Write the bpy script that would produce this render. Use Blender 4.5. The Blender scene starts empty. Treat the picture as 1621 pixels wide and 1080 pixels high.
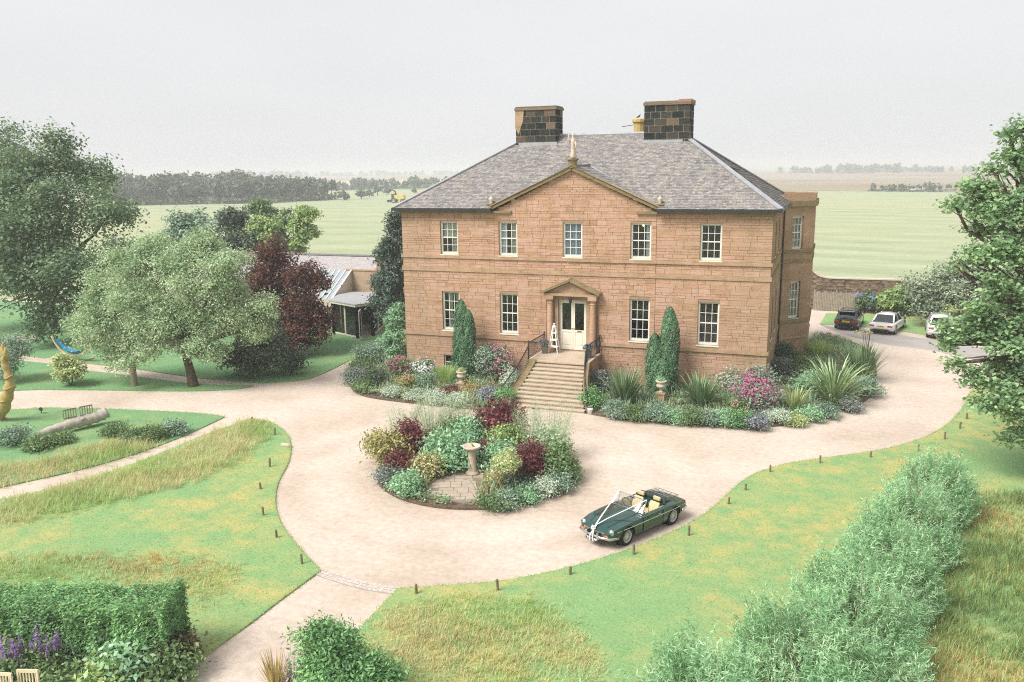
import bpy, bmesh, math, random
import numpy as np
from mathutils import Vector, Matrix

random.seed(11)
rng = np.random.default_rng(11)
sc = bpy.context.scene
COL = sc.collection

# ------------------------------------------------------------------ camera
cam_data = bpy.data.cameras.new('camera')
cam = bpy.data.objects.new('camera', cam_data)
COL.objects.link(cam)
cam_data.sensor_width = 36.0
cam_data.lens = 29.416
cam_data.clip_start = 0.5
cam_data.clip_end = 20000
YAW, PITCH, ROLL = -0.3634, 0.2025, 0.0134
_f = Vector((math.sin(YAW)*math.cos(PITCH), math.cos(YAW)*math.cos(PITCH), -math.sin(PITCH)))
_r = Vector((math.cos(YAW), -math.sin(YAW), 0))
_d = _f.cross(_r)
_r2 = _r*math.cos(ROLL) + _d*math.sin(ROLL)
_d2 = -_r*math.sin(ROLL) + _d*math.cos(ROLL)
_m = Matrix((_r2, -_d2, -_f)).transposed().to_4x4()
_m.translation = Vector((13.034, -43.709, 11.685))
cam.matrix_world = _m
sc.camera = cam

# ------------------------------------------------------------------ overcast sky and sun
SUN_EL, SUN_AZ = math.radians(50), math.radians(216)     # azimuth clockwise from +Y
world = bpy.data.worlds.new('World')
sc.world = world
world.use_nodes = True
wt = world.node_tree
wt.nodes.clear()
w_out = wt.nodes.new('ShaderNodeOutputWorld')
w_bg = wt.nodes.new('ShaderNodeBackground')
w_sky = wt.nodes.new('ShaderNodeTexSky')
w_sky.sky_type = 'NISHITA'
w_sky.sun_disc = False
w_sky.sun_elevation = SUN_EL
w_sky.sun_rotation = SUN_AZ
w_sky.air_density = 1.0
w_sky.dust_density = 6.0
w_mix = wt.nodes.new('ShaderNodeMixRGB')            # closed cloud layer over the clear sky
w_mix.inputs['Fac'].default_value = 0.95
w_mix.inputs['Color2'].default_value = (2.36, 2.36, 2.39, 1)
wt.links.new(w_sky.outputs['Color'], w_mix.inputs['Color1'])
w_tc = wt.nodes.new('ShaderNodeTexCoord'); w_mp = wt.nodes.new('ShaderNodeMapping'); w_mp.inputs['Scale'].default_value = (1, 1, 3.5)
w_nz = wt.nodes.new('ShaderNodeTexNoise'); w_nz.inputs['Scale'].default_value = 2.2; w_nz.inputs['Detail'].default_value = 4
w_rp = wt.nodes.new('ShaderNodeValToRGB'); w_rp.color_ramp.elements[0].color = (.955, .957, .962, 1); w_rp.color_ramp.elements[1].color = (1.03, 1.03, 1.03, 1)
w_rp.color_ramp.elements[0].position = .3; w_rp.color_ramp.elements[1].position = .7
w_ml = wt.nodes.new('ShaderNodeMixRGB'); w_ml.blend_type = 'MULTIPLY'; w_ml.inputs['Fac'].default_value = 1      # faint structure of the cloud deck
wt.links.new(w_tc.outputs['Generated'], w_mp.inputs['Vector']); wt.links.new(w_mp.outputs['Vector'], w_nz.inputs['Vector'])
wt.links.new(w_nz.outputs['Fac'], w_rp.inputs['Fac']); wt.links.new(w_mix.outputs['Color'], w_ml.inputs['Color1']); wt.links.new(w_rp.outputs['Color'], w_ml.inputs['Color2'])
wt.links.new(w_ml.outputs['Color'], w_bg.inputs['Color'])
w_bg.inputs['Strength'].default_value = 0.1
wt.links.new(w_bg.outputs['Background'], w_out.inputs['Surface'])

sun_data = bpy.data.lights.new('sun', 'SUN')
sun_data.energy = 1.5
sun_data.angle = math.radians(30)
sun_data.color = (1.0, 0.97, 0.93)
sun = bpy.data.objects.new('sun', sun_data)
COL.objects.link(sun)
_sd = Vector((math.sin(SUN_AZ)*math.cos(SUN_EL), math.cos(SUN_AZ)*math.cos(SUN_EL), math.sin(SUN_EL)))
sun.rotation_euler = _sd.to_track_quat('Z', 'Y').to_euler()
sun.location = (0, 0, 60)

sc.view_settings.view_transform = 'Standard'
sc.view_settings.look = 'None'
sc.view_settings.gamma = 1
sc.view_settings.use_curve_mapping = False
sc.view_settings.exposure = 1.86
sc.render.engine = 'CYCLES'
sc.cycles.use_denoising = False
sc.cycles.filter_width = 1.1
sc.cycles.max_bounces = 6
sc.cycles.diffuse_bounces = 3
sc.cycles.glossy_bounces = 3
sc.cycles.transparent_max_bounces = 12
sc.cycles.volume_bounces = 1

HAZE = 0.0008

# ------------------------------------------------------------------ materials
MAT = {}
def lin(*c):
    return tuple(c) + (1,) if len(c) == 3 else tuple(c)

class NT:
    def __init__(s, name):
        s.m = bpy.data.materials.new(name); s.m.use_nodes = True
        s.t = s.m.node_tree; s.t.nodes.clear()
        s.out = s.n('ShaderNodeOutputMaterial')
        MAT[name] = s.m
    def n(s, typ, **kw):
        nd = s.t.nodes.new(typ)
        for k, v in kw.items():
            if hasattr(nd, k) and k not in nd.inputs: setattr(nd, k, v)
            else:
                k2 = k.replace('_', ' ')
                s.set(nd.inputs[k2 if k2 in nd.inputs else k], v)
        return nd
    def set(s, inp, v):
        if isinstance(v, bpy.types.NodeSocket): s.t.links.new(v, inp)
        elif isinstance(v, bpy.types.Node): s.t.links.new(v.outputs[0], inp)
        else:
            if isinstance(v, tuple) and len(v) == 3 and inp.type == 'RGBA': v = v + (1,)
            inp.default_value = v
    def mapping(s, scale=(1, 1, 1), rot=(0, 0, 0)):
        g = s.n('ShaderNodeNewGeometry')
        return s.n('ShaderNodeMapping', Vector=g.outputs['Position'], Scale=scale, Rotation=rot)
    def noise(s, scale, detail=3, vec=None, rough=.55, dist=0):
        nd = s.n('ShaderNodeTexNoise', Scale=scale, Detail=detail, Roughness=rough, Distortion=dist)
        s.set(nd.inputs['Vector'], vec if vec is not None else s.mapping())
        return nd.outputs['Fac']
    def ramp(s, fac, stops, interp='LINEAR'):
        nd = s.n('ShaderNodeValToRGB'); s.set(nd.inputs['Fac'], fac)
        cr = nd.color_ramp; cr.interpolation = interp
        while len(cr.elements) < len(stops): cr.elements.new(.5)
        for e, (p, c) in zip(cr.elements, stops):
            e.position = p; e.color = (c + (1,)) if len(c) == 3 else c
        return nd.outputs['Color']
    def mix(s, fac, a, b, mode='MIX'):
        nd = s.n('ShaderNodeMixRGB', blend_type=mode)
        s.set(nd.inputs['Fac'], fac); s.set(nd.inputs['Color1'], a); s.set(nd.inputs['Color2'], b)
        return nd.outputs['Color']
    def math(s, op, a, b=0.0, clamp=False):
        nd = s.n('ShaderNodeMath', operation=op); nd.use_clamp = clamp
        s.set(nd.inputs[0], a); s.set(nd.inputs[1], b); return nd.outputs[0]
    def rand(s):
        a = s.n('ShaderNodeObjectInfo').outputs['Random']; b = s.n('ShaderNodeNewGeometry').outputs['Random Per Island']
        return s.math('FRACT', s.math('ADD', a, b))
    def bump(s, h, strength=.3, dist=.02):
        return s.n('ShaderNodeBump', Height=h, Strength=strength, Distance=dist).outputs[0]
    def pbr(s, color, rough=.8, metal=0.0, spec=.3, normal=None, **kw):
        p = s.n('ShaderNodeBsdfPrincipled')
        s.set(p.inputs['Base Color'], color); s.set(p.inputs['Roughness'], rough); s.set(p.inputs['Metallic'], metal)
        s.set(p.inputs['Specular IOR Level'], spec)
        if normal is not None: s.set(p.inputs['Normal'], normal)
        for k, v in kw.items(): s.set(p.inputs[k.replace('_', ' ')], v)
        s.t.links.new(p.outputs[0], s.out.inputs['Surface']); return p

def plain(name, c, rough=.7, metal=0.0, spec=.3, var=.12, nscale=6.0):
    if name in MAT: return MAT[name]
    k = NT(name)
    n = k.noise(nscale, 4)
    col = k.mix(1.0, c, k.ramp(n, [(.25, (1-var,)*3), (.75, (1+var*.4,)*3)]), 'MULTIPLY')
    k.pbr(col, rough, metal, spec)
    return k.m

def leafmat(name, a, b, c=None, trans=.28, gloss=.25, gain=1.45):
    """leaves: colour differs leaf by leaf and in drifts"""
    if name in MAT: return MAT[name]
    k = NT(name); c = c or b
    a, b, c = [tuple(min(.82, x*gain) for x in q) for q in (a, b, c)]
    r = k.rand()
    g1 = k.noise(.9, 2)
    f = k.math('ADD', k.math('MULTIPLY', r, .62), k.math('MULTIPLY', k.math('SUBTRACT', g1, .3, True), .75), True)
    col = k.ramp(f, [(.05, tuple(x*.62 for x in a)), (.45, b), (.92, tuple(min(.85, x*1.18) for x in c))])
    p = k.n('ShaderNodeBsdfPrincipled', Base_Color=col, Roughness=.55)
    k.set(p.inputs['Specular IOR Level'], gloss)
    t = k.n('ShaderNodeBsdfTranslucent'); k.set(t.inputs['Color'], k.mix(.35, col, (.30, .36, .10)))
    mx = k.n('ShaderNodeMixShader'); k.set(mx.inputs[0], trans)
    k.t.links.new(p.outputs[0], mx.inputs[1]); k.t.links.new(t.outputs[0], mx.inputs[2])
    k.t.links.new(mx.outputs[0], k.out.inputs['Surface'])
    return k.m

# ------------------------------------------------------------------ mesh helpers
def obj(name, mesh, mat=None, parent=None, loc=None, rot=None, scale=None, kind=None):
    o = bpy.data.objects.new(name, mesh); COL.objects.link(o)
    if mat is not None and not mesh.materials: mesh.materials.append(MAT[mat] if isinstance(mat, str) else mat)
    if parent is not None: o.parent = parent
    if loc is not None: o.location = loc
    if rot is not None: o.rotation_euler = rot
    if scale is not None: o.scale = scale
    if kind: o['kind'] = kind
    return o

def tag(o, label, cat, group=None, kind=None):
    o['label'] = label; o['category'] = cat
    if group: o['group'] = group
    if kind: o['kind'] = kind
    return o

def thing(name, label, cat, loc=(0, 0, 0), rz=0.0, group=None):
    o = bpy.data.objects.new(name, None); COL.objects.link(o)
    o.empty_display_size = .2
    o.location = loc; o.rotation_euler = (0, 0, rz)
    return tag(o, label, cat, group)

def struct(o):
    o['kind'] = 'structure'; return o

def copy_tree(o, parent=None):
    c = o.copy(); COL.objects.link(c); c.parent = parent
    for ch in list(o.children): copy_tree(ch, c)
    return c

def npmesh(name, V, F, smooth=False):
    """V (n,3), F (m,k) all polygons with k corners"""
    V = np.asarray(V, np.float32); F = np.asarray(F, np.int32)
    me = bpy.data.meshes.new(name)
    me.vertices.add(len(V)); me.vertices.foreach_set('co', V.ravel())
    k = F.shape[1]
    me.loops.add(F.size); me.loops.foreach_set('vertex_index', F.ravel())
    me.polygons.add(len(F)); me.polygons.foreach_set('loop_start', np.arange(0, F.size, k, dtype=np.int32))
    me.update(calc_edges=True)
    if smooth: me.polygons.foreach_set('use_smooth', np.ones(len(F), bool))
    return me

class MB:
    def __init__(s): s.v = []; s.f = []
    def add(s, vs, fs):
        b = len(s.v); s.v += [tuple(v) for v in vs]; s.f += [tuple(b+i for i in f) for f in fs]; return s
    def box(s, x0, x1, y0, y1, z0, z1, bev=0):
        if x1 < x0: x0, x1 = x1, x0
        if y1 < y0: y0, y1 = y1, y0
        vs = [(x0,y0,z0),(x1,y0,z0),(x1,y1,z0),(x0,y1,z0),(x0,y0,z1),(x1,y0,z1),(x1,y1,z1),(x0,y1,z1)]
        return s.add(vs, [(0,3,2,1),(4,5,6,7),(0,1,5,4),(1,2,6,5),(2,3,7,6),(3,0,4,7)])
    def prism(s, poly, z0, z1):
        n = len(poly)
        vs = [(p[0], p[1], z0) for p in poly] + [(p[0], p[1], z1) for p in poly]
        fs = [tuple(range(n-1, -1, -1)), tuple(range(n, 2*n))]
        for i in range(n): j = (i+1) % n; fs.append((i, j, n+j, n+i))
        return s.add(vs, fs)
    def prism_y(s, poly, y0, y1):
        """poly in x,z extruded along y"""
        n = len(poly)
        vs = [(p[0], y0, p[1]) for p in poly] + [(p[0], y1, p[1]) for p in poly]
        fs = [tuple(range(n)), tuple(range(2*n-1, n-1, -1))]
        for i in range(n): j = (i+1) % n; fs.append((j, i, n+i, n+j))
        return s.add(vs, fs)
    def bar(s, a, b, w, h=None, up=(0, 0, 1)):
        h = h or w; a = Vector(a); b = Vector(b); d = (b-a).normalized(); u = Vector(up)
        if abs(d.dot(u)) > .95: u = Vector((1, 0, 0))
        r = d.cross(u).normalized()*w/2; t = r.cross(d).normalized()*h/2
        vs = [a-r-t, a+r-t, a+r+t, a-r+t, b-r-t, b+r-t, b+r+t, b-r+t]
        return s.add(vs, [(0,1,2,3),(7,6,5,4),(0,4,5,1),(1,5,6,2),(2,6,7,3),(3,7,4,0)])
    def tube(s, path, rad, n=8, cap=True, squash=1.0):
        path = [Vector(p) for p in path]
        if not hasattr(rad, '__len__'): rad = [rad]*len(path)
        b = len(s.v); u = None
        for i, p in enumerate(path):
            d = (path[min(i+1, len(path)-1)] - path[max(i-1, 0)]).normalized()
            if u is None:
                u = Vector((0, 0, 1)) if abs(d.z) < .9 else Vector((1, 0, 0))
            u = (u - d*u.dot(d)).normalized(); w = d.cross(u)
            for k in range(n):
                a = 2*math.pi*k/n
                s.v.append(tuple(p + (u*math.cos(a) + w*math.sin(a)*squash)*rad[i]))
        for i in range(len(path)-1):
            for k in range(n):
                s.f.append((b+i*n+k, b+i*n+(k+1) % n, b+(i+1)*n+(k+1) % n, b+(i+1)*n+k))
        if cap:
            s.f.append(tuple(b+k for k in range(n-1, -1, -1)))
            s.f.append(tuple(b+(len(path)-1)*n+k for k in range(n)))
        return s
    def lathe(s, prof, c=(0, 0, 0), n=16, sides=None):
        """prof: (r, z) bottom to top"""
        b = len(s.v)
        for r, z in prof:
            for k in range(n):
                a = 2*math.pi*(k+.5)/n
                s.v.append((c[0]+r*math.cos(a), c[1]+r*math.sin(a), c[2]+z))
        for i in range(len(prof)-1):
            for k in range(n):
                s.f.append((b+i*n+k, b+i*n+(k+1) % n, b+(i+1)*n+(k+1) % n, b+(i+1)*n+k))
        s.f.append(tuple(b+k for k in range(n-1, -1, -1)))
        s.f.append(tuple(b+(len(prof)-1)*n+k for k in range(n)))
        return s
    def mesh(s, name, smooth=False):
        me = bpy.data.meshes.new(name); me.from_pydata(s.v, [], s.f); me.update()
        if smooth: me.polygons.foreach_set('use_smooth', np.ones(len(me.polygons), bool))
        return me
    def build(s, name, mat, parent=None, smooth=False, **kw):
        return obj(name, s.mesh(name, smooth), mat, parent, **kw)

def catmull(pts, k=6, closed=False):
    pts = [Vector(p) if len(p) == 3 else Vector((p[0], p[1], 0)) for p in pts]
    out = []; n = len(pts)
    for i in range(n if closed else n-1):
        p1, p2 = pts[i], pts[(i+1) % n]
        p0 = pts[(i-1) % n] if closed or i > 0 else p1
        p3 = pts[(i+2) % n] if closed or i+2 < n else p2
        for j in range(k):
            t = j/k
            out.append(.5*((2*p1) + (p2-p0)*t + (2*p0-5*p1+4*p2-p3)*t*t + (3*p1-p0-3*p2+p3)*t**3))
    if not closed: out.append(pts[-1])
    return out

def fix_normals(me):
    bm = bmesh.new(); bm.from_mesh(me); bmesh.ops.recalc_face_normals(bm, faces=bm.faces[:]); bm.to_mesh(me); bm.free()

def boolean_cut(o, cutters):
    fix_normals(o.data)
    for c in cutters: fix_normals(c.data)
    for c in cutters:
        m = o.modifiers.new('cut', 'BOOLEAN'); m.operation = 'DIFFERENCE'; m.object = c; m.solver = 'EXACT'
    dg = bpy.context.evaluated_depsgraph_get()
    me = bpy.data.meshes.new_from_object(o.evaluated_get(dg))
    o.modifiers.clear(); old = o.data; o.data = me
    for c in cutters: bpy.data.objects.remove(c)
    return o

# ------------------------------------------------------------------ ground materials
k = NT('gravel')
v = k.mapping()
n1 = k.noise(.22, 4, v); n2 = k.noise(5.0, 5, v); n3 = k.noise(38.0, 2, v); n4 = k.noise(120, 1, v)
c = k.ramp(n1, [(.28, (.49, .405, .335)), (.48, (.58, .495, .425)), (.68, (.64, .56, .495))])
dv = k.n('ShaderNodeVectorMath', operation='DISTANCE'); k.set(dv.inputs[0], k.mix(.06, v.outputs[0], k.n('ShaderNodeTexNoise', Vector=v, Scale=.5).outputs['Color'])); dv.inputs[1].default_value = (.5, -13.9, 0)
trk = k.ramp(k.math('DIVIDE', dv.outputs['Value'], 20.0), [(0, (.88, .85, .82)), (.215, (.88, .85, .82)), (.245, (1, .99, .98)), (.30, (1.05, 1.05, 1.05)), (.335, (.97, .96, .95)), (.37, (1.05, 1.05, 1.05)), (.43, (.95, .94, .92)), (.55, (1, 1, 1))])
c = k.mix(k.ramp(k.noise(.7, 3, v), [(.3, (.5,)*3), (.7, (1,)*3)]), c, k.mix(1, c, trk, 'MULTIPLY'))
c = k.mix(1, c, k.ramp(k.noise(1.3, 5, k.mapping((1, 2.6, 1), (0, 0, .9)), .7), [(.3, (.93, .915, .90)), (.7, (1.05, 1.05, 1.045))]), 'MULTIPLY')
c = k.mix(1, c, k.ramp(n2, [(.3, (.86, .85, .84)), (.7, (1.07, 1.07, 1.06))]), 'MULTIPLY')
c = k.mix(1, c, k.ramp(n3, [(.25, (.80, .79, .78)), (.75, (1.12, 1.12, 1.11))]), 'MULTIPLY')
c = k.mix(1, c, k.ramp(n4, [(.3, (.86, .85, .84)), (.7, (1.08, 1.08, 1.08))]), 'MULTIPLY')
k.pbr(c, .95, spec=.1, normal=k.bump(k.math('ADD', n3, n4), .5, .02))

k = NT('tarmac_grey')
n1 = k.noise(.5, 4); n2 = k.noise(30, 3)
c = k.ramp(n1, [(.3, (.30, .28, .27)), (.7, (.40, .37, .34))])
c = k.mix(1, c, k.ramp(n2, [(.3, (.82,)*3), (.7, (1.08,)*3)]), 'MULTIPLY')
k.pbr(c, .95, spec=.1, normal=k.bump(n2, .4, .02))

def lawnmat(name, g1, g2, dry, amount):
    k = NT(name)
    v = k.mapping(); n1 = k.noise(.16, 4, v, .6); n2 = k.noise(1.1, 4, v, .65); n3 = k.noise(14, 4, v, .7)
    vs = k.mapping((1.0, 4.5, 1), (0, 0, .5)); n4 = k.noise(16, 3, vs, .6); n5 = k.noise(90, 2, v)
    c = k.mix(k.math('MULTIPLY', n2, 1.0), g1, g2)
    f = k.math('MULTIPLY', k.ramp(n1, [(amount-.04, (0, 0, 0)), (amount+.10, (1, 1, 1))]), k.ramp(n2, [(.36, (0, 0, 0)), (.62, (1, 1, 1))]))
    c = k.mix(k.math('MULTIPLY', f, .78), c, dry)
    c = k.mix(1, c, k.ramp(n3, [(.25, (.74, .78, .70)), (.75, (1.22, 1.18, 1.16))]), 'MULTIPLY')
    c = k.mix(1, c, k.ramp(n4, [(.25, (.80, .83, .77)), (.75, (1.14, 1.13, 1.12))]), 'MULTIPLY')
    c = k.mix(1, c, k.ramp(n5, [(.3, (.84, .85, .82)), (.7, (1.1, 1.1, 1.1))]), 'MULTIPLY')
    k.pbr(c, .9, spec=.12, normal=k.bump(k.math('ADD', n3, n5), .6, .03))
lawnmat('lawn_dry', (.185, .335, .16), (.27, .405, .185), (.49, .405, .165), .45)
lawnmat('lawn_green', (.14, .285, .15), (.21, .36, .185), (.33, .37, .165), .55)

k = NT('soil')
n2 = k.noise(9, 4)
k.pbr(k.ramp(n2, [(.3, (.09, .065, .045)), (.7, (.17, .125, .09))]), 1, spec=.1, normal=k.bump(n2, .6, .05))

k = NT('field')
v = k.mapping()
vw = k.mapping((1, 1, 1), (0, 0, .20))
w1 = k.n('ShaderNodeTexWave', Vector=vw, Scale=.022, Distortion=14.0, Detail=3.0, bands_direction='Y')
w1.inputs['Detail Scale'].default_value = .35
w2 = k.n('ShaderNodeTexWave', Vector=vw, Scale=.085, Distortion=7.0, Detail=3.0, bands_direction='Y')
w2.inputs['Detail Scale'].default_value = .5
big = k.noise(.006, 4, v); med = k.noise(.09, 6, k.mapping((1, 2.2, 1), (0, 0, .5)), .7); fine = k.noise(1.2, 4, v, .7)
c = k.ramp(w1.outputs['Fac'], [(.15, (.285, .322, .212)), (.5, (.305, .345, .226)), (.85, (.33, .365, .242))])
c = k.mix(k.math('MULTIPLY', w2.outputs['Fac'], .18), c, (.41, .42, .255))
c = k.mix(k.ramp(big, [(.45, (0, 0, 0)), (.6, (.6, .6, .6))]), c, (.37, .37, .225))
c = k.mix(1, c, k.ramp(med, [(.3, (.84, .87, .82)), (.7, (1.12, 1.10, 1.08))]), 'MULTIPLY')
c = k.mix(1, c, k.ramp(fine, [(.3, (.90, .92, .90)), (.7, (1.07, 1.06, 1.05))]), 'MULTIPLY')
k.pbr(c, 1, spec=.05)

for nm, ca, cb in (('heath', (.24, .185, .13), (.30, .25, .165)), ('stubble', (.46, .40, .29), (.52, .46, .34)),
                   ('pasture', (.22, .29, .14), (.30, .34, .18)), ('brown_field', (.27, .22, .17), (.33, .28, .22))):
    k = NT(nm); n1 = k.noise(.004, 5, k.mapping((1, 3, 1), (0, 0, .1)))
    k.pbr(k.ramp(n1, [(.35, ca), (.65, cb)]), 1, spec=.05)

def smooth_poly(pts, k=5):
    """pts: (x, y) or (x, y, 1) for a sharp corner; curved between the corners"""
    n = len(pts); out = []
    P = [Vector((p[0], p[1], 0)) for p in pts]; S = [len(p) > 2 for p in pts]
    for i in range(n):
        j = (i+1) % n
        p1, p2 = P[i], P[j]
        p0 = p1 if S[i] else P[i-1]; p3 = p2 if S[j] else P[(j+1) % n]
        for q in range(k):
            t = q/k
            out.append(.5*((2*p1) + (p2-p0)*t + (2*p0-5*p1+4*p2-p3)*t*t + (3*p1-p0-3*p2+p3)*t**3))
    return [(p.x, p.y) for p in out]
def S(p): return (p[0], p[1], 1)

def slab(name, pts, z0, z1, mat, k=5):
    poly = smooth_poly(pts, k)
    a = sum(poly[i][0]*poly[(i+1) % len(poly)][1]-poly[(i+1) % len(poly)][0]*poly[i][1] for i in range(len(poly)))
    if a < 0: poly = poly[::-1]
    o = MB().prism(poly, z0, z1).build(name, mat)
    return struct(o), poly

def inside(poly, x, y):
    c = np.zeros(np.shape(x), bool); n = len(poly); j = n-1
    for i in range(n):
        xi, yi = poly[i]; xj, yj = poly[j]
        if yi != yj: c ^= ((yi > y) != (yj > y)) & (x < (xj-xi)*(y-yi)/(yj-yi)+xi)
        j = i
    return c

# ------------------------------------------------------------------ ground, drive, lawns, beds
R_ = 7000
struct(MB().add([(-R_, -R_, -.06), (R_, -R_, -.06), (R_, R_, -.06), (-R_, R_, -.06)], [(0, 1, 2, 3)]).build('ground', 'field'))
struct(MB().add([(-75, -55, 0), (60, -55, 0), (60, 29.0, 0), (-8, 29.0, 0), (-30, 14, 0), (-75, 14, 0)], [(0, 1, 2, 3, 4, 5)]).build('gravel_drive', 'gravel'))
slab('parking_ground', [(12.58, 22.46), (13.69, 21.18), (17.05, 20.16), (18.59, 18.96), (21.48, 17.18), (24.02, 14.94), (22.22, 12.18), (19.71, 14.38), (16.83, 15.75), (14.11, 18.79)], -.004, .006, 'tarmac_grey')

LAWN1 = slab('lawn', [S((-12.63, -11.83)), (-11.24, -12.13), (-9.63, -13.23), (-8.3, -14.74), (-7.13, -16.61), (-6.21, -18.52), (-5.17, -20.13), (-4, -21.49), (-2.84, -22.52), (-1.63, -23.45),
              S((-0.59, -24.19)), (-0.63, -25.1), (-0.67, -26.18), (-0.68, -27.27), (-0.74, -28.44), (-0.77, -29.32), S((-0.68, -30)), S((-0.74, -31.53)), S((-8.47, -35.58)), S((-19.05, -30.61)),
              (-14.92, -23.34), (-13.91, -21.48), (-13.22, -19.05), (-13.06, -16.24), (-12.97, -14.33)], -.02, .05, 'lawn_dry')[1]
LAWN2 = slab('lawn', [S((-14.08, -11.98)), (-13.89, -14.64), (-14.01, -17.09), (-14.7, -19.78), (-16.08, -22.42), S((-20.31, -30.02)), S((-40.21, -20.68)), (-25.96, -14.6), (-24.38, -13.72), (-21.45, -12.89), (-17.99, -12.23), (-15.53, -11.89)], -.02, .05, 'lawn_green')[1]
LAWN3 = slab('lawn', [S((-16.54, -6.54)), (-19.99, -7.21), (-22.85, -7.06), (-25.48, -6.79), (-29.13, -6.61), (-33.63, -5.89), S((-67.67, -3.76)), S((-40.21, -18.01)), (-29.45, -11.84), (-26.26, -10.53), (-22.73, -9.53), (-19.25, -8.55), (-17.18, -7.46)], -.02, .05, 'lawn_green')[1]
LAWN4 = slab('lawn', [S((-72.04, -1.5)), (-36.66, -4.53), (-32.51, -4.98), (-27.01, -5.25), (-21.61, -5.88), (-19.3, -5.92), (-16.72, -5.86), (-15.33, -5.11), (-14.54, -4.1), (-14.52, -2.16), S((-14.8, 0.57)),
              S((-10.6, 1.5)), S((-10.6, 12)), S((-25, 13)), S((-70, 13))], -.02, .05, 'lawn_green')[1]
LAWN5 = slab('lawn', [S((2.12, -24.42)), (3.24, -23.83), (4.68, -23.05), (6.03, -21.89), (7.21, -20.52), (8.11, -19.23), (9.04, -17.6), (9.72, -15.82), (10.2, -13.82), (10.76, -12), (11.83, -10.38), (13.23, -9.13),
              (15.18, -7.58), (16.74, -5.86), (18.21, -3.32), (19.46, 0.25), (20.43, 4.25), (22.26, 9.18), S((26.99, 13.15)), S((36.05, 6.82)), S((24, -34)), S((10, -36)), S((3.16, -30.8)), (2.47, -28.8), (2.2, -26.46)], -.02, .05, 'lawn_dry')[1]
slab('lawn', [S((12.72, 21.95)), S((13.12, 27)), S((22.12, 29.63)), S((26.86, 22.64)), (21.68, 18.76), (18.7, 20.42), (17.11, 21.43), (15, 21.83)], -.02, .05, 'lawn_dry')
slab('garden_path', [S((-40.53, -2.1)), (-40.79, 0.17), S((-41.45, 2.5)), S((-43.17, 3.32)), (-42.78, 1.32), S((-42.43, -0.81))], .04, .056, 'gravel')

BEDL = slab('flower_bed', [S((-14.83, 1.69)), (-13.37, -2.12), (-11.41, -4.89), (-9.84, -6.33), (-8.4, -6.78), (-6.19, -6.94), (-4.05, -6.97), (-2.37, -6.89), S((-2.45, -6.0)), S((-2.35, -.05)), S((-10.3, -.05)), S((-10.45, 2.5))], -.02, .09, 'soil')[1]
BEDR = slab('flower_bed', [S((2.46, -5.88)), (3.54, -6.19), (5.68, -6.24), (7.69, -5.99), (10.48, -5.58), (12.07, -4.44), (13.71, -2.19), (15.13, 0.37), (15.73, 3.83), (16, 8), (15.86, 12.41), (14.69, 15.96), S((12.86, 17.93)),
              S((12.0, 15)), S((12.1, 10.2)), S((10.42, 8.6)), S((10.42, -.05)), S((2.35, -.05)), S((2.45, -5.9))], -.02, .09, 'soil')[1]
IC = (.52, -14.75); IR = 4.0
struct(MB().prism([(IC[0]+IR*math.cos(a*math.pi/24), IC[1]+IR*math.sin(a*math.pi/24)) for a in range(48)], -.02, .10).build('island_bed', 'soil'))
slab('flower_bed', [S((-7.64, -30.18)), S((-0.95, -28.93)), (-0.73, -29.58), (-0.6, -30.15), S((-0.54, -31)), S((-4.37, -32.6))], -.02, .07, 'soil')

# paved floor round the sundial: slabs laid in rows
plain('paving', (.40, .33, .26), .9, var=.25, nscale=3)
plain('paving_joint', (.22, .18, .14), .95)
PAVE = smooth_poly([S((-0.35, -18.18)), S((1.8, -18.3)), (1.66, -16.92), (1.23, -15.65), (0.85, -14.46), (0.28, -13.88), (-0.45, -14.12), (-0.68, -15.2), (-0.55, -16.67)])
pv = struct(MB().prism(PAVE[::-1], .0, .112).build('paved_floor', 'paving_joint'))
_ax = Vector((.92, .40)).normalized(); _ay = Vector((-_ax.y, _ax.x))
_pc = Vector((sum(p[0] for p in PAVE)/len(PAVE), sum(p[1] for p in PAVE)/len(PAVE)))
_unit = MB().box(-.5, .5, -.5, .5, 0, 1).mesh('paving_slab'); _unit.materials.append(MAT['paving'])
for r in range(-9, 10):
    x = -4 + (r % 2)*.28
    while x < 4:
        w = random.choice((.42, .55, .7))
        c = _pc + _ax*(x+w/2) + _ay*(r*.3)
        if all(bool(inside(PAVE, np.float64((c+_ax*dx+_ay*dy).x), np.float64((c+_ax*dx+_ay*dy).y))) for dx in (-w*.42, w*.42) for dy in (-.11, .11)):
            obj('paving_slab', _unit, None, pv, loc=(c.x, c.y, .10), rot=(0, 0, math.atan2(_ax.y, _ax.x)), scale=(w-.02, .28, .024+random.random()*.008))
        x += w

# granite setts across the mouth of the path
plain('granite', (.55, .485, .43), .85, var=.3, nscale=8)
plain('granite_bed', (.33, .28, .24), .95)
_a = catmull([(-0.58, -24.23), (0.24, -24.4), (1.16, -24.52), (2.16, -24.48)], 14)
st = struct(MB().add([], []).add([(p.x+dx*.0, p.y+d, .004) for p in _a for d, dx in ((-.22, 0), (.22, 0))],
            [(2*i, 2*i+2, 2*i+3, 2*i+1) for i in range(len(_a)-1)]).build('sett_strip', 'granite_bed'))
_sm = MB().box(-.5, .5, -.5, .5, 0, 1).mesh('sett'); _sm.materials.append(MAT['granite'])
for row in (-1, 0, 1):
    for i in range(0, len(_a)-1):
        p = _a[i]; d = _a[i+1]-p; nn = Vector((-d.y, d.x, 0)).normalized()
        for h in (.25, .75):
            q = p + d*h + nn*row*.135
            obj('sett', _sm, None, st, loc=(q.x, q.y, 0), rot=(0, 0, math.atan2(d.y, d.x)+random.uniform(-.06, .06)), scale=(d.length*.44, .115, .02+.01*random.random()))

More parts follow.
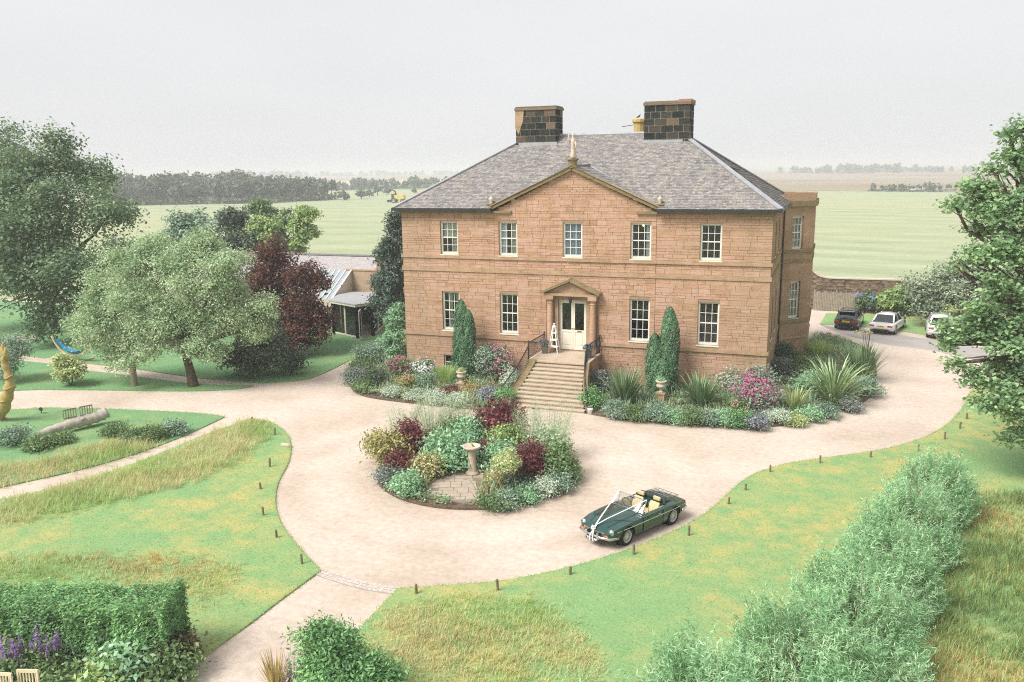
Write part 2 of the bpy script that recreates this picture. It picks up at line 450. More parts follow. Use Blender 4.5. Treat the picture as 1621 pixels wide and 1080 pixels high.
# ------------------------------------------------------------------ far land
def sheet(name, pts, z, mat):
    return struct(MB().add([(p[0], p[1], z) for p in pts], [tuple(range(len(pts)))]).build(name, mat))
sheet('far_field', [(-55.93, 374.84), (7.95, 377.63), (53.19, 353.02), (114.09, 316.38), (3200, 3600), (-1000, 6500), (-900, 1500)], 0.0, 'heath')
sheet('far_field', [(-478.97, 267.93), (-367.56, 335.37), (-293.21, 364.47), (-262.13, 441.19), (-215.51, 499.19), (-300, 1200), (-2000, 3500), (-4500, 1500)], -.01, 'brown_field')
sheet('far_field', [(-391.75, 537.17), (-309.86, 692.85), (-395.42, 927.05), (-589.85, 835.11)], .03, 'stubble')
sheet('far_field', [(-254.74, 397.85), (-209.51, 463.73), (-255.98, 569.82), (-317.64, 501.83)], .03, 'pasture')
sheet('far_field', [(-52.52, 711.36), (112.35, 538.54), (167.84, 760.23), (-81.39, 1134.27)], .05, 'brown_field')
sheet('far_field', [(-133.16, 1776.63), (86.67, 1121.98), (112.87, 1541.54), (-223.57, 2898.34)], .09, 'pasture')

# ------------------------------------------------------------------ foliage helpers
def unit(v): return v/np.maximum(np.linalg.norm(v, axis=-1, keepdims=True), 1e-9)
def rdir(n): return unit(rng.normal(size=(n, 3)))

def sub_lobes(lobes, m, fr=(.38, .62), seed=None):
    """break every lobe into m smaller ones on its surface so that the outline is uneven"""
    out = []
    for (x, y, z, r, *sq) in lobes:
        sz = sq[0] if sq else 1.0
        d = rdir(m)
        for i in range(m):
            q = r*rng.uniform(*fr); t = r*rng.uniform(.45, .85)
            out.append((x+d[i, 0]*t, y+d[i, 1]*t, z+d[i, 2]*t*sz, q, sz))
    return out

def lobe_clumps(lobes, n):
    L = np.array([(l[0], l[1], l[2], l[3], l[4] if len(l) > 4 else 1.0) for l in lobes])
    w = L[:, 3]**2; idx = rng.choice(len(L), n, p=w/w.sum())
    d = rdir(n); d[:, 2] = np.where(d[:, 2] < -.35, -d[:, 2], d[:, 2])
    rr = L[idx, 3]*(1 - .55*rng.random(n)**1.7)
    bump = 1 + .13*np.sin(d[:, 0]*5.1+idx)+.13*np.sin(d[:, 1]*6.3+idx*2)+.1*np.sin(d[:, 2]*7+idx*3)
    off = d*(rr*bump)[:, None]; off[:, 2] *= L[idx, 4]
    return L[idx, :3]+off, d

def leaf_mesh(name, P, N, size, aspect=.55, T=None, fold=.0):
    """one four-cornered leaf for each point; N is what it faces, T its direction"""
    n = len(P)
    if np.isscalar(size): size = size*rng.uniform(.7, 1.3, n)
    if T is None: T = rdir(n)
    T = unit(T - N*np.sum(T*N, 1, keepdims=True)); B = np.cross(N, T)
    a = T*(size*.5)[:, None]; b = B*(size*.5*aspect)[:, None]; c = T*(size*.08)[:, None]
    V = np.stack([P-a, P+b-c, P+a - N*(size*.12)[:, None], P-b-c], 1).reshape(-1, 3)
    return npmesh(name, V, np.arange(4*n).reshape(n, 4))

def crown(name, lobes, n, size, mat, parent=None, per=14, aspect=.55, spread=None, up=.45, zmin=.05, jit=.75, sub=0, droop=0.0, core=.72):
    if sub: lobes = sub_lobes(lobes, sub) + [(*l[:3], l[3]*core, *(l[4:] or (1.0,))) for l in lobes]
    nc = max(1, n//per)
    C, D = lobe_clumps(lobes, nc)
    rm = np.mean([l[3] for l in lobes]); sp = spread or min(size*2.1, rm*.35)
    P = np.repeat(C, per, 0) + rng.normal(size=(nc*per, 3))*sp*np.array([1, 1, .62])
    N = np.repeat(D, per, 0)*.55 + np.array([0, 0, up]) + rng.normal(size=(nc*per, 3))*jit*.55
    keep = P[:, 2] > zmin; P, N = P[keep], unit(N[keep])
    T = None
    if droop: T = unit(rdir(len(P)) + np.array([0, 0, -droop]))
    o = obj(name, leaf_mesh(name, P, N, size, aspect, T), mat, parent)
    return o

def blades(name, base, dirs, length, width, mat, parent=None, arch=.5, seg=4, kind=None):
    """strap leaves: base (n,3), dirs (n,3) start direction; they bend outwards and down"""
    n = len(base); length = np.broadcast_to(length, (n,)); width = np.broadcast_to(width, (n,)); arch = np.broadcast_to(arch, (n,))
    horiz = unit(np.stack([dirs[:, 0], dirs[:, 1], np.zeros(n)], 1)+1e-6); side = np.stack([-horiz[:, 1], horiz[:, 0], np.zeros(n)], 1)
    V = []; p = base.copy(); d = unit(dirs)
    for i in range(seg+1):
        t = i/seg; w = width*(.55+.9*t)*(1-t**2.2)*.5 if i < seg else width*.02
        V += [p-side*w[:, None], p+side*w[:, None]]
        d = unit(d + horiz*(arch*.55/seg*2)[:, None]*t + np.array([0, 0, -1.0])*(arch*t*1.5/seg)[:, None])
        p = p + d*(length/seg)[:, None]
    V = np.stack(V, 1).reshape(-1, 3); k = 2*(seg+1)
    F = np.concatenate([np.arange(n)[:, None]*k + np.array([2*i, 2*i+1, 2*i+3, 2*i+2]) for i in range(seg)])
    o = obj(name, npmesh(name, V, F), mat, parent)
    if kind: o['kind'] = kind
    return o

def flowers(name, lobes, n, size, mat, parent, top=.1, cluster=1, zmin=.05, out=1.02, squash=1.0):
    """small blossoms on the outside of the lobes"""
    L = np.array([(l[0], l[1], l[2], l[3], l[4] if len(l) > 4 else 1.0) for l in lobes])
    w = L[:, 3]**2; nc = max(1, n//cluster); idx = rng.choice(len(L), nc, p=w/w.sum())
    d = rdir(nc); d[:, 2] = np.abs(d[:, 2])*(1-top)+top; d = unit(d)
    off = d*L[idx, 3][:, None]*out*rng.uniform(.93, 1.08, (nc, 1)); off[:, 2] *= L[idx, 4]
    P = np.repeat(L[idx, :3]+off, cluster, 0); D = np.repeat(d, cluster, 0)
    if cluster > 1: P = P + rng.normal(size=P.shape)*size*.8
    keep = P[:, 2] > zmin; P, D = P[keep], D[keep]
    N = unit(D + np.array([0, -.2, .5]) + rng.normal(size=P.shape)*.35)
    m = leaf_mesh(name, np.concatenate([P, P]), np.concatenate([N, N]), size, .6)
    return obj(name, m, mat, parent, kind='stuff')

def limb(mb, a, b, r0, r1, sag=.0, n=6, wob=.08, sides=7):
    a = Vector(a); b = Vector(b); L = (b-a).length; pts = []; rad = []
    for i in range(n+1):
        t = i/n; p = a.lerp(b, t)
        if 0 < i < n: p += Vector((random.uniform(-1, 1), random.uniform(-1, 1), random.uniform(-.5, .5)))*wob*L*.5 + Vector((0, 0, math.sin(t*math.pi)*sag*L))
        pts.append(p); rad.append(r0*(1-t)+r1*t)
    mb.tube(pts, rad, sides); return pts

def tree(name, label, base, fork, r, lobes, n, size, mat, bark='bark', group=None, sub=5, aspect=.6, lean=(0, 0), per=14, up=.45, twigs=2, spread=None, limbs=None, droop=0.0, cat='tree', jit=.75, squash=1.0, core=.72):
    t = thing(name, label, cat, (base[0], base[1], 0), 0, group)
    lo = [(l[0]-base[0], l[1]-base[1], l[2], l[3], squash) for l in lobes]
    f = Vector((lean[0], lean[1], fork))
    mb = MB()
    mb.tube([(0, 0, -.05), (0, 0, .12), (lean[0]*.3, lean[1]*.3, fork*.45), f], [r*1.5, r*1.15, r*.92, r*.8], 10)
    mb.build('trunk', bark, t, True)
    mb = MB()
    for l in lo:
        c = Vector(l[:3]); p = limb(mb, f - Vector((0, 0, .1)), c, r*.5, r*.12, .06)
        for q in range(twigs):
            s_ = p[3+q % 3]; e = c + Vector(rdir(1)[0])*l[3]*.8
            limb(mb, s_, e, r*.16, r*.04, .03, 4, .1, 5)
    mb.build('limbs', bark, t, True)
    crown('crown', lo, n, size, mat, t, per, aspect, spread, up, .25, jit=jit, sub=sub, droop=droop, core=core)
    return t

def bush(name, label, base, lobes, n, size, mat, cat='shrub', group=None, fl=None, per=10, aspect=.6, sub=3, up=.5, stem=True, spread=None, jit=.75, droop=0.0):
    """lobes relative to base; fl = (material, number, size, cluster) or a list of those"""
    t = thing(name, label, cat, (base[0], base[1], .06), 0, group)
    crown('foliage', lobes, n, size, mat, t, per, aspect, spread, up, .0, jit=jit, sub=sub, droop=droop)
    if fl:
        for i, (fm, fn, fs, fc) in enumerate(fl if isinstance(fl, list) else [fl]):
            L2 = sub_lobes(lobes, sub) if sub else lobes
            flowers('blossoms', L2+list(lobes), fn, fs, fm, t, cluster=fc)
    if stem:
        mb = MB()
        for l in lobes[:4]:
            limb(mb, (0, 0, -.05), l[:3], .035, .012, .02, 4, .1, 5)
        mb.build('stem', 'bark', t)
    return t
for nm, c in (('bark', (.105, .082, .06)), ('bark_pale', (.26, .23, .16))):
    k = NT(nm); n1 = k.noise(7, 5, k.mapping((1, 1, .25)), .7)
    k.pbr(k.ramp(n1, [(.3, tuple(x*.6 for x in c)), (.7, tuple(x*1.25 for x in c))]), .95, spec=.1, normal=k.bump(n1, .8, .04))

# ------------------------------------------------------------------ house materials
def stonemat(name, stops, streak=.5, wear=True):
    k = NT(name)
    g = k.n('ShaderNodeNewGeometry')
    base = k.ramp(k.rand(), stops)
    vs = k.mapping((.9, .9, 9.0)); n1 = k.noise(1.6, 5, vs, .65); n2 = k.noise(1.1, 3); n3 = k.noise(14, 4, None, .7); n4 = k.noise(.35, 3)
    c = k.mix(1, base, k.ramp(n1, [(.28, (1-streak*.75, 1-streak*.80, 1-streak*.82)), (.48, (1, 1, 1)), (.72, (1.12, 1.10, 1.07))]), 'MULTIPLY')
    if wear:
        c = k.mix(k.ramp(n2, [(.46, (0, 0, 0)), (.64, (.55, .55, .55))]), c, (.52, .335, .255))
        c = k.mix(k.ramp(n4, [(.54, (0, 0, 0)), (.72, (.35, .35, .35))]), c, (.33, .235, .14))
        sx = k.n('ShaderNodeSeparateXYZ', Vector=g.outputs['Position'])
        ends = k.math('MULTIPLY', k.ramp(k.math('DIVIDE', k.math('ABSOLUTE', sx.outputs['X']), 12.0), [(.66, (0, 0, 0)), (.76, (1, 1, 1))]), k.ramp(k.noise(.8, 4), [(.35, (.1,)*3), (.6, (.75,)*3)]))
        c = k.mix(k.math('MULTIPLY', ends, .7), c, (.36, .265, .165))
        rain = k.noise(1.0, 5, k.mapping((2.6, 2.6, .18)), .7)
        c = k.mix(1, c, k.ramp(rain, [(.30, (.86, .84, .82)), (.45, (1, 1, 1)), (.7, (1.06, 1.05, 1.05))]), 'MULTIPLY')
        vl = k.mapping((.55, .55, 7.0)); nl = k.noise(1.0, 6, vl, .75)
        c = k.mix(k.ramp(nl, [(.31, (.85, .85, .85)), (.415, (0, 0, 0))]), c, (.22, .145, .085))
        c = k.mix(k.ramp(nl, [(.58, (0, 0, 0)), (.70, (.6, .6, .6))]), c, (.56, .41, .315))
    c = k.mix(1, c, k.ramp(n3, [(.25, (.80, .79, .77)), (.75, (1.12, 1.12, 1.12))]), 'MULTIPLY')
    k.pbr(c, .95, spec=.1, normal=k.bump(k.math('ADD', n1, n3), .5, .03))
stonemat('sandstone', [(0, (.385, .24, .145)), (.25, (.435, .27, .17)), (.5, (.465, .295, .195)), (.75, (.49, .325, .235)), (1, (.43, .285, .17))])
stonemat('dressed_stone', [(0, (.33, .24, .135)), (1, (.37, .265, .165))], .35)
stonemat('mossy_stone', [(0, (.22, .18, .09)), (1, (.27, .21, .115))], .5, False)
stonemat('course_stone', [(0, (.36, .255, .15)), (1, (.42, .29, .185))], .5)
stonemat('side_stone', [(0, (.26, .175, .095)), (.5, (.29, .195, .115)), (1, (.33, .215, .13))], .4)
stonemat('soot_stone', [(0, (.018, .022, .021)), (.6, (.038, .040, .037)), (.86, (.07, .06, .045)), (1, (.17, .12, .08))], .4, False)
stonemat('cap_stone', [(0, (.13, .105, .07)), (1, (.20, .16, .11))], .4, False)
stonemat('pale_stone', [(0, (.50, .43, .34)), (1, (.56, .48, .39))], .25, False)
stonemat('step_stone', [(0, (.44, .365, .275)), (1, (.51, .43, .33))], .25, False)
plain('mortar', (.33, .22, .145), .95)
plain('chimney_mortar', (.46, .40, .31), .95)
k = NT('slate')
r = k.rand(); n1 = k.noise(.5, 4, None, .65); n2 = k.noise(9, 4); n3 = k.noise(2.2, 4, None, .7)
c = k.ramp(r, [(0, (.165, .157, .155)), (.35, (.215, .203, .20)), (.7, (.25, .236, .228)), (1, (.325, .30, .28))])
c = k.mix(k.ramp(n3, [(.5, (0, 0, 0)), (.66, (.6, .6, .6))]), c, (.34, .305, .25))
c = k.mix(1, c, k.ramp(n1, [(.3, (.85, .85, .87)), (.7, (1.12, 1.1, 1.08))]), 'MULTIPLY')
c = k.mix(1, c, k.ramp(n2, [(.3, (.82,)*3), (.7, (1.1,)*3)]), 'MULTIPLY')
k.pbr(c, .75, spec=.3, normal=k.bump(n2, .4, .01))
plain('lead', (.34, .345, .365), .55, .0, .4, .25, 3)
plain('gutter_black', (.022, .026, .028), .45, 0, .4)
plain('cream_paint', (.74, .69, .57), .5, 0, .4, .08)
plain('white_paint', (.80, .78, .73), .5, 0, .4, .06)
plain('sash_grey', (.60, .58, .50), .5, 0, .4, .08)
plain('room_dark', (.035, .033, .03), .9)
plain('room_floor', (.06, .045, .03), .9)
plain('curtain_cream', (.62, .58, .47), .9, var=.3, nscale=14)
plain('curtain_blue', (.38, .43, .52), .9, var=.3, nscale=14)
plain('curtain_white', (.66, .68, .70), .9, var=.2, nscale=14)
plain('curtain_olive', (.30, .29, .19), .9, var=.3, nscale=14)
plain('iron_black', (.02, .024, .03), .5, 0, .4)
plain('brass', (.42, .29, .10), .35, .8)
plain('red_clay', (.33, .17, .11), .85)
plain('yellow_clay', (.46, .33, .12), .85)
def glassmat(name, tint=(.85, .9, .9), refl=.035):
    k = NT(name)
    tr = k.n('ShaderNodeBsdfTransparent', Color=tint); gl = k.n('ShaderNodeBsdfGlossy', Roughness=.03)
    lw = k.n('ShaderNodeLayerWeight', Blend=.25)
    f = k.math('ADD', k.math('MULTIPLY', lw.outputs['Fresnel'], .5), refl, True)
    mx = k.n('ShaderNodeMixShader'); k.set(mx.inputs[0], f)
    k.t.links.new(tr.outputs[0], mx.inputs[1]); k.t.links.new(gl.outputs[0], mx.inputs[2]); k.t.links.new(mx.outputs[0], k.out.inputs['Surface'])
glassmat('glass'); glassmat('glass_dark', (.2, .25, .24), .05)

# ------------------------------------------------------------------ the country house
W, D_, EAVE, RIDGE_Y, RIDGE_Z, RIDGE_X = 10.37, 12.4, 9.42, 6.2, 13.62, 4.62
WIN_X = (-7.36, -3.74, 0.0, 3.74, 7.36); HW = .546
UP0, UP1, LO0, LO1 = 6.944, 8.832, 2.512, 4.80
house = thing('country_house', 'two storey red sandstone country house with grey slate hipped roof and pediment', 'house', (0, 0, 0))

def panel(x0, x1, z0, z1, y, holes, depth=.28, top=None):
    """wall face in the plane y facing -y with rectangular holes and their reveals"""
    mb = MB()
    xs = sorted({x0, x1, *[h[0] for h in holes], *[h[1] for h in holes]}); zs = sorted({z0, z1, *[h[2] for h in holes], *[h[3] for h in holes]})
    for a, b in zip(xs, xs[1:]):
        for c, d in zip(zs, zs[1:]):
            mx, mz = (a+b)/2, (c+d)/2
            if any(h[0] < mx < h[1] and h[2] < mz < h[3] for h in holes): continue
            mb.add([(a, y, c), (b, y, c), (b, y, d), (a, y, d)], [(0, 1, 2, 3)])
    for a, b, c, d in holes:
        e = y+depth
        mb.add([(a, y, c), (a, y, d), (a, e, d), (a, e, c)], [(0, 1, 2, 3)])
        mb.add([(b, y, c), (b, e, c), (b, e, d), (b, y, d)], [(0, 1, 2, 3)])
        mb.add([(a, y, d), (b, y, d), (b, e, d), (a, e, d)], [(0, 1, 2, 3)])
        mb.add([(a, y, c), (a, e, c), (b, e, c), (b, y, c)], [(0, 1, 2, 3)])
    return mb

holes_c, holes_l, holes_r = [], [], []
for i, x in enumerate(WIN_X):
    hs = [(x-HW, x+HW, UP0, UP1)]
    hs.append((x-HW, x+HW, LO0, LO1) if i != 2 else (-.80, .80, 1.75, 4.60))
    (holes_l if i == 0 else holes_r if i == 4 else holes_c).extend(hs)
holes_l.append((-7.90, -6.92, .12, 1.0))
PC = 4.56; YC = -.014; YJ = .016        # centre block breaks forward; mortar lies behind the stone faces
wm = MB()
for (a, b, y, hs) in ((-W, -PC, 0, holes_l), (-PC, PC, YC, holes_c), (PC, W, 0, holes_r)):
    p = panel(a, b, -.05, EAVE, y+YJ, hs); wm.add(p.v, p.f)
for s_ in (-1, 1):
    wm.add([(s_*PC, YC+YJ, -.05), (s_*PC, YJ, -.05), (s_*PC, YJ, EAVE), (s_*PC, YC+YJ, EAVE)], [(0, 1, 2, 3)])
GA = 11.62
wm.add([(-PC, YC+YJ, EAVE), (PC, YC+YJ, EAVE), (0, YC+YJ, GA)], [(0, 1, 2)])
wm.add([(-W, D_, -.05), (-W, D_, EAVE), (W, D_, EAVE), (W, D_, -.05)], [(0, 1, 2, 3)])
wm.add([(-W, YJ, -.05), (-W, YJ, EAVE), (-W, D_, EAVE), (-W, D_, -.05)], [(0, 1, 2, 3)])
wall = wm.build('wall', 'mortar', house)

# stones of the front, course by course
stones = []
def lay(x0, x1, z0, z1, y, holes, gable=None):
    z = z0; row = 0
    while z < z1-.05:
        h = min(random.choice((.12, .14, .16, .19, .22, .26)), z1-z)
        if z1-z-h < .1: h = z1-z
        # avoid a joint inside a thin sliver at openings
        segs = [(x0, x1)]
        if gable:
            hw = gable(z+h*.5); segs = [(-hw, hw)]
        for a, b, c, d in holes:
            if c < z+h-.02 and d > z+.02:
                ns = []
                for s0, s1 in segs:
                    if b <= s0 or a >= s1: ns.append((s0, s1)); continue
                    if a > s0: ns.append((s0, a))
                    if b < s1: ns.append((b, s1))
                segs = ns
        for s0, s1 in segs:
            x = s0
            while x < s1-.02:
                w = random.uniform(.32, 1.05)
                if s1-x-w < .3: w = s1-x
                zz0, zz1 = z, z+h
                for a, b, c, d in holes:      # trim stones that would reach into an opening
                    if a < x+w-.01 and b > x+.01:
                        if zz0 < c < zz1: zz1 = c
                        if zz0 < d < zz1: zz0 = d
                if zz1-zz0 > .03 and w > .04: stones.append((x, x+w, zz0, zz1, y))
                x += w
        z += h; row += 1
bands = [(-.02, 2.15), (2.36, 5.96), (6.2, 6.72), (6.9, EAVE)]
for z0, z1 in bands:
    lay(-W, -PC, z0, z1, 0, holes_l); lay(-PC, PC, z0, z1, YC, holes_c+[(-1.5, 1.5, 1.75, 5.0)]); lay(PC, W, z0, z1, 0, holes_r)
lay(-PC, PC, EAVE, GA-.1, YC, [], gable=lambda z: max(.05, PC*(GA-z)/(GA-EAVE)-.05))
stones.sort(key=lambda s_: -(s_[1]-s_[0])*(s_[3]-s_[2]))
J = .005
def stone_box(mb, s_, dep):
    x0, x1, z0, z1, y = s_; x0 += J; x1 -= J; z0 += J; z1 -= J; c = .006
    f = y-dep; b = y+.014
    vs = [(x0, b, z0), (x1, b, z0), (x1, b, z1), (x0, b, z1), (x0+c, f, z0+c), (x1-c, f, z0+c), (x1-c, f, z1-c), (x0+c, f, z1-c)]
    mb.add(vs, [(4, 5, 6, 7), (0, 1, 5, 4), (1, 2, 6, 5), (2, 3, 7, 6), (3, 0, 4, 7)])
su = MB(); stone_box(su, (-.5, .5, -.5, .5, 0), .0); sum_ = su.mesh('stone'); sum_.materials.append(MAT['sandstone'])
for s_ in stones[:300]:
    w, h = s_[1]-s_[0], s_[3]-s_[2]
    obj('stone', sum_, None, wall, loc=((s_[0]+s_[1])/2, s_[4]-random.uniform(.0, .012), (s_[2]+s_[3])/2), scale=(w, 1, h))
mb = MB()
for s_ in stones[300:]: stone_box(mb, s_, random.uniform(0, .012))
mb.build('stones', 'sandstone', wall, kind='stuff')

# courses, plinth, eaves
def course(z0, z1, out, name='string_course', skip=None):
    for a, b, y in ((-W-out, -PC, 0), (-PC-.02, PC+.02, YC), (PC, W+out, 0)):
        segs = [(a, b)] if not (skip and a < 0 < b) else [(a, skip[0]), (skip[1], b)]
        for s0, s1 in segs:
            m = MB().prism_y([(s0, z0), (s1, z0), (s1, z1), (s0, z1)], y-out, y+.03)
            m.build(name, 'course_stone', house)
course(6.72, 6.90, .075); course(5.96, 6.20, .06); course(2.15, 2.36, .08, skip=(-1.42, 1.42))
MB().box(-W-.12, -PC-.12, -.20, .05, EAVE-.12, EAVE+.02).build('cornice', 'mossy_stone', house)
MB().box(PC+.12, W+.12, -.20, .05, EAVE-.12, EAVE+.02).build('cornice', 'mossy_stone', house)
for s_ in (-1, 1):
    MB().box(s_*(PC+.02), s_*(W+.40), -.47, -.32, EAVE+.0, EAVE+.16).build('gutter', 'gutter_black', house)
    MB().box(s_*(PC+.02), s_*(W+.40), -.33, .04, EAVE+.022, EAVE+.06).build('soffit', 'gutter_black', house)
MB().box(W+.28, W+.42, -.32, 8.4, EAVE, EAVE+.15).build('gutter', 'gutter_black', house)
# raking cornices of the pediment
for s_ in (-1, 1):
    a = (s_*(PC+.22), YC-.16, EAVE+.10); b = (0, YC-.16, GA+.06)
    MB().bar((a[0], YC-.10, a[2]), (b[0], YC-.10, b[2]), .26, .15, (0, 0, 1)).build('raking_cornice', 'mossy_stone', house)
    MB().bar((a[0], YC-.06, a[2]+.14), (b[0], YC-.06, b[2]+.11), .36, .05, (0, 0, 1)).build('raking_coping', 'dressed_stone', house)
    MB().box(s_*(PC-1.05), s_*(PC+.05), YC-.14, YC, EAVE-.12, EAVE+.02).build('cornice_return', 'mossy_stone', house)
    # little urn finials at the feet of the gable
    x = s_*(PC+.15)
    m = MB().box(x-.18, x+.18, YC-.18, YC+.2, EAVE+.12, EAVE+.35).box(x-.22, x+.22, YC-.22, YC+.24, EAVE+.35, EAVE+.40)
    pb = m.build('finial_block', 'mossy_stone', house)
    MB().lathe([(.10, 0), (.07, .06), (.13, .2), (.15, .28), (.09, .33), (.04, .38), (.05, .42), (.01, .46)], (x, YC, EAVE+.40), 12).build('urn_finial', 'pale_stone', house, True)
m = MB().lathe([(.30, 0), (.30, .08), (.24, .12), (.24, .36), (.32, .42), (.32, .5)], (0, YC+.02, GA+.08), 12)
m.build('finial_block', 'mossy_stone', house)
# weathered standing figure on the gable: draped body, arm held up
fg = MB().lathe([(.14, 0), (.16, .1), (.12, .35), (.10, .62), (.125, .82), (.115, .98), (.055, 1.06), (.045, 1.1), (.07, 1.17), (.072, 1.24), (.04, 1.31)], (0.02, YC+.02, GA+.58), 12)
fg.tube([(-.12, YC, GA+1.45), (-.24, YC-.03, GA+1.55), (-.20, YC-.03, GA+1.85)], [.06, .05, .03], 7)
fg.tube([(.14, YC, GA+1.45), (.21, YC-.05, GA+1.25), (.16, YC-.1, GA+1.05)], [.055, .05, .04], 7)
fg.build('figure_finial', 'pale_stone', house, True)

# roof: boarded slopes carrying slates
E0 = EAVE+.14; OV = .38
def slope(pts, name='roof_slope'): return MB().add(pts, [tuple(range(len(pts)))])
gz = GA+.20; gy = -OV + (gz-E0)*(RIDGE_Y+OV)/(RIDGE_Z-E0)
roof = slope([(-W-OV, -OV, E0), (-PC-.35, -OV, E0), (0, gy-.05, gz-.03), (PC+.35, -OV, E0), (W+OV, -OV, E0), (RIDGE_X, RIDGE_Y, RIDGE_Z), (-RIDGE_X, RIDGE_Y, RIDGE_Z)])
roof.add([(W+OV, -OV, E0), (W+OV, D_+OV, E0), (RIDGE_X, RIDGE_Y, RIDGE_Z)], [(0, 1, 2)])
roof.add([(W+OV, D_+OV, E0), (-W-OV, D_+OV, E0), (-RIDGE_X, RIDGE_Y, RIDGE_Z), (RIDGE_X, RIDGE_Y, RIDGE_Z)], [(0, 1, 2, 3)])
roof.add([(-W-OV, D_+OV, E0), (-W-OV, -OV, E0), (-RIDGE_X, RIDGE_Y, RIDGE_Z)], [(0, 1, 2)])
roof.add([(-W-OV, .03, E0-.02), (W+OV, .03, E0-.02), (W+OV, D_+OV, E0-.02), (-W-OV, D_+OV, E0-.02)], [(3, 2, 1, 0)])
roof_o = roof.build('roof', 'slate', house)
def slates(o, u, v, n, width_at, x_off, rows, expo, keep=None):
    """o origin at eave, u along eave, v up the slope, n normal"""
    V = []; o, u, v, n = map(np.array, (o, u, v, n))
    for r in range(rows):
        lo, hi = width_at((r+.5)/rows)
        x = lo - (.13 if r % 2 else 0)
        while x < hi:
            w = rng.uniform(.13, .22); a, b = max(x, lo), min(x+w-.006, hi); x += w
            if b-a < .05: continue
            if keep is not None and not keep(o+u*(a+b)/2+v*(r+.5)*expo): continue
            l0 = .030+rng.uniform(-.006, .012); up_ = (r+1.35)*expo; dn = r*expo+rng.uniform(-.012, .012)
            q = [o+u*a+v*dn+n*l0, o+u*b+v*dn+n*(l0+rng.uniform(-.004, .004)), o+u*b+v*up_+n*.008, o+u*a+v*up_+n*.008, o+u*a+v*dn+n*(l0-.016), o+u*b+v*dn+n*(l0-.016)]
            V.append(q)
    V = np.array(V); m = len(V); F = np.concatenate([np.arange(m)[:, None]*6+np.array(f) for f in ((0, 1, 2, 3), (4, 5, 1, 0))])
    return npmesh('slates', V.reshape(-1, 3), F)
dy, dz = RIDGE_Y+OV, RIDGE_Z-E0; SL = math.hypot(dy, dz); rows = 54; ex = SL/rows
pedi = lambda p: not (p[2] < GA+.25-(GA-EAVE)*abs(p[0])/PC + 0 and p[1] < 3.6 and abs(p[0]) < PC+.1)
obj('slates', slates((0, -OV, E0), (1, 0, 0), (0, dy/SL, dz/SL), (0, -dz/SL, dy/SL), lambda t: (-(W+OV)+(W+OV-RIDGE_X)*t, (W+OV)-(W+OV-RIDGE_X)*t), 0, rows, ex, pedi), 'slate', roof_o, kind='stuff')
dx = W+OV-RIDGE_X; SL2 = math.hypot(dx, dz); rows2 = 50
obj('slates', slates((W+OV, RIDGE_Y, E0), (0, 1, 0), (-dx/SL2, 0, dz/SL2), (dz/SL2, 0, dx/SL2), lambda t: (-(RIDGE_Y+OV)*(1-t), (D_+OV-RIDGE_Y)*(1-t)), 0, rows2, SL2/rows2), 'slate', roof_o, kind='stuff')
# lead on ridge and hips
MB().tube([(-RIDGE_X, RIDGE_Y, RIDGE_Z+.03), (RIDGE_X, RIDGE_Y, RIDGE_Z+.03)], .10, 8).build('ridge_lead', 'lead', house)
for s_ in (-1, 1):
    MB().bar((s_*(W+OV-.02), -OV+.02, E0+.05), (s_*RIDGE_X, RIDGE_Y, RIDGE_Z+.05), .30, .06).build('hip_lead', 'lead', house)
    MB().bar((s_*(W+OV-.02), D_+OV-.02, E0+.05), (s_*RIDGE_X, RIDGE_Y, RIDGE_Z+.05), .30, .06).build('hip_lead', 'lead', house)
# pediment roof running back into the main slope
gz = GA+.20; gy = -OV + (gz-E0)*dy/dz
for s_ in (-1, 1):
    zb = EAVE+.18
    m = MB().add([(s_*(PC+.30), YC-.30, zb), (0, YC-.30, gz), (0, gy, gz), (s_*(PC+.30), YC+.3, zb+.02)], [(0, 1, 2, 3) if s_ > 0 else (3, 2, 1, 0)])
    po = m.build('pediment_roof', 'slate', house)
    e1 = np.array((-s_*(PC+.30), 0, gz-zb)); Lp = np.linalg.norm(e1); e1 = e1/Lp; nn = np.array((s_*(gz-zb), 0, PC+.30))/Lp
    rws = 26; V = []
    for r in range(rws):
        t = (r+.5)/rws; ymax = (YC+.3) + (gy-YC-.3)*t; y = YC-.24
        while y < ymax:
            w = rng.uniform(.2, .3); b = min(y+w-.006, ymax)
            o_ = np.array((s_*(PC+.30), 0, zb)) + e1*(r*Lp/rws) + nn*.02
            q = [o_+np.array((0, y, 0)), o_+np.array((0, b, 0)), o_+np.array((0, b, 0))+e1*1.2*Lp/rws-nn*.016, o_+np.array((0, y, 0))+e1*1.2*Lp/rws-nn*.016]
            V.append(q if s_ > 0 else q[::-1]); y += w
    V = np.array(V); obj('slates', npmesh('slates', V.reshape(-1, 3), np.arange(4*len(V)).reshape(-1, 4)), 'slate', po, kind='stuff')
    MB().bar((s_*(PC+.28), YC+.3, zb+.05), (0, gy, gz+.05), .34, .04).build('valley_lead', 'lead', house)
MB().bar((0, YC-.1, gz+.04), (0, gy, gz+.04), .22, .06).build('ridge_lead', 'lead', house)
# roof hatch left ajar on the side slope
hp = Vector((7.75, 4.6, 11.6))
MB().box(-.5, .5, -.45, .45, 0, .06).build('roof_hatch', 'gutter_black', house, loc=hp, rot=(0, math.radians(18), 0))

# floors inside, so that the windows look into dark rooms
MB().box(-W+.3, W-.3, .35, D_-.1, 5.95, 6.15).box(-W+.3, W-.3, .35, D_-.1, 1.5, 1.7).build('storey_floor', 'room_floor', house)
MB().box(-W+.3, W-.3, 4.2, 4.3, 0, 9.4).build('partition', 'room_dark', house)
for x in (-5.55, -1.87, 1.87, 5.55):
    MB().box(x-.06, x+.06, .32, 4.2, 0, 9.4).build('partition', 'room_dark', house)

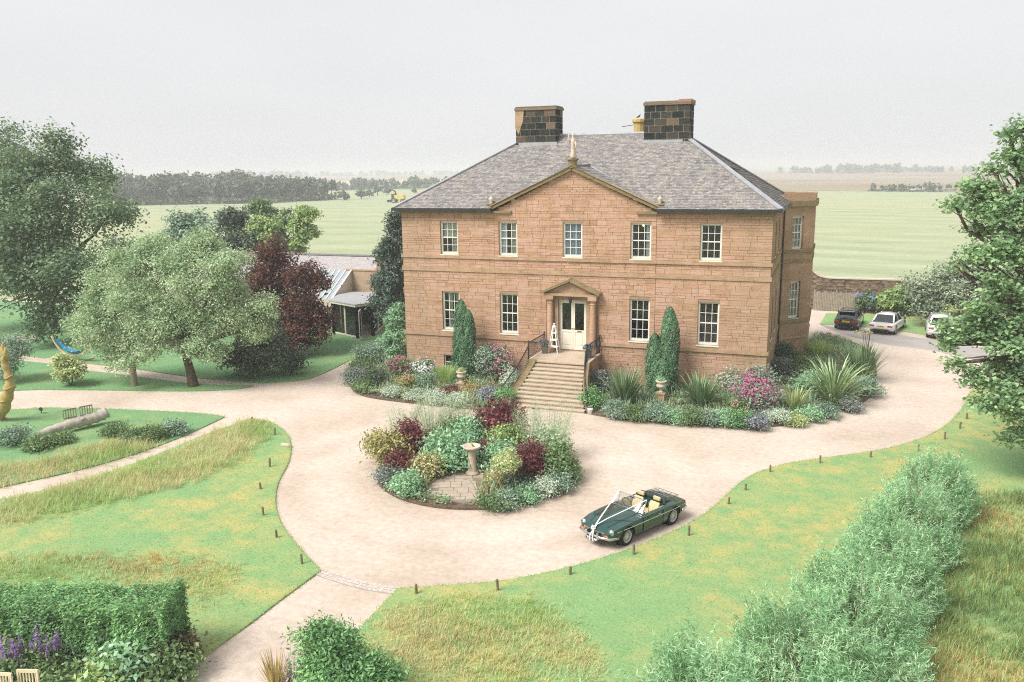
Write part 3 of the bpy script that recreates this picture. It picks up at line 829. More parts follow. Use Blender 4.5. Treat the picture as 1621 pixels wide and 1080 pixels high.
# ---- sash windows
def win_meshes(w, h):
    """meshes of one sash window, origin at bottom centre, facing -y"""
    f = .065
    fr = MB().box(-w/2, -w/2+f, 0, .12, 0, h).box(w/2-f, w/2, 0, .12, 0, h).box(-w/2+f, w/2-f, 0, .12, h-f, h).box(-w/2+f, w/2-f, 0, .12, 0, .10)
    iw, z0, z1 = w-2*f, .10, h-f; zm = (z0+z1)/2
    us = MB().box(-iw/2, iw/2, .03, .07, zm-.025, zm+.03).box(-iw/2, iw/2, .03, .07, z1-.03, z1).box(-iw/2, iw/2, .05, .09, z0, z0+.05)
    for s_ in (-1, 1): us.box(s_*iw/2, s_*(iw/2-.03), .03, .07, z0, z1)
    gb = MB()
    for q in (-1, 1): gb.box(q*iw/6-.012, q*iw/6+.012, .035, .062, z0, z1)
    for q in (.25, .75): gb.box(-iw/2, iw/2, .038, .065, z0+(z1-z0)*q-.012, z0+(z1-z0)*q+.012)
    pw, ph = iw/3, (z1-z0)/4
    pn = MB().box(-pw/2+.004, pw/2-.004, .048, .054, 0, ph-.004).mesh('pane'); pn.materials.append(MAT['glass'])
    pos = [((i-1)*pw, z0+j*ph) for j in range(4) for i in range(3)]
    ms = dict(frame=fr.mesh('frame'), sash=us.mesh('sash'), bars=gb.mesh('glazing_bars'), pane=pn, pos=pos)
    ms['sill'] = MB().box(-w/2-.04, w/2+.04, -.13, .10, -.075, 0).mesh('sill')
    for q, mt in (('frame', 'cream_paint'), ('sash', 'white_paint'), ('bars', 'white_paint'), ('sill', 'cream_paint')): ms[q].materials.append(MAT[mt])
    return ms
WU = win_meshes(2*HW, UP1-UP0); WL = win_meshes(2*HW, LO1-LO0)
def window(parent, ms, loc, rz=0.0, label=None):
    w = obj('window', ms['frame'], None, parent, loc=loc, rot=(0, 0, rz))
    if label: w['label'] = label
    obj('sash', ms['sash'], None, w); obj('glazing_bars', ms['bars'], None, w); obj('sill', ms['sill'], None, w)
    for (x, z) in ms['pos']: obj('pane', ms['pane'], None, w, loc=(x, 0, z))
    return w
def curtain(win_o, x0, x1, z0, z1, mat, y=.14, folds=5):
    n = folds*4; V = []; F = []
    for i in range(n+1):
        x = x0+(x1-x0)*i/n; yy = y+.02*math.sin(i*math.pi/2)
        V += [(x, yy, z0), (x, yy, z1)]
        if i: F.append((2*i-2, 2*i, 2*i+1, 2*i-1))
    obj('curtain', MB().add(V, F).mesh('curtain'), mat, win_o)
RV = .11
wins = {}
for i, x in enumerate(WIN_X):
    y = YC if 0 < i < 4 else 0
    wins['u', i] = window(house, WU, (x, y+RV, UP0))
    if i != 2: wins['l', i] = window(house, WL, (x, y+RV, LO0))
hu = UP1-UP0
curtain(wins['u', 0], -.45, .45, .9, hu-.05, 'curtain_cream', .16); curtain(wins['u', 0], .18, .46, .1, hu-.05, 'curtain_cream', .115)
curtain(wins['u', 1], -.46, -.12, .1, hu-.05, 'curtain_white'); curtain(wins['u', 1], .14, .46, .1, hu-.05, 'curtain_cream')
curtain(wins['u', 2], -.48, .48, .12, hu-.05, 'curtain_blue', folds=9)
curtain(wins['u', 3], .24, .48, .05, hu-.05, 'curtain_white')
curtain(wins['l', 0], -.25, .02, .1, LO1-LO0-.05, 'curtain_cream'); curtain(wins['l', 0], .25, .48, .1, LO1-LO0-.05, 'curtain_cream')
# lit ceiling lamp seen in the fourth upper window
k = NT('lamp_glow'); e = k.n('ShaderNodeEmission', Color=(1, .62, .25), Strength=1.6); k.t.links.new(e.outputs[0], k.out.inputs['Surface'])
MB().lathe([(.02, 0), (.06, .04), (.07, .09), (.03, .14)], (3.55, 1.5, 8.55), 10).build('ceiling_lamp', 'lamp_glow', house)
# cellar windows
for x in (-7.41,):
    m = MB().box(x-.49, x+.49, .10, .16, .12, .17).box(x-.49, x+.49, .10, .16, .95, 1.0).box(x-.49, x-.43, .10, .16, .17, .95).box(x+.43, x+.49, .10, .16, .17, .95).box(x-.43, x+.43, .10, .15, .54, .58)
    w = m.build('cellar_window', 'cream_paint', house)
    for z in (.17, .58): MB().box(x-.43, x+.43, .12, .13, z, z+.37).build('pane', 'glass_dark', w)

# ---- door with its surround
sur = MB()
for s_ in (-1, 1):
    sur.box(s_*.80, s_*1.0, YC-.05, YC+.30, 1.75, 4.62)
sur.box(-1.0, 1.0, YC-.06, YC+.28, 4.60, 4.86)
sur_o = sur.build('door_surround', 'dressed_stone', house)
for s_ in (-1, 1):
    c = (s_*1.22, YC-.20, 1.75)
    m = MB().box(c[0]-.26, c[0]+.26, YC-.46, YC, 1.75, 1.95)
    m.lathe([(.22, .20), (.22, .26), (.185, .32), (.18, 1.2), (.155, 2.62), (.19, 2.68), (.155, 2.72), (.155, 2.86), (.2, 2.9)], c, 16)
    m.box(c[0]-.24, c[0]+.24, YC-.44, YC, 4.65, 4.86)
    m.build('column', 'sandstone', sur_o)
MB().box(-1.52, 1.52, YC-.44, YC, 4.86, 5.00).build('entablature', 'dressed_stone', sur_o)
MB().prism_y([(-1.45, 5.0), (1.45, 5.0), (0, 5.66)], YC-.30, YC).build('tympanum', 'dressed_stone', sur_o)
for s_ in (-1, 1):
    MB().bar((s_*1.66, YC-.29, 5.02), (0, YC-.29, 5.76), .60, .13).build('door_pediment', 'mossy_stone', sur_o)
dfr = MB().box(-.80, -.73, YC+.12, YC+.22, 1.75, 4.60).box(.73, .80, YC+.12, YC+.22, 1.75, 4.60).box(-.73, .73, YC+.12, YC+.22, 4.52, 4.60)
dfo = dfr.build('door_frame', 'cream_paint', house)
for s_ in (-1, 1):
    a, b = (0.006, .725) if s_ > 0 else (-.725, -.006)
    m = MB().box(a, a+.10, YC+.14, YC+.20, 1.78, 4.51).box(b-.10, b, YC+.14, YC+.20, 1.78, 4.51).box(a+.1, b-.1, YC+.14, YC+.20, 4.40, 4.51).box(a+.1, b-.1, YC+.14, YC+.20, 1.78, 1.96)
    m.box(a+.1, b-.1, YC+.14, YC+.20, 2.78, 2.90).box(a+.1, b-.1, YC+.165, YC+.185, 1.96, 2.78).box(a+.18, b-.18, YC+.15, YC+.165, 2.06, 2.68)
    dl = m.build('door', 'cream_paint', house)
    MB().box(a+.1, b-.1, YC+.165, YC+.175, 2.90, 4.40).build('pane', 'glass_dark', dl)
    if s_ > 0: MB().box(a+.24, b-.24, YC+.128, YC+.14, 2.80, 2.87).build('letterbox', 'brass', dl)
    MB().lathe([(.02, 0), (.035, .02), (.03, .05)], (.05*s_, YC+.12, 2.95), 8).build('knob', 'brass', dl)
MB().box(1.02, 1.10, YC-.012, YC, 2.9, 3.0).build('bell_push', 'iron_black', house)
lm = MB().tube([(0, YC-.06, 4.95), (0, YC-.34, 4.93), (0, YC-.36, 4.84)], .018, 6)
lm.lathe([(.04, 0), (.075, .05), (.095, .26), (.05, .34), (.02, .38)], (0, YC-.36, 4.46), 6)
lm.build('lantern', 'iron_black', house)

# ---- side wall and canted bay
BY0, BP, BY1 = 8.5, 1.72, 14.2
def side_to_world(u, y): return (W, u, y)
sw = MB()
holes_s = [(2.2, 3.2, UP0, UP1), (5.0, 6.0, UP0, UP1), (2.2, 3.2, LO0, LO1), (5.0, 6.0, LO0, LO1)]
p = panel(.0, BY0, -.05, EAVE, 0, holes_s)
sw.add([(W - v[1], v[0]+YJ*.0, v[2]) for v in p.v], p.f)
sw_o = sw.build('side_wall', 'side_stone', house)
for a, b, c, d in holes_s:
    window(house, WU if c > 5 else WL, (W-.11, (a+b)/2, c), math.pi/2)
MB().box(W, W+.075, -.06, BY0, 6.72, 6.90).build('string_course', 'mossy_stone', house)
MB().box(W, W+.06, -.05, BY0, 5.96, 6.20).build('string_course', 'mossy_stone', house)
MB().box(W, W+.08, -.07, BY0, 2.15, 2.36).build('string_course', 'dressed_stone', house)
for a, b in ((6.70, 6.94), (2.28, 2.5)): pass
s2 = math.sqrt(.5); bw = BP*math.sqrt(2)
bt = Matrix.Translation((W, BY0, 0)) @ Matrix.Rotation(math.pi/4, 4, 'Z')
bh = [(bw/2-.42, bw/2+.42, 6.75, 8.72), (bw/2-.42, bw/2+.42, 2.55, 4.82)]
BT = 10.02
p = panel(0, bw, -.05, BT, 0, bh)
bm_ = MB().add([bt @ Vector(v) for v in p.v], p.f)
bm_.add([(W+BP, BY0+BP, -.05), (W+BP, BY1, -.05), (W+BP, BY1, BT), (W+BP, BY0+BP, BT)], [(0, 1, 2, 3)])
bm_.add([(W+BP, BY1, -.05), (W-.5, BY1+.5, -.05), (W-.5, BY1+.5, BT), (W+BP, BY1, BT)], [(0, 1, 2, 3)])
bm_.add([(W-.6, BY0, EAVE), (W, BY0, EAVE), (W, BY0, BT), (W-.6, BY0, BT)], [(0, 1, 2, 3)])
bm_.add([(W-.6, BY0, BT-.35), (W, BY0, BT-.35), (W+BP, BY0+BP, BT-.35), (W+BP, BY1, BT-.35), (W-.6, BY1, BT-.35)], [(0, 1, 2, 3, 4)])
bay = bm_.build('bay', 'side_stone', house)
WB = win_meshes(.84, 8.72-6.75); WB2 = win_meshes(.84, 4.82-2.55)
for ms, z in ((WB, 6.75), (WB2, 2.55)):
    q = bt @ Vector((bw/2, .13, z)); w = window(house, ms, q, math.pi/4)
    curtain(w, -.36, -.1, .1, 1.8, 'curtain_cream'); curtain(w, .16, .36, .1, 1.8, 'curtain_white')
def bay_band(z0, z1, out, mat, name):
    a = bt @ Vector((-.0, 0, 0)); pts = []
    o1 = Vector((s2, -s2, 0))*out
    q0 = Vector((W, BY0, 0)) + o1*.0; pts = [(W+.001, BY0-out*1.3), (W+BP+out, BY0+BP-out*.42), (W+BP+out, BY1), (W+BP-.05, BY1), (W+BP-.05, BY0+BP+.03), (W+.0, BY0+.06)]
    MB().prism(pts, z0, z1).build(name, mat, bay)
bay_band(6.55, 6.72, .09, 'mossy_stone', 'bay_course'); bay_band(5.96, 6.16, .05, 'mossy_stone', 'bay_course'); bay_band(2.30, 2.50, .09, 'mossy_stone', 'bay_course'); bay_band(1.3, 1.42, .04, 'dressed_stone', 'bay_course')
bay_band(9.30, 9.62, .16, 'mossy_stone', 'bay_cornice'); bay_band(9.62, BT+.06, .04, 'sandstone', 'parapet')
MB().tube([(W+.10, BY0-.28, .1), (W+.10, BY0-.28, 9.2), (W+.22, BY0-.28, EAVE+.02)], .055, 8).build('drainpipe', 'gutter_black', house)

# ---- chimneys
def chimney(x0, x1, y0, y1, z0, z1, cap_mat, pale_left):
    h = z1-z0; st_ = MB().box(x0+.012, x1-.012, y0+.012, y1-.012, z0, z1-.02).build('chimney_stack', 'chimney_mortar', house)
    um = MB().box(-.5, .5, -.5, .5, -.5, .5).mesh('chimney_stone'); um.materials.append(MAT['soot_stone'])
    rows = max(5, round(h/.40)); rh = h/rows
    for r in range(rows):
        za = z0 + r*rh
        for face in ('f', 'r', 'l'):
            L = (x1-x0) if face == 'f' else (y1-y0)
            n = 4 if face == 'f' else 2
            cuts = [0]+sorted((i+(.5 if r % 2 else 0)+random.uniform(-.12, .12))/n*L for i in range(1 if r % 2 == 0 else 0, n))+[L]
            for a, b in zip(cuts, cuts[1:]):
                if b-a < .1: continue
                m = (a+b)/2; sz = (b-a-.034, .03, rh-.034); zc = za+rh/2
                if face == 'f': o = obj('chimney_stone', um, None, st_, loc=(x0+m, y0, zc), scale=sz)
                else: o = obj('chimney_stone', um, None, st_, loc=(x1 if face == 'r' else x0, y0+m, zc), scale=(.03, b-a-.034, rh-.034))
    MB().box(x0-.07, x1+.07, y0-.07, y1+.07, z1-.02, z1+.12).build('chimney_cap', cap_mat, st_)
    MB().box(x0-.02, x1+.02, y0-.02, y1+.02, z1+.12, z1+.20).build('chimney_cap', cap_mat, st_)
    return st_
c1 = chimney(-5.18, -2.66, 5.35, 6.75, 12.5, 15.16, 'cap_stone', True)
c2 = chimney(2.68, 5.26, 5.35, 6.75, 12.5, 15.16, 'cap_stone', False)
MB().box(4.62, 5.34, 5.27, 6.83, 15.27, 15.42).build('chimney_cap', 'red_clay', c2)
m = MB(); m.add([(-5.22, 5.33, 14.1), (-5.0, 5.33, 13.75), (-4.86, 5.33, 14.15), (-4.72, 5.33, 14.5), (-4.66, 5.33, 15.2), (-5.22, 5.33, 15.2)], [(0, 1, 2, 3, 4, 5)]); m.build('render_patch', 'dressed_stone', c1)
MB().box(-5.0, -2.55, 5.28, 5.34, 12.95, 13.25).build('flashing', 'lead', c1); MB().box(2.58, 4.9, 5.28, 5.34, 13.0, 13.22).build('flashing', 'lead', c2)
# clay flue behind the ridge, with an aerial arm and a bird on it
m = MB().lathe([(.36, 0), (.36, .72), (.46, .80), (.46, .95), (.36, 1.0)], (1.98, 7.4, 13.55), 12)
fl = m.build('flue_pot', 'yellow_clay', house)
MB().tube([(.9, 7.3, 14.1), (1.65, 7.4, 14.2)], .02, 5).build('aerial_arm', 'iron_black', fl)
bd = thing('bird', 'small dark bird perched on the yellow flue pot', 'bird', (1.9, 7.35, 14.55))
m = MB().tube([(-.14, 0, .07), (-.06, 0, .09), (.03, 0, .12), (.07, 0, .18), (.10, 0, .21), (.15, 0, .20)], [.012, .04, .055, .038, .032, .006], 8); m.build('body', 'iron_black', bd, True)

# ------------------------------------------------------------------ entrance steps and railings
stairs = thing('entrance_steps', 'broad flight of worn sandstone steps rising to the front door', 'steps', (0, 0, 0))
NS = 12; ZL = 1.73; rise = ZL/NS; y_top, y_bot = -2.85, -5.95; run = (y_bot-y_top)/(NS-1)
def half_w(t, s_=1): return (1.52 + .84*t*t*.6 + .84*t*.4) if s_ > 0 else 1.10 + .52*t*t*.5 + .52*t*.5
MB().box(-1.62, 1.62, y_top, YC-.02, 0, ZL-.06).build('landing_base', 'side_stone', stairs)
MB().box(-1.66, 1.66, y_top-.05, YC-.02, ZL-.06, ZL).build('landing', 'step_stone', stairs)
for i in range(NS-1):
    t = (i+1)/(NS-1); z = ZL-rise*(i+1); ya = y_top+run*i; yb = ya+run; hw = half_w(t); hl = half_w(t, -1)
    m = MB().box(-hl, hw, yb+.02, ya+.001, max(0, z-rise+.0), z-.055).box(-hl-.02, hw+.02, yb-.02, ya+.002, z-.055, z)
    m.build('step', 'step_stone', stairs)
for s_ in (-1, 1):
    pts = []
    m = MB(); n = 10; V = []
    for i in range(n+1):
        t = i/n; y = y_top + (y_bot+.2-y_top)*t; z = ZL*(1-t)+.08; x0 = half_w(t, s_)+.03; cw = .24 if s_ > 0 else .46
        V.append([(s_*x0, y, -.02), (s_*(x0+cw), y, -.02), (s_*(x0+cw), y, z), (s_*x0, y, z)])
    for a, b in zip(V, V[1:]):
        m.add(a+b, [(0, 1, 5, 4), (1, 2, 6, 5), (2, 3, 7, 6), (3, 0, 4, 7)])
    m.add(V[0], [(3, 2, 1, 0)]); m.add(V[-1], [(0, 1, 2, 3)])
    m.build('cheek_wall', 'mossy_stone', stairs)
def railing(s_, label):
    r = thing('iron_railing', label, 'railing', (s_*1.6, y_top, 0), 0, 'railings flanking the entrance steps')
    path = [(s_*1.60, YC-.12, ZL+.92), (s_*1.60, y_top+.1, ZL+.92)]
    for i in range(1, 13):
        t = i/12; path.append((s_*(half_w(t, s_)+(.10 if s_ > 0 else .40)), y_top+(y_bot+.25-y_top)*t, ZL*(1-t)+.92-.04*math.sin(t*3.1)))
    L = lambda p: (p[0]-s_*1.6, p[1]-y_top, p[2])
    MB().tube([L(p) for p in path], .032, 7).build('handrail', 'iron_black', r)
    MB().tube([L((p[0], p[1], p[2]-.74)) for p in path], .014, 5).build('lower_rail', 'iron_black', r)
    bal = []
    seg = []
    for a, b in zip(path, path[1:]):
        n = max(1, round((Vector(b)-Vector(a)).length/.15))
        for i in range(n): seg.append(Vector(a).lerp(Vector(b), i/n))
    for p in seg:
        MB().tube([L((p.x, p.y, p.z-.86)), L((p.x, p.y, p.z))], .012, 5).build('baluster', 'iron_black', r)
    for p in (path[0], path[1], path[-1]):
        m = MB().tube([L((p[0], p[1], p[2]-.92)), L((p[0], p[1], p[2]+.04))], .03, 7); m.lathe([(.03, 0), (.05, .04), (.03, .09)], L((p[0], p[1], p[2]+.04)), 8)
        m.build('newel', 'iron_black', r)
    return r
railing(-1, 'black iron railing down the side of the steps by the white lantern stand')
railing(1, 'black iron railing down the side of the steps nearest the convertible')

# ------------------------------------------------------------------ foliage colours
leafmat('leaf_maple', (.030, .056, .034), (.07, .118, .066), (.17, .235, .12), .35, .3, 1.75)
leafmat('leaf_silver', (.10, .17, .095), (.225, .32, .18), (.40, .49, .295), .4, .25, 1.8)
leafmat('leaf_copper', (.028, .013, .015), (.065, .026, .024), (.16, .055, .034), .2)
leafmat('leaf_laurel', (.025, .042, .028), (.055, .082, .050), (.13, .165, .105), .15)
leafmat('leaf_mid', (.055, .100, .045), (.11, .175, .075), (.19, .265, .115))
leafmat('leaf_light', (.13, .20, .075), (.225, .32, .12), (.34, .42, .17), .35)
leafmat('leaf_olive', (.09, .125, .085), (.20, .25, .165), (.33, .38, .27))
leafmat('leaf_blue', (.095, .155, .115), (.17, .25, .18), (.27, .35, .26))
leafmat('leaf_spruce', (.020, .038, .032), (.052, .082, .064), (.115, .155, .12), .12)
leafmat('leaf_syc', (.060, .115, .062), (.13, .215, .11), (.27, .38, .18), .5, .25, 2.15)
leafmat('leaf_willow', (.10, .225, .115), (.20, .37, .185), (.36, .52, .29), .4, .25, 1.75)
leafmat('leaf_thuja', (.030, .075, .040), (.062, .135, .068), (.125, .225, .11), .15)
leafmat('leaf_hedge', (.04, .095, .04), (.10, .21, .085), (.21, .36, .14), .3, .25, 1.75)
leafmat('leaf_mint', (.11, .22, .12), (.20, .35, .20), (.33, .48, .30), .3)
leafmat('leaf_silverpale', (.24, .30, .22), (.36, .43, .33), (.48, .54, .43), .3)
leafmat('leaf_maroon', (.035, .012, .018), (.10, .024, .032), (.21, .060, .062), .25)
leafmat('leaf_bronze', (.16, .15, .06), (.26, .25, .10), (.38, .33, .14), .3)
leafmat('leaf_yellow', (.20, .26, .10), (.32, .38, .17), (.48, .51, .28), .3)
leafmat('leaf_grey', (.085, .105, .095), (.15, .175, .155), (.25, .28, .25), .2)
leafmat('leaf_flax', (.05, .10, .050), (.10, .175, .085), (.24, .32, .15), .15, .4)
leafmat('leaf_variegated', (.11, .19, .09), (.22, .31, .15), (.42, .48, .29), .2, .4)
leafmat('leaf_fennel', (.22, .30, .18), (.32, .41, .26), (.44, .52, .36), .4)
leafmat('grass_straw', (.40, .38, .18), (.50, .43, .24), (.60, .50, .31), .5, .1, 1.5)
leafmat('grass_green', (.20, .34, .11), (.30, .42, .15), (.42, .49, .21), .5, .1, 1.45)
leafmat('grass_deep', (.085, .14, .05), (.15, .22, .08), (.25, .31, .12), .35, .1, 1.2)
leafmat('grass_brown', (.26, .19, .08), (.40, .30, .13), (.52, .42, .20), .4, .1, 1.35)
for nm, a, b in (('bloom_pink', (.46, .13, .19), (.62, .27, .32)), ('bloom_magenta', (.36, .055, .16), (.52, .12, .27)), ('bloom_white', (.72, .70, .64), (.80, .79, .74)), ('bloom_cream', (.66, .58, .40), (.78, .70, .52)),
                 ('bloom_purple', (.22, .10, .34), (.36, .19, .50)), ('bloom_lilac', (.27, .25, .42), (.40, .37, .55)), ('bloom_blue', (.14, .20, .48), (.26, .33, .62)), ('bloom_yellow', (.60, .46, .10), (.72, .60, .22)), ('bloom_red', (.42, .09, .06), (.55, .2, .13))):
    leafmat(nm, a, b, None, .25, .15, 1.1)

# ------------------------------------------------------------------ big trees
tree('maple_tree', 'large dark green maple at the far end of the lawn beyond the hammock', (-41.34, 2.01), 2.6, .42,
     [(-40.91, 2, 11.82, 2.84), (-37.84, 3, 11.33, 2.38), (-45.22, 3, 12.33, 2.95), (-33.58, 1, 9.19, 1.96), (-32.15, 0, 6.49, 1.72), (-36.22, 0, 8.15, 3.15), (-39.34, -1, 7.31, 3.52), (-34.15, -2, 4.31, 2.63), (-38.51, -2, 3.49, 3.05), (-33.28, 0, 4.08, 1.83), (-47.83, 2, 5.95, 4.36), (-42.83, 1, 10.05, 3.21), (-38.52, 2, 13.34, 1.71), (-37.92, -2, 1.75, 1.75), (-34.32, -1, 2.2, 1.48)],
     60000, .25, 'leaf_maple', sub=6, twigs=3, core=.6)
tree('silver_leaved_tree', 'silver-green tree with slim straight trunk beside the variegated round shrub', (-23.04, -8.63), 2.0, .17,
     [(-24.03, -8.6, 3.98, 1.62), (-24.99, -8.8, 2.24, 1.21), (-22.05, -8.4, 5.1, 1.59), (-22.77, -9, 1.99, 1.12), (-21.3, -8.6, 2.53, 1.18), (-25.15, -8, 5.28, 1.29), (-21.04, -9.2, 3.54, 1.23), (-22.66, -8, 6.78, 1.39), (-21.85, -7.6, 7.45, 1.18), (-25.48, -8.6, 3.55, 1.14), (-23.76, -8.8, 1.16, 0.85), (-26.71, -8.4, 3.08, 0.8)],
     46000, .145, 'leaf_silver', bark='bark_pale', sub=5, aspect=.45, lean=(.1, 0), droop=.4)
tree('silver_leaved_tree', 'spreading silver-green tree with thick leaning trunk in front of the dark laurel', (-19.83, -7.59), 1.9, .26,
     [(-19.5, -7.4, 6.8, 1.58), (-17.14, -7.4, 5.16, 1.5), (-17.89, -8.2, 3.53, 1.36), (-16.3, -7.2, 3.43, 1.3), (-19.92, -8, 4.08, 1.45), (-21.74, -7.2, 6.01, 1.41), (-18.9, -7, 7.63, 1.17), (-17.29, -6.8, 6.45, 1.23), (-15.79, -6.8, 3.32, 0.96), (-17.6, -8, 1.94, 0.75), (-18.91, -8.4, 2.29, 0.96), (-20.75, -8, 2.63, 1.05), (-17.15, -8, 6.26, 1.34), (-18.61, -8.6, 5.27, 1.34), (-15.19, -6.8, 4.46, 0.82)],
     60000, .145, 'leaf_silver', bark='bark', sub=5, aspect=.45, lean=(-.35, 0), droop=.4)
tree('copper_tree', 'dark purple copper-leaved tree beside the glazed garden room', (-20.08, 2.05), 1.2, .2,
     [(-20.84, 2.2, 5.49, 1.83), (-18.75, 2, 4.05, 1.64), (-18.53, 1.2, 2.2, 1.71), (-21.85, 2, 3.59, 1.68), (-21.68, 2.4, 6.08, 1.09), (-17.82, 1.6, 2.58, 1.14), (-20.21, 1, 2.56, 1.85), (-17.88, 2.4, 4.53, 0.74), (-18.86, 1, 1.18, 1.47), (-20.5, 0.6, 1.37, 1.39), (-17.3, 1.2, 1.44, 0.81)],
     32000, .2, 'leaf_copper', sub=5)
# trees behind the garden
tree('field_edge_tree', 'broad grey-green tree standing behind the silver-leaved trees, before the hay field', (-47.5, 22), 1.8, .25, [(-45.46, 22, 6.18, 2.1), (-43.25, 22, 5.48, 1.71), (-47.61, 22, 5.04, 1.62), (-44.42, 21, 4.21, 2.19)], 9000, .34, 'leaf_blue', sub=5, group='trees at the edge of the hay field')
tree('field_edge_tree', 'darkest tree of the row between garden and hay field', (-45.3, 24), 1.8, .25, [(-41.88, 24, 6.95, 1.49), (-40.66, 23, 5.08, 1.71), (-41.96, 23, 4.07, 1.73)], 8000, .32, 'leaf_laurel', sub=5, group='trees at the edge of the hay field')
tree('field_edge_tree', 'pale yellow-green tree in the row before the hay field', (-44, 26), 2, .22, [(-39.19, 25, 6.3, 1.49), (-38.38, 25, 4.46, 1.49), (-40.12, 25, 4.23, 1.5)], 8000, .32, 'leaf_light', sub=5, group='trees at the edge of the hay field')
tree('field_edge_tree', 'thin open-crowned tree rising behind the pale yellow-green one', (-43.5, 30), 2.5, .2, [(-42.26, 30, 7.82, 1.19), (-39.44, 29, 6.66, 1.17), (-40.34, 29, 5.16, 1.31), (-43.87, 30, 7.68, 0.86)], 4200, .3, 'leaf_mid', sub=5, group='trees at the edge of the hay field')
tree('field_edge_tree', 'small rounded light green tree at the open end of the row', (-40.5, 26), 2, .2, [(-34.59, 26, 7.62, 1.04), (-35.28, 26, 6.09, 1.23), (-34.42, 26, 5.92, 0.92), (-35.98, 26, 4.54, 1.12)], 7000, .3, 'leaf_light', sub=5, group='trees at the edge of the hay field')
tree('yard_conifer', 'tall dark blue-green conifer growing against the gable end of the house', (-13.2, 5), 1.5, .16,
     [(-13.34, 5, 8.81, 0.53), (-13.61, 5, 7.99, 0.78), (-13.85, 5, 6.92, 0.95), (-14.09, 5, 5.79, 1.13), (-14.25, 5, 4.53, 1.26), (-14, 4.6, 3.2, 1.3), (-13.85, 4.4, 1.97, 1.17), (-14.71, 5, 3.79, 0.84), (-13.35, 5, 5.6, 0.91), (-13.18, 5, 7.26, 0.66)], 20000, .22, 'leaf_spruce', sub=5, aspect=.35, up=.2)
bush('climbing_shrub', 'fresh green feathery shrub against the corner of the house under the conifer', (-11.6, .6),
     [(0, .2, .8, .75), (.15, .4, 1.7, .7), (-.2, .3, 2.4, .62), (.1, .5, 3.1, .5), (.3, .2, 2.7, .4), (-.4, 0, 1.4, .5)], 6500, .2, 'leaf_mint', sub=4, aspect=.3, droop=.5)

# ------------------------------------------------------------------ sycamore on the drive
tree('sycamore_tree', 'large sycamore with layered boughs reaching over the drive beside the parked cars', (22.3, -7.6), 4.2, .36,
     [(18.16, -7, 10.65, 0.73), (17.55, -6.6, 10.01, 0.44), (18.99, -7.5, 10, 1), (19.43, -7, 11.74, 0.71), (19.47, -7, 13, 0.35), (18.02, -8, 8.28, 0.53), (17.56, -8, 7.88, 0.31), (19.09, -8.4, 8.43, 0.89), (18.69, -6.5, 9.1, 0.64),
      (18.55, -9, 5.62, 0.61), (17.66, -9, 5.26, 0.36), (19.55, -9, 5.06, 0.93), (18.4, -9.6, 3.87, 0.51), (17.66, -9.6, 4.41, 0.28), (19.31, -10, 3.28, 0.78), (20.05, -10, 1.72, 0.69), (19.5, -8, 6.94, 0.76), (20.47, -7.5, 6.47, 1.31),
      (20.55, -7.5, 9.78, 1.4), (21.48, -7, 7.64, 1.43), (22.01, -7.8, 4.68, 1.41), (21.54, -9, 2.77, 1.27), (21.71, -7, 11.14, 1.39), (20.24, -7, 11.84, 0.89), (19.47, -8.6, 3.95, 0.81), (18.8, -9, 7.21, 0.56), (18.4, -9.4, 6.44, 0.46), (19.11, -8.6, 5.62, 0.8), (19.83, -9, 3.83, 0.94), (19.83, -8, 8.88, 0.93), (18.62, -7, 11.45, 0.43), (19.14, -7, 12.67, 0.43), (20.12, -9.6, 2.81, 0.92), (18.72, -10, 3.03, 0.46), (17.21, -9, 5.59, 0.31), (17.35, -9, 4.92, 0.26), (17.94, -8.6, 5.8, 0.38)],
     38000, .17, 'leaf_syc', sub=8, twigs=4, aspect=.75, up=.7, per=14, spread=.2, squash=.7, core=.4)

# shrubs beyond the parking
bush('olive_grey_shrub', 'huge grey-green shrub billowing over the wall behind the parked cars', (22.2, 23.5),
     [(-1.1, 0, 3.3, 1.8), (1.0, .3, 3.9, 2.0), (-2.5, -.3, 2.4, 1.5), (2.6, 0, 3.0, 2.1), (.3, -.8, 1.8, 1.7), (3.6, 1, 4.0, 1.8), (-1.8, -.6, 1.3, 1.2)], 24000, .26, 'leaf_olive', sub=5, aspect=.4)
bush('dark_laurel_bank', 'dark green laurel behind the lawn between the lime green and grey-green shrubs', (19.8, 27.6), [(0, 0, .9, 1.0), (1.3, -.2, 1.0, 1.0), (2.6, -.6, 1.1, 1.1), (-1.2, .2, .7, .8)], 7000, .2, 'leaf_laurel')
bush('lime_shrub', 'bright lime green rounded shrub in front of the stone wall', (18.0, 27.8), [(0, 0, 1.35, .95), (-.8, 0, 1.0, .7), (.8, -.1, 1.2, .75), (0, -.4, .8, .8)], 6500, .2, 'leaf_light')
bush('hydrangea', 'hydrangea with clear blue flower heads next to the wooden gate', (16.2, 28.1), [(0, 0, .8, .75), (.5, -.2, .6, .6), (-.5, 0, .9, .55)], 3600, .18, 'leaf_mid', fl=('bloom_blue', 260, .13, 10))
bush('yellow_shrub', 'small yellow-leaved shrub below the sycamore near the white car', (21.0, 21.8), [(0, 0, .9, .55), (.2, 0, 1.5, .45), (-.3, 0, .5, .5)], 2200, .16, 'leaf_yellow')
bush('laurel', 'wide dark evergreen laurel mound beside the leaning tree trunk', (-17.84, -4.67), [(0, 0, 1.0, 1.25), (1.4, .5, 1.1, 1.1), (-1.4, -.3, .8, .95), (.6, .8, 1.9, 1.2), (-.5, .6, 1.5, 1.2), (2.1, 1.0, .8, .8)], 17000, .17, 'leaf_laurel')
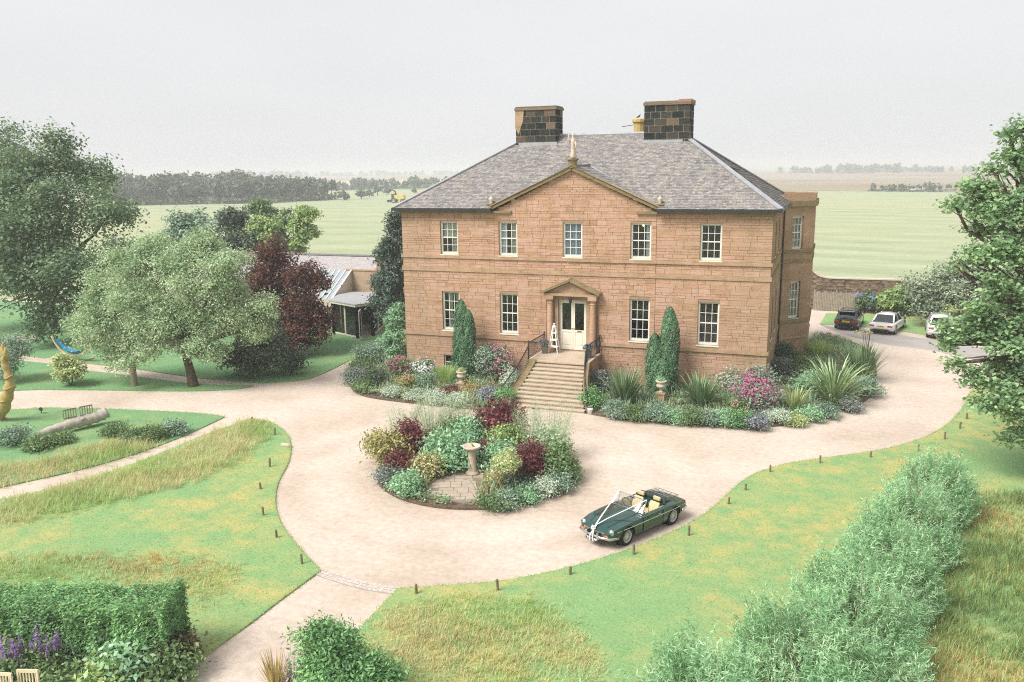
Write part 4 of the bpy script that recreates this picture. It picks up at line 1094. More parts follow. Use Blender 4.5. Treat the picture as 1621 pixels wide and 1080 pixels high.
bush('variegated_shrub', 'round cream and green variegated shrub standing alone on the lawn below the hammock', (-26.68, -9.65), [(0, 0, .85, .85), (.45, 0, .8, .6), (-.5, 0, .9, .6), (0, 0, 1.2, .6)], 6500, .15, 'leaf_yellow')
bush('grey_willow_shrub', 'soft grey-green shrub growing behind the wooden sculpture', (-30.72, -10.19), [(0, 0, .9, 1.0), (.6, .3, 1.5, .8), (-.5, .4, 1.8, .9), (-1.2, 0, 1.0, .9), (.2, .6, 2.2, .7)], 9000, .16, 'leaf_blue', aspect=.3)

# columnar conifers by the front door
def column_tree(label, base, spikes, n, group):
    t = thing('columnar_conifer', label, 'conifer', (base[0], base[1], .05), 0, group)
    for (dx, dy, h, r) in spikes:
        m = int(n*h*r/sum(s_[2]*s_[3] for s_ in spikes)); z = h*rng.random(m)**.85
        prof = np.sqrt(np.clip(1-np.clip((z/h-.45)/.55, 0, 1)**2.0, .015, 1))*np.minimum(1, .80+z/h*.8); a = rng.random(m)*2*np.pi
        rr = r*prof*(1.06-.28*rng.random(m)**2+.10*rng.normal(size=m)*(rng.random(m) < .25))*(1+.10*np.sin(a*3+z*2.2)+.07*np.sin(a*7-z*5))
        P = np.stack([dx+rr*np.cos(a), dy+rr*np.sin(a), z], 1); N = unit(np.stack([np.cos(a), np.sin(a), .35+0*a], 1)+rng.normal(size=(m, 3))*.35)
        T = np.stack([.5*np.cos(a), .5*np.sin(a), 1+0*a], 1)+rng.normal(size=(m, 3))*.3
        obj('foliage', leaf_mesh('foliage', P, N, .12, .36, T), 'leaf_thuja', t)
        MB().tube([(dx, dy, -.05), (dx, dy, h*.8)], [r*.35, .02], 6).build('trunk', 'bark', t)
    return t
column_tree('tall columnar conifer with twin tips in the bed before the second window', (-6.0, -1.25), [(-.14, 0, 4.5, .48), (.34, -.1, 3.95, .38), (.05, -.3, 2.6, .56)], 22000, 'columnar conifers flanking the door')
column_tree('tall columnar conifer with a shorter side spike before the fourth window', (5.35, -1.25), [(.24, 0, 4.6, .50), (-.50, -.05, 3.2, .44), (.0, -.3, 2.0, .58)], 22000, 'columnar conifers flanking the door')

# ------------------------------------------------------------------ hedges
def hedge_box(name, label, a, b, thick, h, n, size, mat, round_=.35):
    a = Vector((a[0], a[1], 0)); b = Vector((b[0], b[1], 0)); d = (b-a); L = d.length; d.normalize(); nn = Vector((-d.y, d.x, 0))
    t = thing(name, label, 'hedge', a)
    u = rng.random(n)*(L+.3)-.15; f = rng.random(n); w = thick/2
    # walk round the section: front, top, back
    per = 2*h+thick; s_ = f*per; y = np.where(s_ < h, -w, np.where(s_ < h+thick, -w+(s_-h), w)); z = np.where(s_ < h, s_, np.where(s_ < h+thick, h, per-s_))
    ny = np.where(s_ < h, -1, np.where(s_ < h+thick, 0, 1)); nz = np.where((s_ >= h) & (s_ < h+thick), 1, 0)
    end = rng.random(n) < .10; u = np.where(end, L+.1*rng.random(n), u); y = np.where(end, (rng.random(n)-.5)*thick, y); z = np.where(end, rng.random(n)*h, z)
    lump = .05*np.sin(u*2.1)+.05*np.sin(u*5.3+z*3)+.05*np.sin(z*6+u*3)+.04*np.sin(u*11)
    y = y + ny*lump; z = z + nz*(lump+.16*rng.random(n)**2); ins = rng.random(n)**2*.22; y -= ny*ins; z -= nz*ins
    P = np.stack([u*d.x+y*nn.x, u*d.y+y*nn.y, z], 1)
    N = np.stack([ny*nn.x+np.where(end, d.x, 0), ny*nn.y+np.where(end, d.y, 0), nz+.45], 1)+rng.normal(size=(n, 3))*.55
    obj('foliage', leaf_mesh('foliage', P, unit(N), size, .38, np.array([d.x, d.y, .7])+rng.normal(size=(n, 3))*.7), mat, t)
    core = MB(); w2 = w-.42
    core.add([tuple(d*q+nn*y_)+() for q in (0.1, L-.1) for y_ in (-w2, w2)], [])
    core.v = [(p[0], p[1], z_) for z_ in (.02, h-.5) for p in core.v]
    core.f = [(0, 1, 3, 2), (4, 6, 7, 5), (0, 4, 5, 1), (2, 3, 7, 6), (0, 2, 6, 4), (1, 5, 7, 3)]
    core.build('branches', 'bark', t)
    return t
hedge_box('clipped_hedge', 'clipped green conifer hedge behind the purple flower border', (-10.5, -32.6), (-1.35, -29.35), 1.25, 1.7, 62000, .095, 'leaf_hedge')
bush('conifer_bush', 'bushy bright green conifer at the corner where path meets rough grass', (3.3, -29.4),
     [(-.4, 0, .6, .58), (-.5, .1, 1.2, .48), (-.1, .0, 1.45, .44), (.35, .0, 1.0, .56), (.8, .1, .65, .58), (1.2, .3, .45, .5), (0, -.4, .55, .6), (.6, -.5, .4, .55)], 19000, .12, 'leaf_hedge', aspect=.35, sub=5, spread=.16)

# living willow hedge: upright shoots with narrow leaves
def willow(name, label, pts, shoots, h, mat):
    """pts: (x, y, half width, height) along the hedge"""
    t = thing(name, label, 'hedge', (pts[0][0], pts[0][1], 0))
    P = np.array(pts); n = shoots
    u = rng.random(n)*(len(P)-1); i = np.minimum(u.astype(int), len(P)-2); f = (u-i)[:, None]
    c = P[i]*(1-f)+P[i+1]*f; d = unit(np.concatenate([P[i+1, :2]-P[i, :2], np.zeros((n, 1))], 1)); nn = np.stack([-d[:, 1], d[:, 0], 0*d[:, 0]], 1)
    q = rng.uniform(-1, 1, n); q = np.sign(q)*np.abs(q)**.75
    wob = 1+.26*np.sin(u*5.2+.6)+.20*np.sin(u*9.7+q*1.5)+.14*np.sin(u*17+q*4)          # billows along and across the hedge
    c = c.copy(); c[:, 2] *= 1+.28*np.sin(u*4.6+np.sign(q)*1.1)+.12*np.sin(u*11+q)
    top = c[:, 3]*np.sqrt(np.maximum(.04, 1-np.abs(q)**2.4))*(.80+.3*rng.random(n))*wob
    zb = top*rng.uniform(.25, .8, n)**.7
    base = np.concatenate([c[:, :2], np.zeros((n, 1))], 1)+nn*(q*c[:, 2])[:, None]; base[:, 2] = zb
    dirn = unit(np.array([0, 0, 1.0])+nn*(q*.55)[:, None]+rng.normal(size=(n, 3))*.22); L = rng.uniform(.35, .75, n)*h
    per = 15; k = n*per
    tt = np.tile(np.linspace(.1, 1, per), n); ax = np.repeat(dirn, per, 0); side = unit(np.cross(ax, rdir(k)))
    T = unit(ax*.75+side*.8+np.array([0, 0, -.12])); pos = np.repeat(base, per, 0)+ax*(tt*np.repeat(L, per))[:, None]+T*.05
    N = unit(np.cross(T, np.cross(ax, T)) + rng.normal(size=(k, 3))*.35 + np.array([0, 0, .25]))
    pos -= np.array([pts[0][0], pts[0][1], 0]); keep = pos[:, 2] > .05
    obj('foliage', leaf_mesh('foliage', pos[keep], N[keep], rng.uniform(.10, .17, keep.sum()), .17, T[keep]), mat, t)
    mb = MB()
    for j in range(0, n, 12):
        b = base[j]-np.array([pts[0][0], pts[0][1], 0]); e = b+dirn[j]*L[j]
        mb.tube([(b[0]*.98, b[1]*.98, 0), tuple(b), tuple(e)], [.02, .012, .004], 4)
    mb.build('shoots', 'bark_pale', t, kind='stuff')
    return t
willow('willow_hedge', 'tall curving hedge of silvery green willow shoots across the dry lawn', [(9.3, -30.1, .9, 1.1), (10.6, -28.9, 1.3, 1.6), (12.3, -27.6, 1.6, 1.95), (13.6, -25.5, 1.5, 2.05), (14.3, -23.0, 1.2, 2.05), (14.9, -20.6, 1.0, 2.0), (15.6, -18.0, .95, 1.95), (16.4, -15.2, .95, 1.9), (17.2, -12.6, .9, 1.75)], 10500, 1.0, 'leaf_willow')

# ------------------------------------------------------------------ rough grass
def meadow(label, poly, n, hr, mats, name='rough_grass', width=.016, z=.05):
    """uncut grass in tufts: stuff nobody could count"""
    poly = smooth_poly(poly, 3); A_ = np.array(poly); lo, hi = A_.min(0), A_.max(0)
    Q = []
    while sum(map(len, Q)) < n//7:
        q = lo+rng.random((n, 2))*(hi-lo); q = q[inside(poly, q[:, 0], q[:, 1])]
        dens = .5+.5*np.sin(q[:, 0]*1.3+1)*np.sin(q[:, 1]*1.1)+.4*rng.random(len(q)); Q.append(q[dens > .25])
    q = np.concatenate(Q)[:n//7]; q = q+rng.normal(size=q.shape)*.22*rng.random((len(q), 1))**.5*1.6; q = np.repeat(q, 7, 0)+rng.normal(size=(len(q)*7, 2))*.07
    m = len(q); base = np.column_stack([q, np.full(m, z)]); dirs = unit(np.array([.18, .05, 1.0])+rng.normal(size=(m, 3))*np.array([.38, .38, .1]))
    hh = rng.uniform(*hr, m)*(1+.25*np.sin(q[:, 0]*.9)*np.sin(q[:, 1]*.8)); w = width*rng.uniform(.6, 1.4, m)
    sel = (np.sin(q[:, 0]*.8+q[:, 1]*.5)+np.sin(q[:, 1]*1.3-q[:, 0]*.3)+rng.normal(size=m)*1.1)
    cut = np.quantile(sel, np.linspace(0, 1, len(mats)+1))
    objs = []
    for i, mt in enumerate(mats):
        g = (sel >= cut[i]) & (sel <= cut[i+1])
        o = blades(name, base[g], dirs[g], hh[g], w[g], mt, arch=rng.uniform(.2, .9, g.sum()), seg=2); objs.append(o)
    o = objs[0]
    if len(objs) > 1:          # one object, several blade colours
        bm = bmesh.new(); ms = []
        for j, p in enumerate(objs):
            nf = len(bm.faces); bm.from_mesh(p.data); bm.faces.ensure_lookup_table()
            for f in bm.faces[nf:]: f.material_index = j
            ms.append(p.data.materials[0])
        me = bpy.data.meshes.new(name); bm.to_mesh(me); bm.free()
        for x in ms: me.materials.append(x)
        for p in objs[1:]: bpy.data.objects.remove(p)
        o.data = me
    o['kind'] = 'stuff'; o['label'] = label; o['category'] = 'grass'
    return o
meadow('straw-coloured uncut grass along the path below the log', [(-14.7, -24), (-13.32, -21.14), (-12.71, -16.57), (-12.46, -12.43), (-10.83, -12.93), (-9.83, -14.71), (-9.12, -18.28), (-9.94, -20.8), (-11.28, -23.01), (-13.02, -25.3)], 19000, (.14, .42), ('grass_green', 'grass_straw', 'grass_straw'))
meadow('straw-coloured uncut grass below the fallen log', [(-18.37, -21.17), (-17.04, -19.94), (-16.54, -17.85), (-15.08, -16.28), (-13.94, -16.98), (-14.58, -19.35), (-15.56, -21.19), (-16.42, -22.67)], 10000, (.14, .42), ('grass_green', 'grass_straw', 'grass_straw'))
meadow('orange-tinged uncut grass behind the clipped hedge', [(-10.66, -27.13), (-8.72, -26.09), (-6.17, -25.21), (-4.13, -24.9), (-3.03, -25.04), (-2.53, -26.27), (-2.33, -27.23), (-3.51, -26.42), (-6.41, -27.04), (-9.24, -28.23)], 8000, (.07, .22), ('grass_green', 'grass_straw', 'grass_brown'))
meadow('tangled green and straw grass beside the conifer bush', [(2.48, -26.12), (3.02, -25), (4.53, -24.11), (6.1, -23.81), (7.72, -25.08), (8.65, -26.74), (8.17, -27.66), (4.27, -29.29), (2.98, -28.22)], 20000, (.05, .20), ('grass_green', 'grass_straw', 'grass_straw'))
meadow('brown and green uncut grass in the shade behind the willow hedge', [(13.6, -28.5), (15.4, -24), (16.2, -20), (17.4, -15.5), (18.8, -11.5), (22.5, -11.5), (23, -20), (21, -28)], 50000, (.14, .40), ('grass_deep', 'grass_deep', 'grass_deep', 'grass_green', 'grass_brown'))

# mown turf: short blades over the lawns and a ragged fringe along their edges
def turf(label, poly, n, fringe, mats):
    A_ = np.array(poly); lo, hi = A_.min(0), A_.max(0); lo = np.maximum(lo, [-30, -33]); hi = np.minimum(hi, [24, 8])
    q = lo+rng.random((n*3, 2))*(hi-lo); q = q[inside(poly, q[:, 0], q[:, 1])][:n]
    e = []
    for a, b in zip(poly, poly[1:]+poly[:1]):
        L = math.hypot(b[0]-a[0], b[1]-a[1])
        if L < 4: m = int(L*fringe); t = rng.random((m, 1)); e.append(np.array(a)+(np.array(b)-np.array(a))*t+rng.normal(size=(m, 2))*.035)
    q = np.concatenate([q]+e); m = len(q)
    base = np.column_stack([q, np.full(m, .04)]); d = unit(rng.normal(size=(m, 3))*np.array([.5, .5, .1])+np.array([0, 0, 1.0]))
    o = blades('mown_grass', base, d, rng.uniform(.03, .085, m), rng.uniform(.012, .026, m), mats, arch=.4, seg=2)
    o['kind'] = 'stuff'; o['label'] = label; o['category'] = 'grass'
leafmat('grass_mown', (.19, .335, .16), (.28, .415, .20), (.40, .46, .22), .65, .1, 1.6)
turf('short mown grass on the lawn between path and drive', LAWN1, 20000, 70, 'grass_mown')
turf('short mown grass round the fallen log', LAWN2, 7000, 60, 'grass_mown')
turf('short mown grass under the two silver-leaved trees', LAWN3, 8000, 50, 'grass_mown')
turf('short mown grass of the lawn before the garden room', LAWN4, 9000, 40, 'grass_mown')
turf('short mown grass between the drive and the willow hedge', LAWN5, 28000, 70, 'grass_mown')

# ------------------------------------------------------------------ bed planting
def mound(label, p, r, h, mat, n=1500, size=.10, fl=None, name='garden_shrub', group=None, aspect=.5, sub=4, cat='shrub', droop=0.0):
    r *= 1.32; h *= 1.15; n = int(n*1.7); size *= 1.12
    L = [(0, 0, h*.45, r*.80, h*.55/r if r else 1), (r*.35, -r*.2, h*.35, r*.55), (-r*.38, r*.1, h*.4, r*.55), (r*.05, r*.35, h*.6, r*.5)]
    L = [(a, b, c, d, *(e or (min(1.2, h*.6/r),))) for a, b, c, d, *e in L]
    return bush(name, label, p, L, n, size, mat, cat, group, fl, 7, aspect, sub+1, droop=droop, spread=size*1.5*random.uniform(.8, 1.35), jit=1.0)

def spiky(label, p, n, length, width, mat, arch=(.25, .8), tilt=.42, r0=.22, name='flax_plant', group=None, stalks=0):
    n = int(n*1.7); t = thing(name, label, 'plant', (p[0], p[1], .06), 0, group)
    a = rng.random(n)*2*np.pi; rr = r0*np.sqrt(rng.random(n)); lean = np.abs(rng.normal(size=n))*tilt+.06
    base = np.stack([rr*np.cos(a), rr*np.sin(a), np.zeros(n)], 1)
    d = np.stack([np.cos(a)*lean, np.sin(a)*lean, np.ones(n)], 1)
    blades('leaves', base, d, length*rng.uniform(.6, 1.1, n), width*rng.uniform(.7, 1.2, n), mat, t, rng.uniform(*arch, n), 6)
    if stalks:
        mb = MB()
        for i in range(stalks):
            x, y = random.uniform(-.4, .4), random.uniform(-.4, .4); mb.tube([(x*.5, y*.5, 0), (x, y, length*1.25)], [.02, .012], 5)
        mb.build('flower_stalks', 'bark', t, kind='stuff')
        flowers('seed_heads', [(0, 0, length*1.2, .5, .5)], 60, .12, 'leaf_bronze', t)
    return t

def fennel(label, p, h, r, n=38, group=None):
    """hair-fine foliage on thin stalks"""
    t = thing('fennel', label, 'plant', (p[0], p[1], .06), 0, group)
    mb = MB(); Pp = []; Tt = []
    for i in range(n):
        a = random.random()*6.283; q = r*math.sqrt(random.random()); hh = h*random.uniform(.55, 1.05)
        b = Vector((q*.35*math.cos(a), q*.35*math.sin(a), 0)); e = Vector((q*1.25*math.cos(a), q*1.25*math.sin(a), hh)); mb.tube([b, b.lerp(e, .5), e], [.010, .007, .003], 4)
        m = 120; f = rng.uniform(.12, 1.0, m); P0 = np.array(b)+(np.array(e)-np.array(b))*f[:, None]; dd = unit(rdir(m)*np.array([1, 1, .5])+np.array([0, 0, .55]))
        L = rng.uniform(.05, .42, m)*(1.1-f*.45); Pp.append(P0+dd*L[:, None]); Tt.append(dd)
    mb.build('stalks', 'leaf_fennel', t, kind='stuff')
    P0 = np.concatenate(Pp); T = np.concatenate(Tt)
    obj('foliage', leaf_mesh('foliage', P0, unit(np.cross(T, rdir(len(P0)))), .13, .09, T), 'leaf_fennel', t)
    return t

# low leafy cover between the shrubs: stuff nobody could count
def cover(label, poly, n, holes=()):
    A_ = np.array(poly); lo, hi = A_.min(0), A_.max(0); q = lo+rng.random((n*4, 2))*(hi-lo); q = q[inside(poly, q[:, 0], q[:, 1])]
    for h in holes: q = q[~inside(h, q[:, 0], q[:, 1])]
    d = np.sin(q[:, 0]*2.3+1)+np.sin(q[:, 1]*2.9)+np.sin(q[:, 0]*5.1-q[:, 1]*4.3)+rng.normal(size=len(q))*.5
    q = q[d > -.9][:n//8]; hgt = .10+.16*np.clip(np.sin(q[:, 0]*3.7)*np.sin(q[:, 1]*4.1)+.5, 0, 1.4)
    P = np.repeat(np.column_stack([q, .08+hgt]), 8, 0)+rng.normal(size=(len(q)*8, 3))*np.array([.10, .10, .05])
    o = obj('ground_cover', leaf_mesh('ground_cover', P, unit(rng.normal(size=P.shape)*.5+np.array([0, 0, 1.])), .11, .55), 'leaf_cover', None, kind='stuff')
    o['label'] = label; o['category'] = 'ground cover'
leafmat('leaf_cover', (.10, .16, .09), (.17, .25, .13), (.28, .35, .20))
def shrink(poly, f, c=None):
    c = c or (sum(p[0] for p in poly)/len(poly), sum(p[1] for p in poly)/len(poly)); return [(c[0]+(p[0]-c[0])*f, c[1]+(p[1]-c[1])*f) for p in poly]
cover('low green leaves between the shrubs beside the steps', shrink(BEDL, .97), 15000)
cover('low green leaves between the flax clumps', shrink(BEDR, .97), 20000)
cover('low green leaves between the island shrubs', [(IC[0]+IR*.97*math.cos(a*math.pi/24), IC[1]+IR*.97*math.sin(a*math.pi/24)) for a in range(48)], 16000, [PAVE])
def sprigs(label, poly, n, mats, holes=()):
    """thin stems and self-sown sprays growing up between the shrubs"""
    A_ = np.array(poly); lo, hi = A_.min(0), A_.max(0)
    bm = bmesh.new(); ms = []
    for j, mt in enumerate(mats):
        q = lo+rng.random((n*3, 2))*(hi-lo); q = q[inside(poly, q[:, 0], q[:, 1])]
        for h in holes: q = q[~inside(h, q[:, 0], q[:, 1])]
        q = q[:n//14]; q = np.repeat(q, 14, 0)+rng.normal(size=(len(q)*14, 2))*.13; m = len(q)
        tall = np.repeat(rng.uniform(.3, .85, m//14), 14)
        o = blades('sprigs', np.column_stack([q, np.full(m, .08)]), unit(rng.normal(size=(m, 3))*np.array([.33, .33, .1])+np.array([0, 0, 1.])), tall*rng.uniform(.5, 1.1, m), rng.uniform(.018, .045, m), mt, arch=rng.uniform(.1, .8, m), seg=3)
        nf = len(bm.faces); bm.from_mesh(o.data); bm.faces.ensure_lookup_table()
        for f in bm.faces[nf:]: f.material_index = j
        ms.append(MAT[mt]); bpy.data.objects.remove(o)
    me = bpy.data.meshes.new('sprigs'); bm.to_mesh(me); bm.free()
    for x in ms: me.materials.append(x)
    o = obj('sprigs', me, None, None, kind='stuff'); o['label'] = label; o['category'] = 'plants'
sprigs('loose stems growing between the shrubs beside the steps', shrink(BEDL, .93), 1000, ('leaf_fennel', 'leaf_mint', 'leaf_bronze', 'leaf_blue'))
sprigs('loose stems growing between the flax clumps', shrink(BEDR, .93), 1500, ('leaf_fennel', 'leaf_mint', 'leaf_mid', 'leaf_blue'))
sprigs('loose stems growing between the island shrubs', [(IC[0]+IR*.9*math.cos(a*math.pi/24), IC[1]+IR*.9*math.sin(a*math.pi/24)) for a in range(48)], 1100, ('leaf_fennel', 'leaf_mint', 'leaf_maroon', 'leaf_bronze'), [PAVE])
cover('low green leaves in the near border', [(-7.5, -30.29), (-0.97, -29.05), (-0.7, -29.79), (-0.63, -30.91), (-4.48, -32.52)], 6000)

# ---- bed between the garden room and the steps
mound('round grey-green shrub at the back corner of the bed nearest the garden room', (-13.08, 0.02), .72, 1.15, 'leaf_blue', 2800, .11)
mound('dark grey-green lavender mound at the tip of the bed nearest the garden room', (-11.48, -4.18), .62, .75, 'leaf_grey', 2000, .09)
mound('olive green mound just behind the bed tip nearest the garden room', (-12.21, -2.4), .55, .8, 'leaf_mid', 1800, .09)
mound('wide dark rosemary mound in the bed between bed tip and pink phlox', (-9.83, -4.67), .70, .95, 'leaf_laurel', 2600, .09)
mound('low green mound on the bed edge in front of the dark rosemary', (-9.94, -5.96), .50, .6, 'leaf_mid', 1600, .09)
mound('pale yellow-green hydrangea against the house corner', (-12.18, 2.52), .55, 1.35, 'leaf_yellow', 2400, .12)
mound('loose green shrub between house corner and round grey-green shrub', (-13.12, 2.23), .6, 1.1, 'leaf_blue', 2200, .12)
mound('bright pink phlox clump near the house corner', (-9.65, -2.22), .62, 1.1, 'leaf_mid', 1700, .1, fl=('bloom_magenta', 600, .11, 6))
mound('clump of white daisies in front of the cellar window', (-8.46, -1.84), .68, .95, 'leaf_mid', 1700, .1, fl=('bloom_white', 800, .10, 5))
mound('reddish pink flowering clump below the white daisies', (-8.17, -4.42), .5, .7, 'leaf_bronze', 1300, .09, fl=('bloom_pink', 150, .08, 5))
mound('blue-green mound in front of the white daisies', (-7.3, -3.85), .55, .7, 'leaf_blue', 1700, .09)
spiky('green and gold grass clump beside the urn by the twin-tipped conifer', (-6.53, -2.89), 260, 1.15, .03, 'grass_green', (.4, 1.0), .4, .4, 'ornamental_grass')
mound('silvery mound on the front edge of the bed, first from the bed tip', (-7.95, -6.24), .52, .5, 'leaf_silverpale', 1500, .08)
mound('silvery mound on the front edge of the bed, second from the bed tip', (-6.62, -6.45), .50, .5, 'leaf_silverpale', 1500, .08)
mound('taller silvery mound on the bed edge in front of the grass clump', (-5.32, -6.66), .55, .62, 'leaf_silverpale', 1700, .08)
mound('silvery lacy mound on the bed edge before the urn', (-4.03, -6.72), .58, .6, 'leaf_silverpale', 1700, .08)
mound('low purple-bronze sedum at the foot of the urn pedestal', (-5.2, -5.09), .40, .45, 'leaf_maroon', 900, .08, fl=('bloom_pink', 120, .07, 6))
mound('orange-red heuchera clump between urn and lavender', (-4.06, -4.72), .48, .5, 'leaf_bronze', 1300, .08, fl=('bloom_red', 160, .07, 6))
mound('large shrub rose covered in pink blossom against the front wall', (-4.46, -0.88), 1.08, 1.75, 'leaf_blue', 5200, .12, fl=('bloom_pink', 900, .12, 5))
mound('lilac-blue lavender clump beside the box ball at the steps', (-2.8, -5.59), .50, .75, 'leaf_grey', 1300, .08, fl=('bloom_lilac', 520, .06, 5))
mound('clipped box ball beside the lavender at the foot of the steps', (-1.76, -5.86), .46, .92, 'leaf_hedge', 2600, .07, name='box_ball')
mound('pale silver shrub leaning over the steps next to the rose', (-2.2, -3.32), .62, 1.15, 'leaf_silverpale', 2200, .09)
mound('green leafy shrub under the iron railing next to the rose', (-3.4, 1.37), .62, 1.45, 'leaf_mid', 2400, .13)
mound('fresh green low clump between box ball and lavender', (-1.6, -6.64), .40, .42, 'leaf_mint', 1000, .08)

# ---- bed between the steps and the bay
mound('clipped box ball with the white bucket in front of it', (2.63, -5.25), .50, .98, 'leaf_hedge', 2600, .07, name='box_ball')
mound('grey-blue leafy shrub behind the box ball by the bucket', (2.11, -1.93), .58, 1.05, 'leaf_grey', 2000, .11)
mound('dark green shrub filling the corner between steps and wall', (1.21, 2.18), .75, 1.5, 'leaf_laurel', 2600, .13)
spiky('broad green flax clump nearest the steps', (3.87, -3.9), 130, 2.0, .085, 'leaf_flax', (.2, .75), .40, .3, group='flax clumps before the front wall')
mound('tall purple-pink verbena behind the flax clump nearest the steps', (2.83, 0.85), .85, 1.75, 'leaf_mid', 2400, .1, fl=('bloom_magenta', 420, .10, 5))
spiky('broad green flax clump beyond the urn', (7.58, -3.4), 130, 1.85, .085, 'leaf_flax', (.3, .9), .46, .3, group='flax clumps before the front wall')
mound('pale lavender-grey shrub between flax and magenta shrub', (8.48, 0.13), .62, 1.2, 'leaf_silverpale', 2200, .1, fl=('bloom_lilac', 120, .07, 4))
mound('dark green rose bush with white blossoms under the last window', (7.93, 4.32), .9, 1.25, 'leaf_laurel', 2800, .12, fl=('bloom_white', 70, .10, 5))
mound('grey-leaved mound against the wall behind the second flax', (5.99, 1.86), .7, .95, 'leaf_grey', 2000, .11)
mound('big shrub smothered in magenta flowers in front of the house corner', (10.18, -3.35), 1.02, 1.9, 'leaf_blue', 3600, .11, fl=('bloom_magenta', 1700, .10, 6))
mound('salmon pink flowering clump at the foot of the magenta shrub', (9.44, -4.15), .40, .8, 'leaf_mid', 900, .09, fl=('bloom_pink', 200, .08, 5))
spiky('yellow-green flax with stiff pointed leaves', (11.92, -2.78), 90, 1.35, .075, 'leaf_yellow', (.15, .6), .42, .22)
spiky('large cream-striped flax with drooping leaves on the bend of the drive', (13.65, -0.72), 150, 2.5, .105, 'leaf_variegated', (.7, 1.35), .5, .35)
spiky('tall dark green flax with flower stalks at the far end of the bed', (15.07, 4.76), 190, 2.15, .08, 'leaf_flax', (.15, .55), .40, .42, stalks=5)
mound('pale green leafy clump between yellow flax and striped flax', (12.58, 0.67), .65, 1.1, 'leaf_mint', 2200, .12)
mound('dark smoky grey shrub at the foot of the bay', (10.89, 7.23), .80, 1.35, 'leaf_laurel', 2800, .11)
mound('silver-grey shrub between the bay and the magenta shrub', (10.96, 4.04), .78, 1.1, 'leaf_grey', 2600, .10)
mound('mid green shrub behind the yellow flax', (12.05, 4.39), .85, 1.1, 'leaf_mid', 2600, .12)
spiky('feathery bronze-green grass beside the bay', (12.82, 10.32), 240, 1.3, .03, 'grass_green', (.4, 1.0), .45, .5, 'ornamental_grass')
mound('blue-green shrub under the drooping leaves at the bed end', (15.28, 1.54), .62, .8, 'leaf_blue', 1900, .1)
mound('low dark green edging at the drive bend', (14.42, -1.63), .48, .5, 'leaf_grey', 1400, .09)
EDG = [((3.97, -6.27), .52, .72, 'leaf_blue', 'first blue-green edging mound past the box ball with the bucket'), ((4.96, -6.37), .45, .6, 'leaf_mid', 'mid green edging mound in front of the flax nearest the steps'),
       ((5.87, -6.28), .55, .72, 'leaf_blue', 'blue-green edging mound in front of the second urn'), ((6.74, -6.2), .45, .55, 'leaf_mint', 'mint green edging mound just past the second urn'),
       ((7.49, -6.16), .48, .66, 'leaf_mid', 'leafy green edging mound in front of the second flax'), ((8.27, -6.01), .46, .6, 'leaf_blue', 'blue-green edging mound just past the second flax'),
       ((8.99, -5.87), .46, .62, 'leaf_mint', 'mint green edging mound before the lavender-grey shrub'), ((9.64, -5.86), .44, .6, 'leaf_hedge', 'dark green edging mound next to the lilac catmint'),
       ((11.26, -4.82), .56, .62, 'leaf_silverpale', 'pale silver edging mound past the lilac catmint'), ((12.03, -4.77), .36, .4, 'leaf_yellow', 'small yellow edging mound before the yellow-green flax'),
       ((12.64, -3.95), .52, .6, 'leaf_mint', 'broad mint green edging mound below the striped flax'), ((13.43, -3.16), .46, .5, 'leaf_blue', 'last blue-green edging mound on the bend')]
for p, r, h, mt, lb in EDG: mound(lb, p, r, h, mt, 1700, .08, name='edging_plant', group='edging along the drive')
mound('lilac catmint spilling on to the drive', (10.35, -6.02), .55, .6, 'leaf_grey', 1500, .08, fl=('bloom_lilac', 420, .055, 5), name='edging_plant')

# ---- round island bed
mound('drooping bronze-green shrub at the edge of the island bed nearest the lawn path', (-3.13, -15.5), .62, 1.25, 'leaf_bronze', 2600, .13, droop=1.2)
mound('dark red smoke bush beside the fennel on the island', (-2.56, -14.51), .62, 1.45, 'leaf_maroon', 2600, .12, name='smoke_bush')
mound('small dark red smoke bush behind the cream blossom on the island', (-2.19, -16.45), .38, .95, 'leaf_maroon', 1300, .11, name='smoke_bush')
mound('big mint green leafy shrub behind the sundial', (-0.68, -14.98), .84, 1.15, 'leaf_mint', 3400, .15)
mound('cream-flowered shrub beside the paved floor on the island', (-0.98, -16.4), .48, .8, 'leaf_bronze', 1700, .1, fl=('bloom_cream', 420, .09, 5))
mound('blue-green spreading mound at the paved floor corner nearest the lawn', (-0.95, -18.13), .54, .7, 'leaf_mint', 2300, .10)
mound('small grey mound on the island rim below the red smoke bush', (-2.05, -17.31), .42, .5, 'leaf_grey', 1100, .09)
mound('fresh green shrub at the centre of the island behind the mint green one', (-0.71, -12.9), .62, 1.15, 'leaf_mint', 2300, .13)
mound('dark green shrub between fennel and mint green shrub on the island', (-1.5, -12.82), .48, 1.15, 'leaf_mid', 1700, .12)
fennel('hazy fennel clump on the island above the small red smoke bush', (-3.46, -13.47), 1.95, .75, 34, 'fennel on the island')
fennel('hazy fennel clump on the island standing tallest left of centre', (-2.62, -12.49), 2.15, .85, 40, 'fennel on the island')
fennel('hazy fennel clump on the island just before the tall maroon shrub', (-1.68, -11.63), 1.75, .7, 30, 'fennel on the island')
mound('tall maroon smoke bush at the back of the island before the steps', (0.21, -11.72), .92, 1.75, 'leaf_maroon', 3600, .13, name='smoke_bush')
mound('lime green shrub below the tall maroon smoke bush', (1.1, -13.28), .62, 1.1, 'leaf_light', 2200, .12)
mound('pale green shrub beside the sundial bowl', (1.46, -14.56), .5, .85, 'leaf_mint', 2000, .13)
mound('round claret barberry behind the topiary ball', (2.88, -15.36), .62, 1.45, 'leaf_maroon', 3200, .10, name='barberry')
mound('dark green undergrowth between topiary ball and barberry', (2.91, -16.69), .55, .6, 'leaf_laurel', 1500, .1)
